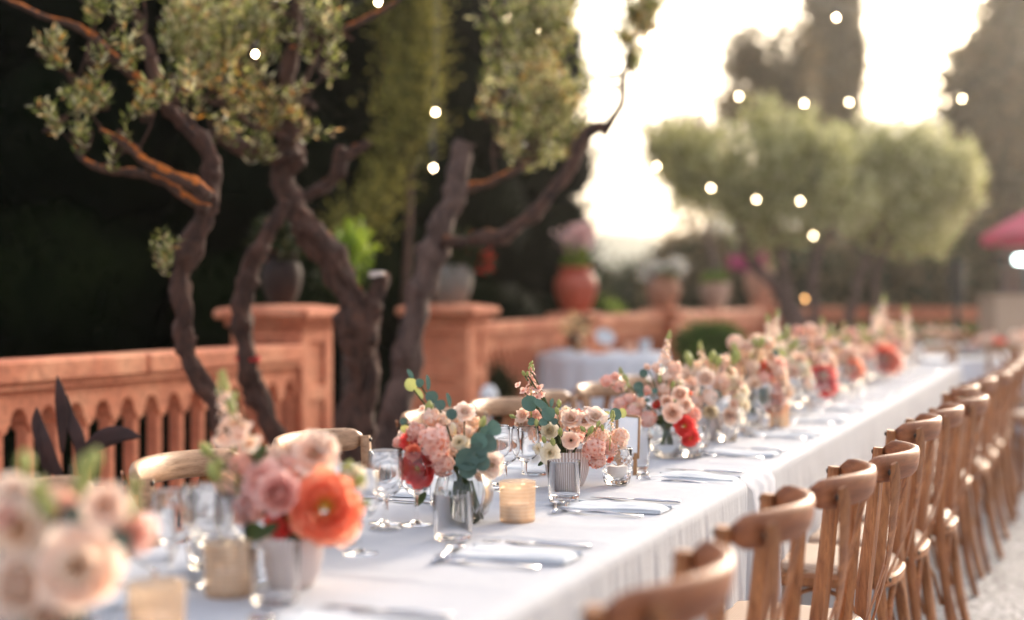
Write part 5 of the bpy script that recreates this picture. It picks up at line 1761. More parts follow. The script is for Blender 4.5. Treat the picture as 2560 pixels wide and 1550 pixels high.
def mk(mb, mat, name, mats=None):
    return mb.mesh(name, mats or mat, True, attr=True)

ROSE = [(3, .03, .42, 8, -12, .26, .0), (4, .07, .55, 15, -8, .38, -.02), (5, .11, .66, 25, 0, .50, -.06), (6, .13, .78, 38, 10, .62, -.12), (6, .15, .88, 52, 26, .74, -.18), (7, .17, .95, 66, 58, .78, -.24)]
RANUN = [(5, .02, .35, 10, -25, .20, .05), (6, .05, .48, 18, -18, .26, .03), (7, .09, .58, 26, -12, .30, 0), (8, .13, .66, 35, -5, .34, -.05), (8, .17, .74, 45, 5, .38, -.1), (9, .20, .82, 58, 18, .42, -.16), (9, .22, .88, 72, 38, .44, -.2)]
PEONY = [(5, .12, .60, 30, 12, .38, .0), (6, .16, .78, 48, 6, .56, -.05), (7, .20, .95, 60, 18, .70, -.12), (8, .22, 1.05, 76, 36, .78, -.2)]
LISI = [(3, .03, .42, 10, 5, .30, 0), (4, .05, .62, 20, 22, .50, -.03), (5, .07, .80, 30, 48, .68, -.08), (5, .08, .92, 38, 76, .78, -.12)]
OPEN = [(5, .05, .80, 30, 72, .66, 0), (6, .06, .95, 42, 86, .76, -.05)]
TULIP = [(3, .05, 1.15, 32, -22, .42, -.3), (3, .10, 1.2, 38, -16, .46, -.32)]
FLOR = [(2, .02, .42, 12, 30, .28, .05), (4, .05, .85, 50, 92, .58, 0)]

def floret_cluster(R, n, fs_, seed, elong=1.0, mat=None, half=False):
    """ball of small frilled florets"""
    rg = random.Random(seed)
    proto = [bloom(FLOR, seed + q, ruf=.35, nu=3, nv=3) for q in range(3)]
    mb = MB()
    for i in range(n):
        # fibonacci on sphere/ellipsoid
        zz = 1 - 2 * (i + .5) / n
        if half: zz = 1 - 1.45 * (i + .5) / n
        th = i * 2.39996 + rg.uniform(-.2, .2)
        s = math.sqrt(max(0, 1 - zz * zz))
        d = Vector((s * math.cos(th), s * math.sin(th), zz))
        p = Vector((d.x * R, d.y * R, d.z * R * elong)) * (rg.uniform(.62, 1.08) * (1 + .25 * mnoise.noise(d * 1.7 + Vector((seed, 0, 0)))))
        q = (d + Vector((rg.uniform(-.3, .3), rg.uniform(-.3, .3), rg.uniform(-.3, .3)))).to_track_quat('Z', 'Y')
        sc = fs_ * rg.uniform(.8, 1.15)
        pr = proto[i % 3]
        da = rg.uniform(-.35, .45)
        mb.add([q @ (Vector(v) * sc) + p for v in pr.v], pr.f, attr=[min(1.2, max(0, x + da)) for x in pr.attr])
    return mb

def spike(h, n, fs_, seed, buds=8):
    """flower spike: florets wind up a stem, buds at the tip; materials 0 petals, 1 green"""
    rg = random.Random(seed)
    mb = MB()
    bend = rg.uniform(-.12, .12)
    mb.tube([(0, 0, -h * .5), (0, 0, 0), (bend * h * .3, 0, h * .5), (bend * h, 0, h * .98)], [.0022, .002, .0016, .001], 6, mi=1)
    proto = [bloom(FLOR, seed + q, ruf=.35, nu=3, nv=3) for q in range(3)]
    for i in range(n):
        k = i / n
        th = i * 2.4
        z = h * (.02 + .72 * k)
        r = fs_ * (1.25 - .55 * k)
        d = Vector((math.cos(th), math.sin(th), .35 + .5 * k)).normalized()
        p = Vector((bend * h * k, 0, z)) + d * r
        q = (d + Vector((0, 0, .2))).to_track_quat('Z', 'Y')
        sc = fs_ * rg.uniform(.75, 1.1) * (1 - .35 * k)
        pr = proto[i % 3]
        mb.add([q @ (Vector(v) * sc) + p for v in pr.v], pr.f, attr=pr.attr)
    for i in range(buds):
        k = i / buds
        th = i * 2.1
        rr = .0075 * (1 - .6 * k)
        p = (bend * h * (.8 + .2 * k) + math.cos(th) * rr, math.sin(th) * rr, h * (.76 + .25 * k))
        mb.sphere(p, (.0045 * (1.2 - .6 * k), .0045 * (1.2 - .6 * k), .0065 * (1.2 - .6 * k)), 7, 5, mi=1)
    mb.attr += [0] * (len(mb.v) - len(mb.attr))
    return mb

# MB.tube / sphere call add() with default attr, so the list stays in step

def leafdisc(r, w, seed):
    """round cupped leaf on a short stalk, lying along +Y, face +Z"""
    rg = random.Random(seed)
    mb = MB()
    n, m_ = 16, 3
    vs = [(0, r * .95, 0)]
    for j in range(1, m_ + 1):
        f = j / m_
        for i in range(n):
            th = 2 * PI * i / n
            x = w * f * math.sin(th); y = r * .95 - r * f * math.cos(th)
            if abs(th - PI) < .01: y += r * .06 * f
            z = r * (.18 * (x / r) ** 2 * 2 - .10 * (y / r - .95) ** 2) + r * .06 * mnoise.noise(Vector((x * 60, y * 60, seed)))
            vs.append((x, y, z))
    fs = [(0, 1 + i, 1 + (i + 1) % n) for i in range(n)]
    fs += [(1 + (j - 1) * n + i, 1 + j * n + i, 1 + j * n + (i + 1) % n, 1 + (j - 1) * n + (i + 1) % n) for j in range(1, m_) for i in range(n)]
    mb.add(vs, fs)
    mb.tube([(0, -r * .25, -r * .05), (0, 0, 0)], [r * .035, r * .03], 5)
    return mb

def bud(seed):
    mb = MB()
    mb.tube([(0, 0, -.04), (0, 0, -.008)], [.0012, .0014], 5, mi=1)
    n = 10
    prof = [(.0004, -.012), (.006, -.009), (.0088, 0), (.0078, .009), (.0035, .017), (.0004, .020)]
    vs = []
    for i, (r, z) in enumerate(prof):
        for k in range(n):
            th = 2 * PI * k / n + i * .25
            vs.append((r * (1 + .14 * math.sin(3 * th)) * math.cos(th), r * (1 + .14 * math.sin(3 * th)) * math.sin(th), z))
    mb.add(vs, [(i * n + k, i * n + (k + 1) % n, (i + 1) * n + (k + 1) % n, (i + 1) * n + k) for i in range(len(prof) - 1) for k in range(n)], 0)
    for k in range(4):
        a = k * PI / 2
        mb.sweep([(.004 * math.cos(a), .004 * math.sin(a), -.012), (.0095 * math.cos(a), .0095 * math.sin(a), .0), (.011 * math.cos(a), .011 * math.sin(a), .014)], [(.0018, .0005), (.0014, .0005), (.0004, .0003)], ups=(math.cos(a), math.sin(a), 0), n=6, mi=1)
    return mb

FM = {}
def flower(kind, col, var=0):
    key = (kind, col, var)
    if key in FM: return FM[key]
    mat = M['p_' + col] if ('p_' + col) in M else M[col]
    s = hash((kind, var)) % 97 if False else (sum(map(ord, kind)) + var * 13)
    if kind == 'rose': me = mk(bloom(ROSE, s, .10, 5, 6), mat, 'rose')
    elif kind == 'ranunculus': me = mk(bloom(RANUN, s, .05, 4, 5), mat, 'ranunculus')
    elif kind == 'peony':
        mb = bloom(PEONY, s, .22, 6, 6)
        rg = random.Random(s)
        for i in range(46):
            a = rg.uniform(0, 2 * PI); rr = rg.uniform(.0, .17)
            x, y = rr * math.cos(a), rr * math.sin(a)
            mb.tube([(x * .5, y * .5, .0), (x, y, .26 + rg.uniform(0, .10))], [.010, .022], 4, mi=1)
        me = mb.mesh('peony', [mat, M['stamen']], True, attr=True)
    elif kind in ('lisianthus', 'open_lisianthus'):
        mb = bloom(LISI if kind == 'lisianthus' else OPEN, s, .28, 5, 5)
        for i in range(9):
            a = i * .7
            mb.tube([(0, 0, 0), (.10 * math.cos(a), .10 * math.sin(a), .30)], [.018, .030], 4, mi=1)
        me = mb.mesh(kind, [mat, M['stamen_dark'] if kind == 'open_lisianthus' else M['green']], True, attr=True)
    elif kind == 'tulip': me = mk(bloom(TULIP, s, .03, 5, 6), mat, 'tulip_bloom')
    elif kind == 'cluster': me = mk(floret_cluster(.72, 30, .42, s, 1.0), mat, 'floret_cluster')
    elif kind == 'tall_cluster': me = mk(floret_cluster(.64, 40, .36, s, 1.5), mat, 'floret_cluster')
    elif kind == 'floret': me = mk(bloom(FLOR, s, .35, 4, 4), mat, 'floret')
    elif kind == 'spike': me = spike(.13, 22, .0135, s).mesh('flower_spike', [mat, M['green']], True, attr=True)
    elif kind == 'thin_spike': me = spike(.10, 9, .010, s, 14).mesh('budding_spike', [mat, M['green']], True, attr=True)
    elif kind == 'disc': me = leafdisc(1.0, 1.0, s).mesh('round_leaf', mat)
    elif kind == 'oval': me = leafdisc(1.0, .45, s).mesh('oval_leaf', mat)
    elif kind == 'bud': me = bud(s).mesh('flower_bud', [mat, M['stem_pale']])
    FM[key] = me
    return me

PART = {'cluster': 'stock_flower', 'tall_cluster': 'stock_flower', 'spike': 'stock_spike', 'thin_spike': 'stock_spike', 'disc': 'eucalyptus_leaf', 'oval': 'eucalyptus_leaf', 'bud': 'flower_bud', 'tulip': 'tulip', 'floret': 'floret',
        'rose': 'rose', 'ranunculus': 'ranunculus', 'peony': 'peony', 'lisianthus': 'lisianthus', 'open_lisianthus': 'lisianthus'}


def place(par, kind, col, pos, size, face, roll=0.0, var=0, squash=1.0):
    q = Vector(face).normalized().to_track_quat('Z', 'Y') @ Quaternion((0, 0, 1), roll)
    nm = PART[kind]
    me = flower(kind, col, var)
    sc = size if kind not in ('spike', 'thin_spike', 'bud') else size
    return link(nm, me, par, loc=Vector(pos) - par.location, rot=q, scale=(sc, sc, sc * squash))


def bq_root(mouth, label, group='fresh bouquets along the table'):
    return empty('bouquet', mouth, 0, label, 'bouquet', group)


def stems(par, mouth, targets, vase_bottom=None, mat='stem'):
    mb = MB()
    for p in targets:
        p = Vector(p)
        m_ = Vector(mouth)
        a = random.uniform(0, 6.28)
        low = m_ + Vector((math.cos(a) * .018, math.sin(a) * .018, -.065))
        mid = m_ + Vector(((p.x - m_.x) * .15, (p.y - m_.y) * .15, .0))
        S = smooth_pts([tuple(low), tuple(mid), tuple(m_.lerp(p, .6) + Vector((0, 0, .008))), tuple(p)], 4)
        mb.tube([Vector(q[:3]) - par.location for q in S], .0017, 5)
    link('stem', mb.mesh('bouquet_stems', M[mat]), par)


CAMV = Vector((0, 0, CAM_H))

def screen(par_mouth, Y, items, conv, out=.55):
    pass


def hand_bouquet(mouth, label, items, conv, seed=1):
    """items: (kind, colour, x, y, r, depth offset m, facing or None, var)"""
    par = bq_root(mouth, label)
    rg = random.Random(seed)
    tg = []
    Y0 = mouth.y
    for it in items:
        kind, col, x, y, r, dy = it[:6]
        fx = it[6] if len(it) > 6 else None
        u, v, sc = conv(x, y)
        p = at(u, v, Y0 + dy)
        R = r * sc * (Y0 + dy) / F
        out = (p - (Vector(mouth) + Vector((0, 0, .04))))
        toc = (CAMV - p).normalized()
        if kind in ('disc', 'oval'):
            face = (toc * .9 + out.normalized() * .5 + Vector((rg.uniform(-.4, .4), rg.uniform(-.2, .2), rg.uniform(-.1, .5)))).normalized()
            o = place(par, kind, col, p, R, fx or face, 0, it[7] if len(it) > 7 else rg.randint(0, 2))
            # aim the stalk end down/inwards: roll so local Y points away from mouth
            q = Vector(fx or face).normalized().to_track_quat('Z', 'Y')
            outl = q.inverted() @ (out.normalized() + Vector((rg.uniform(-.3, .3), 0, rg.uniform(-.2, .3))))
            roll = math.atan2(-outl.x, outl.y)
            q2 = q @ Quaternion((0, 0, 1), roll)
            o.rotation_quaternion = q2
            o.location = (p - par.location) - q2 @ Vector((0, R * .95, 0))
            tg.append(p - (q2 @ Vector((0, R * .9, 0)))) if kind == 'disc' else None
        elif kind in ('spike', 'thin_spike'):
            up = fx or (out.normalized() * .5 + Vector((0, 0, 1)))
            o = place(par, kind, col, p, r / 100.0, up, rg.uniform(0, 6), it[7] if len(it) > 7 else rg.randint(0, 2))
            tg.append(p)
        elif kind == 'bud':
            o = place(par, kind, col, p, R / .015, fx or (out.normalized() + Vector((0, 0, .7))), rg.uniform(0, 6), rg.randint(0, 1))
            tg.append(p)
        else:
            face = fx or (toc * .65 + out.normalized() * .75 + Vector((0, 0, .15)))
            squ = .85
            k = {'rose': 1.05, 'ranunculus': 1.12, 'peony': .95, 'lisianthus': 1.28, 'open_lisianthus': 1.08, 'tulip': 1.15, 'cluster': 1.02, 'tall_cluster': 1.0, 'floret': 1.35}[kind]
            f_ = Vector(face).normalized()
            if kind == 'tulip': f_ = (out.normalized() * .4 + Vector((0, 0, 1))).normalized()
            if kind == 'tall_cluster': f_ = (out.normalized() * .3 + Vector((0, 0, 1))).normalized()
            back = {'cluster': 0, 'tall_cluster': 0}.get(kind, .30)
            o = place(par, kind, col, p - f_ * R * back, R * k, f_, rg.uniform(0, 6), it[7] if len(it) > 7 else rg.randint(0, 2))
            tg.append(p - f_ * R * .3)
    # plain filler florets further in, between the blooms in front
    core_ = [it for it in items if it[0] not in ('disc', 'oval', 'bud', 'spike', 'thin_spike', 'floret')]
    for i in range(16):
        p1, p2 = rg.sample(core_, 2)
        if abs(p1[2] - p2[2]) + abs(p1[3] - p2[3]) > 520: continue
        u, v, sc = conv((p1[2] + p2[2]) / 2, (p1[3] + p2[3]) / 2)
        p = at(u, v, Y0 + .035 + rg.uniform(0, .05))
        place(par, 'cluster', rg.choice(['blush', 'pink', 'white', 'peach', 'blush']), p, .026, (CAMV - p).normalized() + Vector((0, 0, .4)), rg.uniform(0, 6), rg.randint(0, 2))
    stems(par, mouth, tg[:26])
    return par

Z4 = lambda x, y: (900 + x / 3.108, 900 + y / 3.108, 1 / 3.108)
Z3 = lambda x, y: (x / 1.925, 775 + y / 1.925, 1 / 1.925)
Z6 = lambda x, y: (1560 + x / 4.107, 880 + y / 4.107, 1 / 4.107)

def vase(kind, t, L, label, scale=1.0):
    z = zc(t)
    me = {'pot': pot_me, 'bowl': bowl_me}[kind]
    r = link('ribbed_pot' if kind == 'pot' else 'glass_bowl', me, loc=T(t, L, z), rot=(0, 0, random.uniform(0, 6)), scale=scale)
    tag(r, label, 'vase', 'white ribbed pots' if kind == 'pot' else 'ribbed glass bowls')
    h = {'pot': .086, 'bowl': .107}[kind] * scale
    return T(t, L, z + h)

# focus bouquet -----------------------------------------------------
p = on(1402, 1228, ZT); t, L = TL(p)
m4 = vase('pot', t + .045, L, 'white ribbed ceramic pot behind the plain tumbler, sharp in the picture')
F4 = [('spike', 'pink', 1330, 330, 78, .0, (.0, .1, 1), 1), ('floret', 'pink', 1225, 190, 26, .0), ('floret', 'pink', 1265, 235, 32, -.01), ('floret', 'pink', 1385, 215, 40, -.01), ('floret', 'pink', 1405, 265, 36, -.015), ('floret', 'pink', 1375, 285, 34, -.02),
      ('bud', 'p_pink', 1327, 80, 20, 0, (0, 0, 1)), ('bud', 'p_pink', 1330, 165, 24, -.005, (.2, 0, 1)), ('bud', 'green', 1272, 108, 22, 0, (-.4, 0, 1)), ('bud', 'green', 1300, 110, 20, -.01, (.1, 0, 1)),
      ('disc', 'euc', 1318, 338, 64, -.06, (.1, -1, .15)), ('oval', 'euc', 1412, 350, 78, -.065, (.5, -.8, .3)), ('disc', 'euc', 1462, 420, 56, -.07, (.25, -1, .2)), ('disc', 'euc', 1425, 485, 36, -.08, (0, -1, .6)), ('disc', 'euc', 1335, 482, 34, -.05, (-.3, -1, .5)),
      ('disc', 'euc_dark', 1512, 478, 27, -.09, (.1, -1, .1)), ('disc', 'euc', 1985, 420, 48, .0, (.2, -1, .2)), ('disc', 'green', 2036, 412, 38, .02, (.3, -1, .1)), ('oval', 'green', 1905, 418, 40, .0, (.3, -1, .1)), ('oval', 'euc', 1490, 330, 40, -.02),
      ('lisianthus', 'blush', 1262, 430, 66, .0), ('lisianthus', 'peach', 1235, 505, 50, .01), ('cluster', 'pink', 1360, 440, 70, .03), ('cluster', 'blush', 1290, 520, 70, .02),
      ('rose', 'cream', 1470, 548, 74, -.075, (-.15, -1, .35), 1), ('open_lisianthus', 'blush', 1640, 625, 78, -.095, (.05, -1, .12), 1), ('lisianthus', 'cream', 1475, 722, 78, -.095, (-.2, -1, .0), 2), ('floret', 'cream', 1380, 690, 44, -.07),
      ('lisianthus', 'blush', 1640, 455, 84, -.05, (-.1, -.9, .6), 0), ('cluster', 'blush', 1570, 430, 50, .0), ('peony', 'coral', 1715, 425, 66, .03), ('lisianthus', 'white', 1828, 438, 88, -.045, (.15, -.8, .7), 1), ('lisianthus', 'blush', 1740, 470, 66, -.05, (.0, -.9, .5), 2),
      ('bud', 'green', 1557, 565, 34, -.10, (0, -.3, 1)), ('bud', 'green', 1500, 640, 34, -.10, (-.2, -.4, 1)), ('bud', 'green', 1432, 625, 30, -.09, (-.3, -.2, 1)), ('bud', 'green', 1790, 550, 38, -.10, (.5, -.3, 1)), ('bud', 'green', 1735, 540, 30, -.09, (-.6, -.3, .7)),
      ('bud', 'green', 1190, 440, 26, -.0, (-1, 0, .4)), ('bud', 'green', 1370, 492, 30, -.075, (0, 0, 1)), ('bud', 'green', 1545, 345, 32, -.02, (0, 0, 1)), ('bud', 'green', 1530, 400, 30, -.03, (-.2, 0, 1)), ('floret', 'cream', 1600, 375, 34, -.01), ('bud', 'green', 1850, 800 - 300, 26, -.08, (.4, 0, 1)),
      ('cluster', 'pink', 1815, 690, 118, -.075, (.25, -1, .1), 0), ('cluster', 'pink', 1850, 770, 80, -.065, (.25, -1, -.3), 1), ('cluster', 'pink', 1935, 690, 74, -.03, (.6, -1, .0), 2), ('cluster', 'blush', 1870, 585, 70, -.05), ('peony', 'coral', 1830, 800, 62, -.02, (.1, -.8, -.7)), ('peony', 'coral', 1945, 770, 36, -.01, (.7, -.6, -.5)),
      ('cluster', 'blush', 2020, 590, 82, .01, (.9, -.6, .2), 1), ('lisianthus', 'white', 2040, 640, 60, .02, (.9, -.5, .0)), ('thin_spike', 'blush', 1945, 600, 66, -.055, (.05, -.1, 1), 1), ('bud', 'green', 1885, 530, 26, -.06, (-.2, 0, 1)), ('bud', 'green', 1960, 470, 22, -.05), ('floret', 'pink', 1715, 600, 34, -.06),
      ('oval', 'stem', 1410, 800, 34, -.05, (0, -1, .1)), ('cluster', 'blush', 1700, 530, 60, -.02), ('cluster', 'peach', 1560, 480, 60, .01), ('rose', 'peach', 1850, 520, 60, -.03)]
hand_bouquet(m4, 'sharp bouquet of pink stock and cream blooms with a tall flower spike', F4, Z4, 4)

# glass bowl bouquet ------------------------------------------------
p = on(1135, 1322, ZT); t, L = TL(p)
m3 = vase('bowl', t + .05, L, 'round ribbed glass bowl left of the gold candle cup', .98)
F3 = [('tall_cluster', 'pink', 580, 660, 165, -.06, None, 0), ('cluster', 'pink', 640, 810, 110, -.05, None, 1), ('cluster', 'pink', 430, 560, 90, -.02), ('peony', 'red', 450, 850, 155, -.05, (-.5, -1, -.1), 0), ('peony', 'red', 385, 640, 90, -.02, (-.7, -1, .2), 1), ('ranunculus', 'orange', 410, 720, 70, -.06, (-.3, -1, .1)), ('cluster', 'pink', 300, 640, 60, .0),
      ('tulip', 'cream', 722, 540, 74, -.05, None, 0), ('tulip', 'peach', 845, 560, 78, -.04, None, 1), ('lisianthus', 'white', 815, 400, 88, .0, (.1, -.8, .7), 0), ('bud', 'green', 952, 490, 46, -.03, (.3, 0, 1)), ('rose', 'cream', 800, 640, 60, -.05, (.2, -1, 0)), ('open_lisianthus', 'cream', 770, 640, 60, -.06, (.1, -1, -.1)),
      ('disc', 'euc_dark', 830, 770, 92, -.08, (.1, -1, .1)), ('disc', 'euc_dark', 915, 720, 80, -.07, (.3, -1, .2)), ('disc', 'euc', 920, 630, 70, -.06, (.3, -1, .3)), ('disc', 'euc_dark', 1000, 650, 72, -.04, (.5, -1, .2)), ('disc', 'euc', 1040, 530, 64, -.02, (.5, -1, .4)), ('disc', 'euc_dark', 840, 850, 70, -.08, (.0, -1, -.2)), ('disc', 'euc_dark', 950, 800, 62, -.07, (.2, -1, .0)), ('disc', 'euc', 980, 570, 60, -.03, (.4, -1, .3)),
      ('disc', 'euc_dark', 338, 478, 30, .0, (.2, -1, .1)), ('disc', 'green', 348, 535, 34, .0, (.3, -1, .1)), ('disc', 'green', 395, 192, 52, .04, (.2, -1, .1)), ('oval', 'euc', 392, 110, 44, .04, (.4, -1, .1)), ('disc', 'euc', 462, 180, 36, .04, (.5, -1, .1)), ('oval', 'euc', 528, 175, 60, .04, (.8, -.7, .1)), ('oval', 'green', 460, 258, 52, .04, (.1, -1, .6)),
      ('disc', 'euc_dark', 556, 290, 52, .03, (.2, -1, .3)), ('oval', 'euc', 690, 310, 56, .02, (.7, -.7, .1)), ('disc', 'euc_dark', 620, 350, 46, .02, (.1, -.9, .6)), ('disc', 'euc_dark', 712, 422, 46, -.02, (0, -1, .4)),
      ('lisianthus', 'white', 1020, 820, 105, -.03, (.5, -1, .0), 1), ('cluster', 'blush', 1050, 760, 60, .0), ('cluster', 'blush', 560, 450, 90, .0), ('floret', 'blush', 480, 375, 40, .02), ('bud', 'green', 540, 390, 60, .01, (0, 0, 1)), ('bud', 'green', 370, 800, 40, -.02),
      ('cluster', 'blush', 700, 700, 80, .0), ('cluster', 'peach', 880, 480, 70, .02), ('cluster', 'blush', 940, 900, 60, .0), ('oval', 'stem', 470, 1080, 70, .0, (.3, -1, 0)), ('cluster', 'white', 640, 470, 70, .02)]
hand_bouquet(m3, 'bouquet of pink stock and coral red peony with dark eucalyptus in a glass bowl', F3, Z4, 5)
mb = MB()
for i in range(26):
    a = i * 2.4; rr = .008 + .026 * (i / 26) ** .5
    mb.tube([(math.cos(a) * rr * 1.25, math.sin(a) * rr * 1.25, .006), (math.cos(a + .5) * rr * .6, math.sin(a + .5) * rr * .6, .085)], .0019, 5)
link('bowl_stems', mb.mesh('bowl_stems', M['stem']), bpy.data.objects['bouquet.001'], loc=m3 + Vector((0, 0, -.107)) - bpy.data.objects['bouquet.001'].location)

# coral peony bouquet -----------------------------------------------
p = on(690, 1490, ZT); t, L = TL(p)
m2 = vase('pot', t + .045, L, 'white ribbed pot under the big coral peony', .92)
F2 = [('peony', 'orange', 1565, 945, 190, -.05, (.25, -1, .38), 0), ('ranunculus', 'rose', 1330, 880, 112, -.075, (-.1, -1, .25), 0), ('lisianthus', 'rose', 1265, 840, 120, -.02, (-.4, -1, .2), 1), ('peony', 'red', 1400, 1000, 130, -.02, (-.1, -1, -.1), 1), ('lisianthus', 'blush', 1515, 690, 110, .02, (.1, -1, .6), 2), ('lisianthus', 'white', 1560, 640, 70, .03),
      ('spike', 'blush', 1130, 700, 105, .0, (-.1, .1, 1), 2), ('floret', 'blush', 1060, 620, 42, .0), ('floret', 'blush', 1165, 560, 46, -.01), ('floret', 'peach', 1200, 640, 56, -.02), ('floret', 'blush', 1120, 540, 36, .0), ('floret', 'blush', 1150, 610, 50, -.02), ('cluster', 'pink', 1170, 740, 80, .0), ('bud', 'green', 1100, 450, 30, 0, (0, 0, 1)), ('bud', 'green', 1130, 420, 26, 0, (0, 0, 1)), ('bud', 'green', 1120, 480, 30, -.01, (0, 0, 1)),
      ('bud', 'green', 1000, 680, 44, .0, (-.6, 0, .7)), ('bud', 'green', 1035, 790, 52, -.01, (-.4, 0, 1)), ('bud', 'green', 1060, 740, 30, .0), ('cluster', 'rose', 1200, 960, 95, .0), ('bud', 'green', 1665, 780, 50, .02, (.4, 0, 1)), ('bud', 'green', 1720, 830, 40, .0, (.7, 0, .7)), ('bud', 'green', 1755, 930, 26, -.03, (1, 0, .2)),
      ('lisianthus', 'cream', 1715, 800, 70, .02), ('disc', 'stem', 1250, 680, 40, .02), ('disc', 'stem', 1225, 1080, 60, -.02, (-.4, -1, .0)), ('disc', 'stem', 1420, 1130, 56, -.03, (0, -1, -.2)), ('oval', 'stem', 1285, 1060, 60, -.04, (0, -1, .1)), ('cluster', 'blush', 1100, 850, 80, .02), ('cluster', 'pink', 1380, 770, 90, .02),
      ('lisianthus', 'pink', 1650, 1060, 90, .0, (.6, -1, -.3), 0), ('cluster', 'blush', 1300, 720, 70, .03)]
hand_bouquet(m2, 'blurred bouquet with one big open orange coral peony', F2, Z3, 6)

# nearest bouquet ---------------------------------------------------
m1 = vase('pot', 1.29, -1.15, 'white ribbed pot under the nearest bouquet, mostly below the frame', 1.0)
m1 = Vector((at(190, 1540, 1.62).x, 1.62, m1.z))
F1 = [('rose', 'blush', 370, 1240, 215, -.05, (.1, -1, .15), 0), ('rose', 'peach', 365, 1235, 110, -.075, (.1, -1, .15), 1), ('lisianthus', 'peach', 90, 1060, 150, .0, (-.2, -1, .2), 1), ('lisianthus', 'peach', 220, 1050, 110, .02, None, 2), ('lisianthus', 'white', 70, 900, 125, .02, (-.1, -1, .4), 0), ('lisianthus', 'pink', 20, 990, 90, .0),
      ('bud', 'green', 120, 750, 62, .02, (-.1, 0, 1)), ('bud', 'green', 185, 880, 62, .0, (.2, 0, 1)), ('bud', 'green', 410, 790, 80, .03, (.05, 0, 1)), ('bud', 'green', 450, 730, 54, .03, (.2, 0, 1)), ('bud', 'green', 390, 860, 60, .02, (0, 0, 1)), ('bud', 'green', 230, 960, 60, .0, (0, 0, 1)), ('bud', 'green', 650, 850, 40, .03, (0, 0, 1)), ('bud', 'green', 630, 960, 60, .02, (.1, 0, 1)),
      ('lisianthus', 'blush', 510, 940, 110, .0, (.2, -1, .3), 1), ('lisianthus', 'pink', 310, 920, 66, .03), ('lisianthus', 'pink', 640, 1080, 105, .02, (.5, -1, .1), 2), ('cluster', 'pink', 590, 1020, 80, .04), ('disc', 'euc_dark', 560, 1130, 75, .0, (.4, -1, .2)), ('disc', 'euc_dark', 360, 985, 60, .02, (0, -1, .4)), ('disc', 'euc_dark', 590, 1180, 40, .0, (.4, -1, .2)),
      ('rose', 'white', 60, 1330, 170, -.02, (-.3, -1, .1), 2), ('lisianthus', 'cream', 180, 1180, 90, .0), ('cluster', 'blush', 200, 960, 90, .05), ('cluster', 'blush', 480, 1080, 90, .04), ('disc', 'stem', 130, 1440, 80, .0, (-.2, -1, 0)), ('rose', 'white', 240, 1490, 150, -.01, (0, -1, -.2), 1)]
hand_bouquet(m1, 'big blurred bouquet with a pale peach rose in the near left corner', F1, Z3, 7)
# a pale bloom hanging in at the very left edge belongs to a still nearer bouquet
# bouquet behind the framed card -------------------------------------
p = on(1655, 1150, ZT); t, L = TL(p)
m5 = vase('bowl', t + .05, L, 'round ribbed glass bowl behind the second tumbler', .95)
F5 = [('peony', 'red', 620, 760, 120, -.06, (.2, -1, .1), 0), ('peony', 'red', 680, 880, 110, -.05, (.4, -1, -.4), 1), ('peony', 'red', 330, 540, 60, .0), ('rose', 'blush', 500, 620, 110, -.08, (0, -1, .3), 0), ('rose', 'blush', 580, 420, 90, -.04, (.1, -.9, .5), 1), ('rose', 'blush', 440, 500, 72, -.05, (0, -1, .4), 2),
      ('cluster', 'pink', 250, 680, 110, -.04), ('cluster', 'pink', 90, 620, 110, -.02), ('cluster', 'pink', 60, 480, 80, .0), ('cluster', 'pink', 230, 400, 66, .0), ('cluster', 'blush', 400, 390, 80, .0), ('cluster', 'blush', 520, 170, 95, .04), ('cluster', 'white', 430, 100, 60, .04), ('cluster', 'blush', 330, 160, 56, .02), ('cluster', 'blush', 240, 150, 40, .02),
      ('cluster', 'white', 440, 250, 60, .02), ('cluster', 'pink', 720, 640, 95, .0), ('cluster', 'pink', 735, 780, 60, .02), ('lisianthus', 'blush', 640, 540, 80, -.03), ('lisianthus', 'cream', 560, 320, 60, .02), ('cluster', 'pink', -60, 360, 70, .03), ('cluster', 'pink', -180, 300, 80, .02), ('cluster', 'pink', -90, 250, 56, .03),
      ('cluster', 'pink', -40, 540, 90, .0), ('cluster', 'blush', 160, 520, 80, .0), ('disc', 'euc_dark', 200, 220, 46, .0, (.1, -1, .1)), ('disc', 'euc_dark', 150, 360, 56, -.03, (0, -1, .2)), ('disc', 'euc', 170, 430, 40, -.04), ('disc', 'euc', 320, 400, 34, -.03), ('disc', 'euc_dark', 240, 500, 30, -.04, (0, -1, .9)),
      ('bud', 'green', 370, 290, 34, .0), ('bud', 'green', 500, 345, 40, .0), ('bud', 'green', 20, 270, 44, .02), ('bud', 'green', 40, 340, 36, .02), ('spike', 'blush', 400, 130, 80, .05, (.2, 0, 1), 1), ('thin_spike', 'pink', 20, 400, 70, .02, (-.3, 0, 1), 0), ('cluster', 'peach', 120, 560, 60, -.02), ('ranunculus', 'orange', 680, 420, 36, .03),
      ('disc', 'stem', 380, 700, 60, -.02, (0, -1, -.2)), ('disc', 'stem', 460, 730, 50, -.02, (0, -1, -.2)), ('cluster', 'blush', 700, 300, 60, .06)]
hand_bouquet(m5, 'wide bouquet of pink stock and roses with one coral peony drooping to the right', F5, Z6, 8)

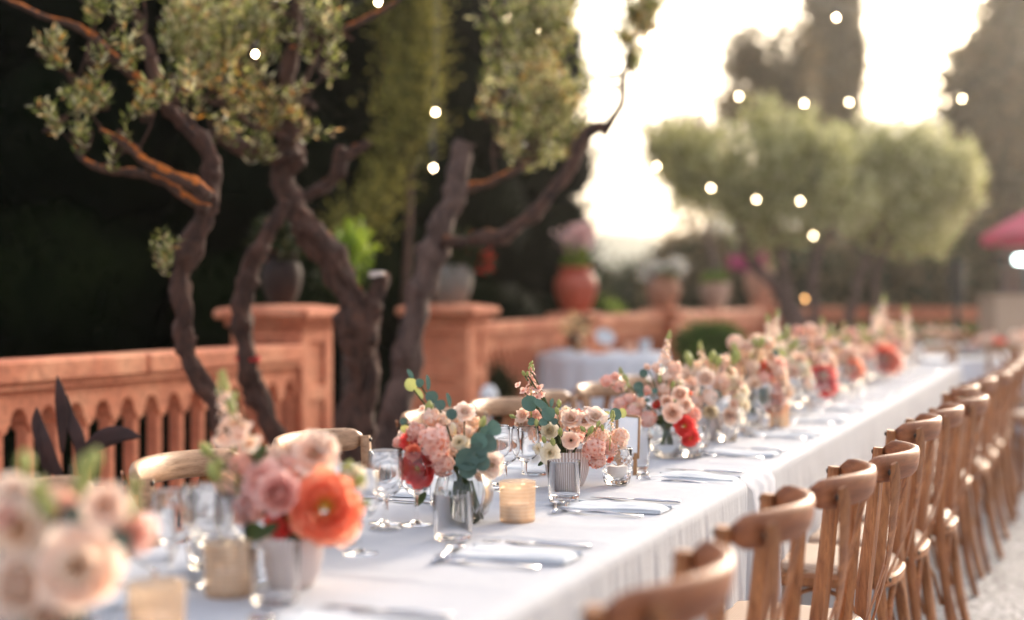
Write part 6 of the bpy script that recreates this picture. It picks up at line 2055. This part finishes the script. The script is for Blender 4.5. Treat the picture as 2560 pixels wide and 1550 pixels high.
# farther bouquets, built freely --------------------------------------
def free_bouquet(t, L, kind, label, vlabel, cols, accent, seed, h=.16, w=.13, tall=None):
    m_ = vase(kind, t, L, vlabel, random.Random(seed).uniform(.92, 1.02))
    par = bq_root(m_, label)
    rg = random.Random(seed)
    tg = []
    n = 36
    for i in range(n):
        th = i * 2.39996 + rg.uniform(-.3, .3)
        zz = 1 - (i + .5) / n * 1.12
        s = math.sqrt(max(0, 1 - zz * zz))
        d = Vector((s * math.cos(th), s * math.sin(th), zz))
        p = m_ + Vector((0, 0, .035)) + Vector((d.x * w, d.y * w, d.z * h * rg.uniform(.65, 1.15)))
        k = rg.choice(['cluster', 'cluster', 'lisianthus', 'rose', 'cluster', 'lisianthus', 'ranunculus'])
        c = rg.choice(cols + ['peach', 'blush'])
        R = rg.uniform(.027, .038)
        place(par, k, c, p, R, d + Vector((0, 0, .1)), rg.uniform(0, 6), rg.randint(0, 2))
        tg.append(p)
    for i in range(6):
        a = rg.uniform(0, 6.28)
        d = Vector((math.cos(a), math.sin(a), rg.uniform(.4, 1.6))).normalized()
        p = m_ + Vector((0, 0, .05)) + Vector((d.x * w, d.y * w, d.z * h)) * rg.uniform(1.0, 1.25)
        place(par, 'bud', 'green', p, rg.uniform(1.2, 1.7), d + Vector((0, 0, .5)), 0, 0)
    for i in range(5):
        a = rg.uniform(0, 6.28)
        d = Vector((math.cos(a), math.sin(a), rg.uniform(.0, 1.2))).normalized()
        p = m_ + Vector((0, 0, .04)) + Vector((d.x * w, d.y * w, d.z * h)) * .95
        place(par, 'disc', rg.choice(['euc', 'euc_dark', 'green']), p, rg.uniform(.013, .02), (d.x, d.y - .6, d.z), rg.uniform(0, 6), rg.randint(0, 2))
    for (k, c, u, v, R, dy) in accent:
        pp = at(u, v, m_.y + dy)
        f_ = ((CAMV - pp).normalized() * .8 + (pp - m_).normalized() * .6)
        place(par, k, c, pp, R, f_, rg.uniform(0, 6), rg.randint(0, 1))
        tg.append(pp)
    if tall:
        for (u, v, s) in tall:
            pp = at(u, v, m_.y)
            place(par, 'spike', rg.choice(cols), pp, s, (rg.uniform(-.15, .15), 0, 1), 0, rg.randint(0, 2))
            tg.append(pp)
    stems(par, m_, tg[:14])
    return par

specs = [
    (1797, 1104, 'pot', 'pale bouquet in a small white pot just past the drooping coral peony', 'small white pot under the pale cream bouquet', ['blush', 'cream', 'white', 'peach'], [('ranunculus', 'cream', 1775, 1030, .03, -.05), ('lisianthus', 'blush', 1822, 1040, .035, -.06), ('disc', 'green', 1835, 1006, .016, -.08)], [(1760, 940, .9)]),
    (1898, 1075, 'bowl', 'bouquet with a hanging pink open bloom beside the gold candle cup', 'glass bowl right of the small white pot', ['blush', 'pink', 'white', 'peach'], [('peony', 'pink', 1937, 1012, .045, -.06), ('disc', 'euc_dark', 1908, 982, .025, -.08), ('peony', 'coral', 1915, 930, .04, .0)], [(1840, 940, .9), (1890, 910, .8)]),
    (1985, 1030, 'pot', 'pale yellowish bouquet left of the vivid red poppy like bloom', 'white pot beneath the pale yellowish bouquet', ['blush', 'cream', 'white', 'white'], [('disc', 'green', 1990, 925, .03, -.06), ('lisianthus', 'cream', 2005, 930, .04, -.05)], [(1925, 870, 1.1), (1935, 850, 1.0)]),
    (2060, 1000, 'bowl', 'bouquet with a vivid red open bloom above the glasses', 'glass bowl under the vivid red bloom', ['blush', 'white', 'white', 'pink'], [('peony', 'red', 2052, 945, .062, -.10), ('peony', 'red', 2066, 968, .045, -.09)], None),
    (2125, 975, 'pot', 'bouquet with an orange bloom and green buds near the far end', 'white pot under the orange bloom near the far end', ['blush', 'white', 'cream', 'pink'], [('peony', 'orange', 2128, 925, .055, -.08), ('disc', 'green', 2108, 925, .03, -.08)], [(2060, 870, 1.2)]),
    (2176, 950, 'bowl', 'dusty pink bouquet before the peach coloured bloom', 'glass bowl of the dusty pink bouquet', ['blush', 'pink', 'white', 'pink'], [], [(2105, 865, 1.0)]),
    (2222, 935, 'pot', 'bouquet with a soft coral bloom low on its side', 'white pot under the soft coral bloom', ['blush', 'white', 'pink', 'white'], [('peony', 'coral', 2210, 898, .08, -.1), ('peony', 'pink', 2226, 905, .07, -.1)], [(2190, 835, 1.2)]),
    (2262, 925, 'bowl', 'pale bouquet with a tall peach spike near the table end', 'glass bowl of the pale bouquet with the tall spike', ['blush', 'white', 'pink', 'peach'], [], [(2200, 825, 1.7), (2268, 850, 1.7)]),
    (2297, 916, 'pot', 'last pale pink bouquet at the far end of the long table', 'last white pot at the far end of the long table', ['blush', 'white', 'peach'], [], None)]
for i, (u, v, kind, lb, vl, cols, acc, tall) in enumerate(specs):
    t = 4.55 + i * .62
    L = -1.14 + .02 * math.sin(i * 2)
    free_bouquet(t, L, kind, lb, vl, cols, acc, 300 + i, tall=tall, h=.17 if i % 2 else .155)

# a nearer bouquet just outside whose pale bloom touches the left edge
# ================================================================== ROUND TABLE AT THE BACK
def round_table(u, v, Y, rad, zt, label, cl):
    p = at(u, v, Y)
    r = empty('round_table', (p.x, p.y, 0), 0, label, 'table')
    mb = MB(); mb.lathe([(.001, zt - .03), (rad - .01, zt - .03), (rad - .005, zt - .015), (rad - .01, zt - .004), (.001, zt - .004)], 40)
    link('tabletop', mb.mesh('round_tabletop', M['wood'], 'auto'), r)
    mb = MB(); mb.lathe([(.22, 0), (.22, .02), (.04, .05), (.035, zt - .03)], 20)
    link('pedestal', mb.mesh('pedestal', M['black_metal'], 'auto'), r)
    mb = MB()
    n = 120
    rows = [(0.001, zt + .002, 0), (rad * .6, zt + .002, 0), (rad * .97, zt + .002, 0), (rad + .004, zt - .004, 0.0), (rad + .012, zt - .05, .25), (rad + .02, zt - .25, .7), (rad + .03, zt * .4, .9), (rad + .05, .02, 1.1)]
    vs = []
    for (rr, z, f) in rows:
        for k in range(n):
            th = 2 * PI * k / n
            a = math.sin(th * 14 + 1.5 * math.sin(th * 3)) * .6 + .4 * math.sin(th * 31 + 2)
            vs.append(((rr + .035 * f * a) * math.cos(th), (rr + .035 * f * a) * math.sin(th), z))
    mb.add(vs, [(i * n + k, i * n + (k + 1) % n, (i + 1) * n + (k + 1) % n, (i + 1) * n + k) for i in range(len(rows) - 1) for k in range(n)])
    o = link('tablecloth', mb.mesh('round_tablecloth', M['linen_lit']), loc=(p.x, p.y, 0))
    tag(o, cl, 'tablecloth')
    return p
RT = round_table(1497, 880, 11.0, .53, .80, 'round side table under its cloth by the terracotta balustrade', 'white cloth hanging in folds over the round side table')
def onrt(u, Y): 
    q = at(u, 880, Y); return Vector((q.x, q.y, .805))
# things on the round table
r = empty('display_vase', onrt(1438, 11.0), 0, 'dark and gold display jar with dried blooms on the round table', 'vase')
mb = MB(); mb.lathe([(.001, 0), (.05, 0), (.065, .02), (.075, .06), (.06, .10), (.035, .13), (.045, .15), (.04, .15), (.03, .13), (.001, .12)], 20); link('jar_body', mb.mesh('display_jar', M['frame'], 'auto'), r)
mb = MB(); mb.sphere((-.01, -.075, .10), (.030, .02, .035)); link('dark_seed_head', mb.mesh('dark_seed_head', M['black_metal']), r)
rng = np.random.default_rng(5)
for nm, mt, bb in (('dried_bloom', M['p_cream'], (0, 0, .22, .10, .09, .08)), ('dried_leaf', M['brown_leaf'], (.03, 0, .17, .10, .09, .10))):
    P, O = clumpy([bb], 30, 5, .015, rng); o = link(nm, fast_quads(nm, leaves_at(P, O, .045, .02, rng), mt), r); o['kind'] = 'stuff'
def small(name, loc, prof, mat, label, cat, n=24):
    mb = MB(); mb.lathe(prof, n)
    o = link(name, mb.mesh(name, mat, 'auto'), loc=loc)
    return tag(o, label, cat)
r = empty('white_plate', onrt(1512, 11.0) + Vector((0, .04, .0)), 0, 'white oval plate propped up shining on the round table', 'plate')
mb = MB(); mb.lathe([(.001, 0), (.05, .001), (.085, .012), (.086, .014), (.05, .005), (.001, .004)], 28)
link('dish', mb.mesh('dish', M['napkin'], 'auto'), r, loc=(0, 0, .115), rot=(math.radians(60), 0, math.radians(25)), scale=(1, .8, 1))
mb = MB(); mb.tube([(0, .05, 0), (0, .0, .14)], .006, 6); mb.tube([(-.04, -.03, 0), (.04, -.03, 0)], .006, 6); mb.tube([(0, -.03, .004), (0, .03, .10)], .006, 6)
link('easel', mb.mesh('easel', M['frame']), r)
small('folded_cloth', onrt(1405, 10.9), [(.001, 0), (.09, 0), (.10, .012), (.09, .025), (.001, .028)], M['napkin'], 'white folded cloth at the left of the round table', 'napkin')
small('small_white_cup', onrt(1612, 11.0), [(.001, 0), (.035, 0), (.045, .07), (.047, .10), (.043, .10), (.04, .01), (.001, .01)], M['napkin'], 'white cup at the right edge of the round table', 'cup')
small('shallow_dish', onrt(1495, 10.85), [(.001, 0), (.05, 0), (.10, .035), (.098, .04), (.05, .01), (.001, .008)], M['p_blush'], 'shallow pinkish dish before the propped plate', 'dish')
small('low_candle_glass', onrt(1575, 10.95), [(.001, 0), (.04, 0), (.045, .08), (.042, .08), (.038, .01), (.001, .01)], M['p_white'], 'pinkish candle glass on the round table', 'candle glass')
small('globe_lamp', Vector((at(1222, 980, 8.2).x, 8.2, 0)), [(.001, 0), (.06, 0), (.06, .02), (.008, .03), (.008, .60), (.03, .61), (.055, .66), (.03, .715), (.001, .72)], M['paper'], 'small white globe on a stem by the pillar foot', 'garden light')

# ================================================================== TABLES AND CHAIRS AT THE BACK
def far_table(x0, x1, y0, y1, label, cl):
    r = empty('banquet_table', ((x0 + x1) / 2, (y0 + y1) / 2, 0), 0, label, 'table')
    mb = MB(); mb.box((0, 0, ZT - .02), (x1 - x0 - .02, y1 - y0 - .02, .03)); link('tabletop', mb.mesh('far_tabletop', M['wood'], False), r)
    for sx in (-1, 1):
        for sy in (-1, 1):
            mb = MB(); mb.box((sx * (x1 - x0 - .2) / 2, sy * (y1 - y0 - .2) / 2, (ZT - .036) / 2), (.04, .04, ZT - .036)); link('leg', mb.mesh('far_table_leg', M['black_metal'], False), r)
    # cloth
    mb = MB()
    per = []
    nx, ny = int((x1 - x0) / .04), int((y1 - y0) / .04)
    for i in range(nx): per.append((x0 + (x1 - x0) * i / nx, y0, 0, -1))
    for i in range(ny): per.append((x1, y0 + (y1 - y0) * i / ny, 1, 0))
    for i in range(nx): per.append((x1 - (x1 - x0) * i / nx, y1, 0, 1))
    for i in range(ny): per.append((x0, y1 - (y1 - y0) * i / ny, -1, 0))
    n = len(per)
    vs = []
    for z in (ZT, ZT - .02, ZT - .2, ZT * .4, .03):
        k = (ZT - z) / ZT
        for i, (x, y, ax, ay) in enumerate(per):
            a = (.006 + .03 * k + .025 * k * math.sin(i * 1.1 + 1.5 * math.sin(i * .21))) if z < ZT else 0
            vs.append((x + ax * a, y + ay * a, z + .003))
    fs = [(r_ * n + i, r_ * n + (i + 1) % n, (r_ + 1) * n + (i + 1) % n, (r_ + 1) * n + i) for r_ in range(4) for i in range(n)]
    fs.append(tuple(range(n)))
    mb.add(vs, fs)
    tag(link('tablecloth', mb.mesh('far_tablecloth', M['linen_lit'])), cl, 'tablecloth')
    return r
xa = at(2290, 897, 11.25).x
far_table(xa, xa + .75, 10.9, 12.6, 'cloth covered table continuing behind the far end of the long table', 'white cloth of the table just behind the long table end')
far_table(at(2412, 897, 11.4).x + .02, 8.2, 11.35, 12.35, 'cross table at the back on the right side', 'white cloth of the cross table at the back right')
far_table(at(2230, 880, 15.2).x, at(2440, 880, 15.2).x, 14.6, 15.4, 'farthest cloth covered table below the far balustrade', 'white cloth of the farthest table')
def extra_chair(loc, rz, label, src):
    o = copy_tree(src); o.location = loc; o.rotation_euler = (0, 0, rz)
    return tag(o, label, 'chair', 'crossback chairs at the back tables')
c = at(2357, 868, 9.9)
extra_chair(Vector((c.x, 10.45, 0)), 0, 'crossback chair seen from behind at the far end of the long table', chair_b)
c = at(2530, 868, 10.6)
extra_chair(Vector((c.x + .05, 10.95, 0)), 0.1, 'crossback chair at the right edge with its back to the camera', chair_b)
c = at(2570, 1000, 9.0)
extra_chair(Vector((c.x + .10, 9.2, 0)), PI / 2 + .2, 'crossback chair turned sideways on the gravel at the right edge', chair_a)
for i, u in enumerate((2336, 2434, 2215)):
    c = at(u, 850, 14.0)
    extra_chair(Vector((c.x, 14.3, 0)), PI if False else 0, ['pale chair at the farthest table left of the red bloom', 'brown chair at the farthest table behind the red bloom', 'chair at the farthest table behind the last bouquets'][i], chair_b if i == 0 else chair_a)
# flowers and glasses on the back tables
def blobflower(name, loc, specs, label, seed):
    r = empty(name, loc, 0, label, 'bouquet', 'small bouquets on the back tables')
    rg = random.Random(seed)
    for (dx, dz, k, c, R) in specs:
        place(r, k, c, loc + Vector((dx, rg.uniform(-.03, .03), dz)), R, (rg.uniform(-.3, .3), -1, .5), rg.uniform(0, 6), rg.randint(0, 1))
    mb = MB(); mb.lathe([(.001, 0), (.035, 0), (.05, .05), (.05, .09), (.046, .09), (.001, .02)], 24)
    link('pot', mb.mesh('small_pot', M['ceramic'], 'auto'), r)
    return r
c = at(2478, 872, 11.8)
blobflower('small_bouquet', Vector((c.x, 11.8, ZT + .004)), [(-.12, .12, 'cluster', 'blush', .05), (-.05, .14, 'cluster', 'white', .05), (0, .10, 'lisianthus', 'white', .05), (-.16, .08, 'cluster', 'pink', .04), (.06, .09, 'peony', 'red', .055), (.02, .16, 'cluster', 'blush', .04)], 'small bouquet with one red bloom on the cross table', 1)
c = at(2560, 855, 11.8)
blobflower('small_bouquet', Vector((c.x, 11.85, ZT + .004)), [(-.05, .16, 'cluster', 'white', .06), (.04, .18, 'cluster', 'blush', .06), (0, .10, 'lisianthus', 'white', .06), (.08, .1, 'cluster', 'white', .05)], 'white bouquet on the cross table at the right edge', 2)
c = at(2355, 850, 15)
blobflower('small_bouquet', Vector((c.x, 15, ZT + .004)), [(-.25, .10, 'cluster', 'white', .06), (-.12, .13, 'cluster', 'white', .06), (0, .12, 'cluster', 'blush', .06), (.12, .12, 'cluster', 'white', .06), (.22, .10, 'cluster', 'blush', .05)], 'long white bouquet on the farthest table', 3)
# ================================================================== PARASOL, POSTS, PANEL, LAMPS
c = at(2700, 540, 15.5)
r = empty('parasol', (c.x, 15.5, 0), 0, 'magenta parasol whose edge reaches in at the right', 'parasol')
mb = MB()
n = 8; R_ = (c.x - at(2452, 590, 15.5).x); zt = at(0, 541, 15.5).z + .42; ze = at(0, 588, 15.5).z
vs = [(0, 0, zt)]
for j, f in enumerate((.35, .7, 1.0)):
    for k in range(n):
        th = 2 * PI * k / n + PI / 8 * 0
        vs.append((R_ * f * math.cos(th), R_ * f * math.sin(th), zt + (ze - zt) * (f ** .9)))
for k in range(n):
    th = 2 * PI * k / n; vs.append((R_ * 1.0 * math.cos(th), R_ * math.sin(th), ze - .10))
fs = [(0, 1 + k, 1 + (k + 1) % n) for k in range(n)]
for j in range(3): fs += [(1 + j * n + k, 1 + (j + 1) * n + k, 1 + (j + 1) * n + (k + 1) % n, 1 + j * n + (k + 1) % n) for k in range(n)]
mb.add(vs, fs); link('canopy', mb.mesh('parasol_canopy', M['parasol'], smooth=False), r)
mb = MB(); mb.tube([(0, 0, 0), (0, 0, zt + .05)], .03, 12); link('pole', mb.mesh('parasol_pole', M['black_metal']), r)
mb = MB(); mb.lathe([(.3, 0), (.3, .06), (.05, .08), (.05, .3)], 20); link('base', mb.mesh('parasol_base', M['black_metal'], 'auto'), r)
for k in range(8):
    th = 2 * PI * k / 8
    mb = MB(); mb.tube([(0, 0, zt - .02), (R_ * .98 * math.cos(th), R_ * .98 * math.sin(th), ze - .02)], .008, 6); link('rib', mb.mesh('parasol_rib', M['black_metal']), r)
# black standing heater / post
c = at(2392, 700, 16.5)
r = empty('patio_heater', (c.x, 16.5, 0), 0, 'black patio post with a thick dark head before the far trees', 'patio heater')
mb = MB(); mb.tube([(0, 0, 0), (0, 0, at(0, 690, 16.5).z)], .035, 10); link('pole', mb.mesh('heater_pole', M['black_metal']), r)
mb = MB(); z1 = at(0, 650, 16.5).z; z0 = at(0, 760, 16.5).z
mb.lathe([(.001, z1), (.09, z1), (.10, z1 - .05), (.085, z0), (.001, z0)], 16); link('head', mb.mesh('heater_head', M['black_metal'], 'auto'), r)
mb = MB(); mb.lathe([(.001, 0), (.22, 0), (.22, .03), (.05, .06), (.001, .06)], 20); link('base', mb.mesh('heater_base', M['black_metal'], 'auto'), r)
c = at(2500, 640, 16)
r = empty('lamp_post', (c.x, 16, 0), 0, 'thin black lamp post with a dull glass head below the parasol', 'lamp post')
zz = at(0, 640, 16).z
mb = MB(); mb.tube([(0, 0, 0), (0, 0, zz - .12)], .025, 8); link('pole', mb.mesh('lamp_pole', M['black_metal']), r)
mb = MB(); mb.lathe([(.001, zz - .13), (.05, zz - .13), (.07, zz - .10), (.075, zz - .0), (.04, zz + .02), (.001, zz + .03)], 14); link('lamp_head', mb.mesh('lamp_head', M['black_metal'], 'auto'), r)
mb = MB(); mb.sphere((0, 0, zz + .07), .055); link('globe', mb.mesh('lamp_globe', M['clay_grey']), r)
c = at(2549, 649, 17)
r = empty('wall_light', (c.x + .1, 17, 0), 0, 'cool white lit lantern under the parasol at the right edge', 'lamp')
zz = c.z
mb = MB(); mb.box((0, 0, zz), (.30, .08, .085), bevel=.02); link('light_tube', mb.mesh('light_tube', M['lamp_lit'], 'auto'), r)
mb = MB(); mb.box((0, .06, zz), (.36, .03, .14), bevel=.01); link('housing', mb.mesh('light_housing', M['black_metal'], 'auto'), r)
mb = MB(); mb.tube([(0, .06, 0), (0, .06, zz - .06)], .025, 8); link('pole', mb.mesh('light_pole', M['black_metal']), r)
c0 = at(2490, 735, 14.2); c1 = at(2760, 735, 14.2)
r = empty('bar_counter', ((c0.x + c1.x) / 2, 14.5, 0), 0, 'plain beige bar panel standing at the right edge', 'bar')
hh = at(0, 738, 14.2).z
mb = MB(); mb.box((0, 0, hh / 2), (c1.x - c0.x, .5, hh - .05), bevel=.01); link('panel', mb.mesh('bar_panel', M['beige'], 'auto'), r)
mb = MB(); mb.box((0, 0, hh - .012), (c1.x - c0.x + .05, .55, .04), bevel=.008); link('counter_top', mb.mesh('bar_top', M['beige'], 'auto'), r)

# ================================================================== STRING LIGHTS
def strand(pts, label, warm=(), off=.16):
    """pts: (u, v, Y) in view px"""
    W = [av(*p) for p in pts]
    base = W[0]
    r = empty('string_lights', base, 0, label, 'string lights', 'strings of small lit bulbs')
    path = []
    ext0 = W[0] + (W[0] - W[1]) * .8 + Vector((0, 0, .5)); ext1 = W[-1] + (W[-1] - W[-2]) * .8 + Vector((0, 0, .5))
    seq = [ext0] + W + [ext1]
    for i in range(len(seq) - 1):
        a, b = seq[i] + Vector((0, 0, .07)), seq[i + 1] + Vector((0, 0, .07))
        for k in range(6):
            q = k / 6
            path.append(a.lerp(b, q) - Vector((0, 0, .05 * math.sin(PI * q))) - base)
    path.append(seq[-1] + Vector((0, 0, .07)) - base)
    mb = MB(); mb.tube(path, .0042, 5); link('wire', mb.mesh('light_wire', M['wire']), r)
    for i, w in enumerate(W):
        mb = MB(); mb.sphere((0, 0, 0), (.007, .007, .010), 12, 8)
        b = link('bulb', mb.mesh('bulb', M['bulb_warm'] if i in warm else M['bulb']), r, loc=w - base)
        mb = MB(); mb.tube([(0, 0, .018), (0, 0, .068)], .009, 8); link('socket', mb.mesh('bulb_socket', M['wire']), b)
    return r
strand([(614, 130, 6.6), (910, 5, 6.9)], 'string of bulbs passing behind the middle olive crown')
strand([(1222, 44, 7.6), (1300, 76, 8.2)], 'pair of bulbs shining through the leaning olive leaves')
strand([(1048, 270, 9.0), (1043, 404, 9.2)], 'two bulbs one above the other against the dark cypresses')
strand([(1580, 400, 11.5), (1711, 452, 11.6), (1820, 480, 11.8), (1926, 484, 12.0)], 'string of four bulbs across the far olive crown')
strand([(1778, 232, 11.0), (1935, 249, 11.0), (2043, 246, 11.2), (2315, 238, 12)], 'high string of bulbs crossing below the tall cypress')
strand([(2012, 42, 9.5), (2300, 20, 12)], 'single high bulb before the tall cypress')
strand([(1957, 567, 12.8), (1937, 719, 12.9)], 'two warm bulbs hung down the far olive trunk', warm=(1,))
# ================================================================== DARK LEAVED PLANT BEHIND THE NEAR CHAIRS
g = av(215, 1250, 4.35)
r = empty('canna_plant', (g.x, g.y, 0), 0, 'dark purple broad leaved plant between the near chair and the balustrade', 'plant')
def canna(pts, w):
    P = [av(u, v, 4.35 + d) - r.location for (u, v, d) in pts]
    S = smooth_pts([tuple(p) for p in P], 4)
    w *= .62
    n = len(S)
    mb = MB()
    sec = []
    for i in range(n):
        k = i / (n - 1)
        sec.append((max(.002, w * math.sin(PI * min(1, k * .93 + .07)) ** .8), .0025))
    mb.sweep(S, sec, ups=(.35, -1, .3), n=8, sq=2)
    link('leaf', mb.mesh('canna_leaf', M['canna']), r)
canna([(150, 1090, 0), (150, 1010, 0), (145, 950, 0), (138, 905, .02)], .032)
canna([(200, 1140, 0), (190, 1060, .0), (165, 1000, .02), (160, 950, .03)], .035)
canna([(190, 1110, 0), (240, 1060, -.02), (290, 1045, -.03), (338, 1052, -.05)], .052)
canna([(120, 1160, 0), (105, 1080, .0), (90, 1020, .02), (88, 980, .03)], .036)
canna([(160, 1180, 0), (130, 1120, -.02), (110, 1060, -.03), (100, 1010, 0)], .03)
mb = MB(); q = av(170, 1120, 4.35) - r.location; mb.tube([(0, 0, 0), tuple(q * .5), tuple(q)], [.016, .012, .008], 8); link('stem', mb.mesh('canna_stem', M['canna']), r)
# red tape round the second trunk
q = av(597, 862, 5.6)
mb = MB(); mb.lathe([(.046, -.010), (.049, -.005), (.049, .005), (.046, .010), (.044, 0)], 24)
tag(link('red_ribbon', mb.mesh('red_ribbon', M['red_bloom']), loc=q, rot=(.15, .1, 0)), 'thin red ribbon tied round the second olive trunk', 'ribbon')

# tidy: fill in the kind of anything left over
n_obj = len(SC.objects)
tri = sum(len(o.data.polygons) * 2 for o in SC.objects if o.type == 'MESH')
print('objects', n_obj, 'tris about', tri)
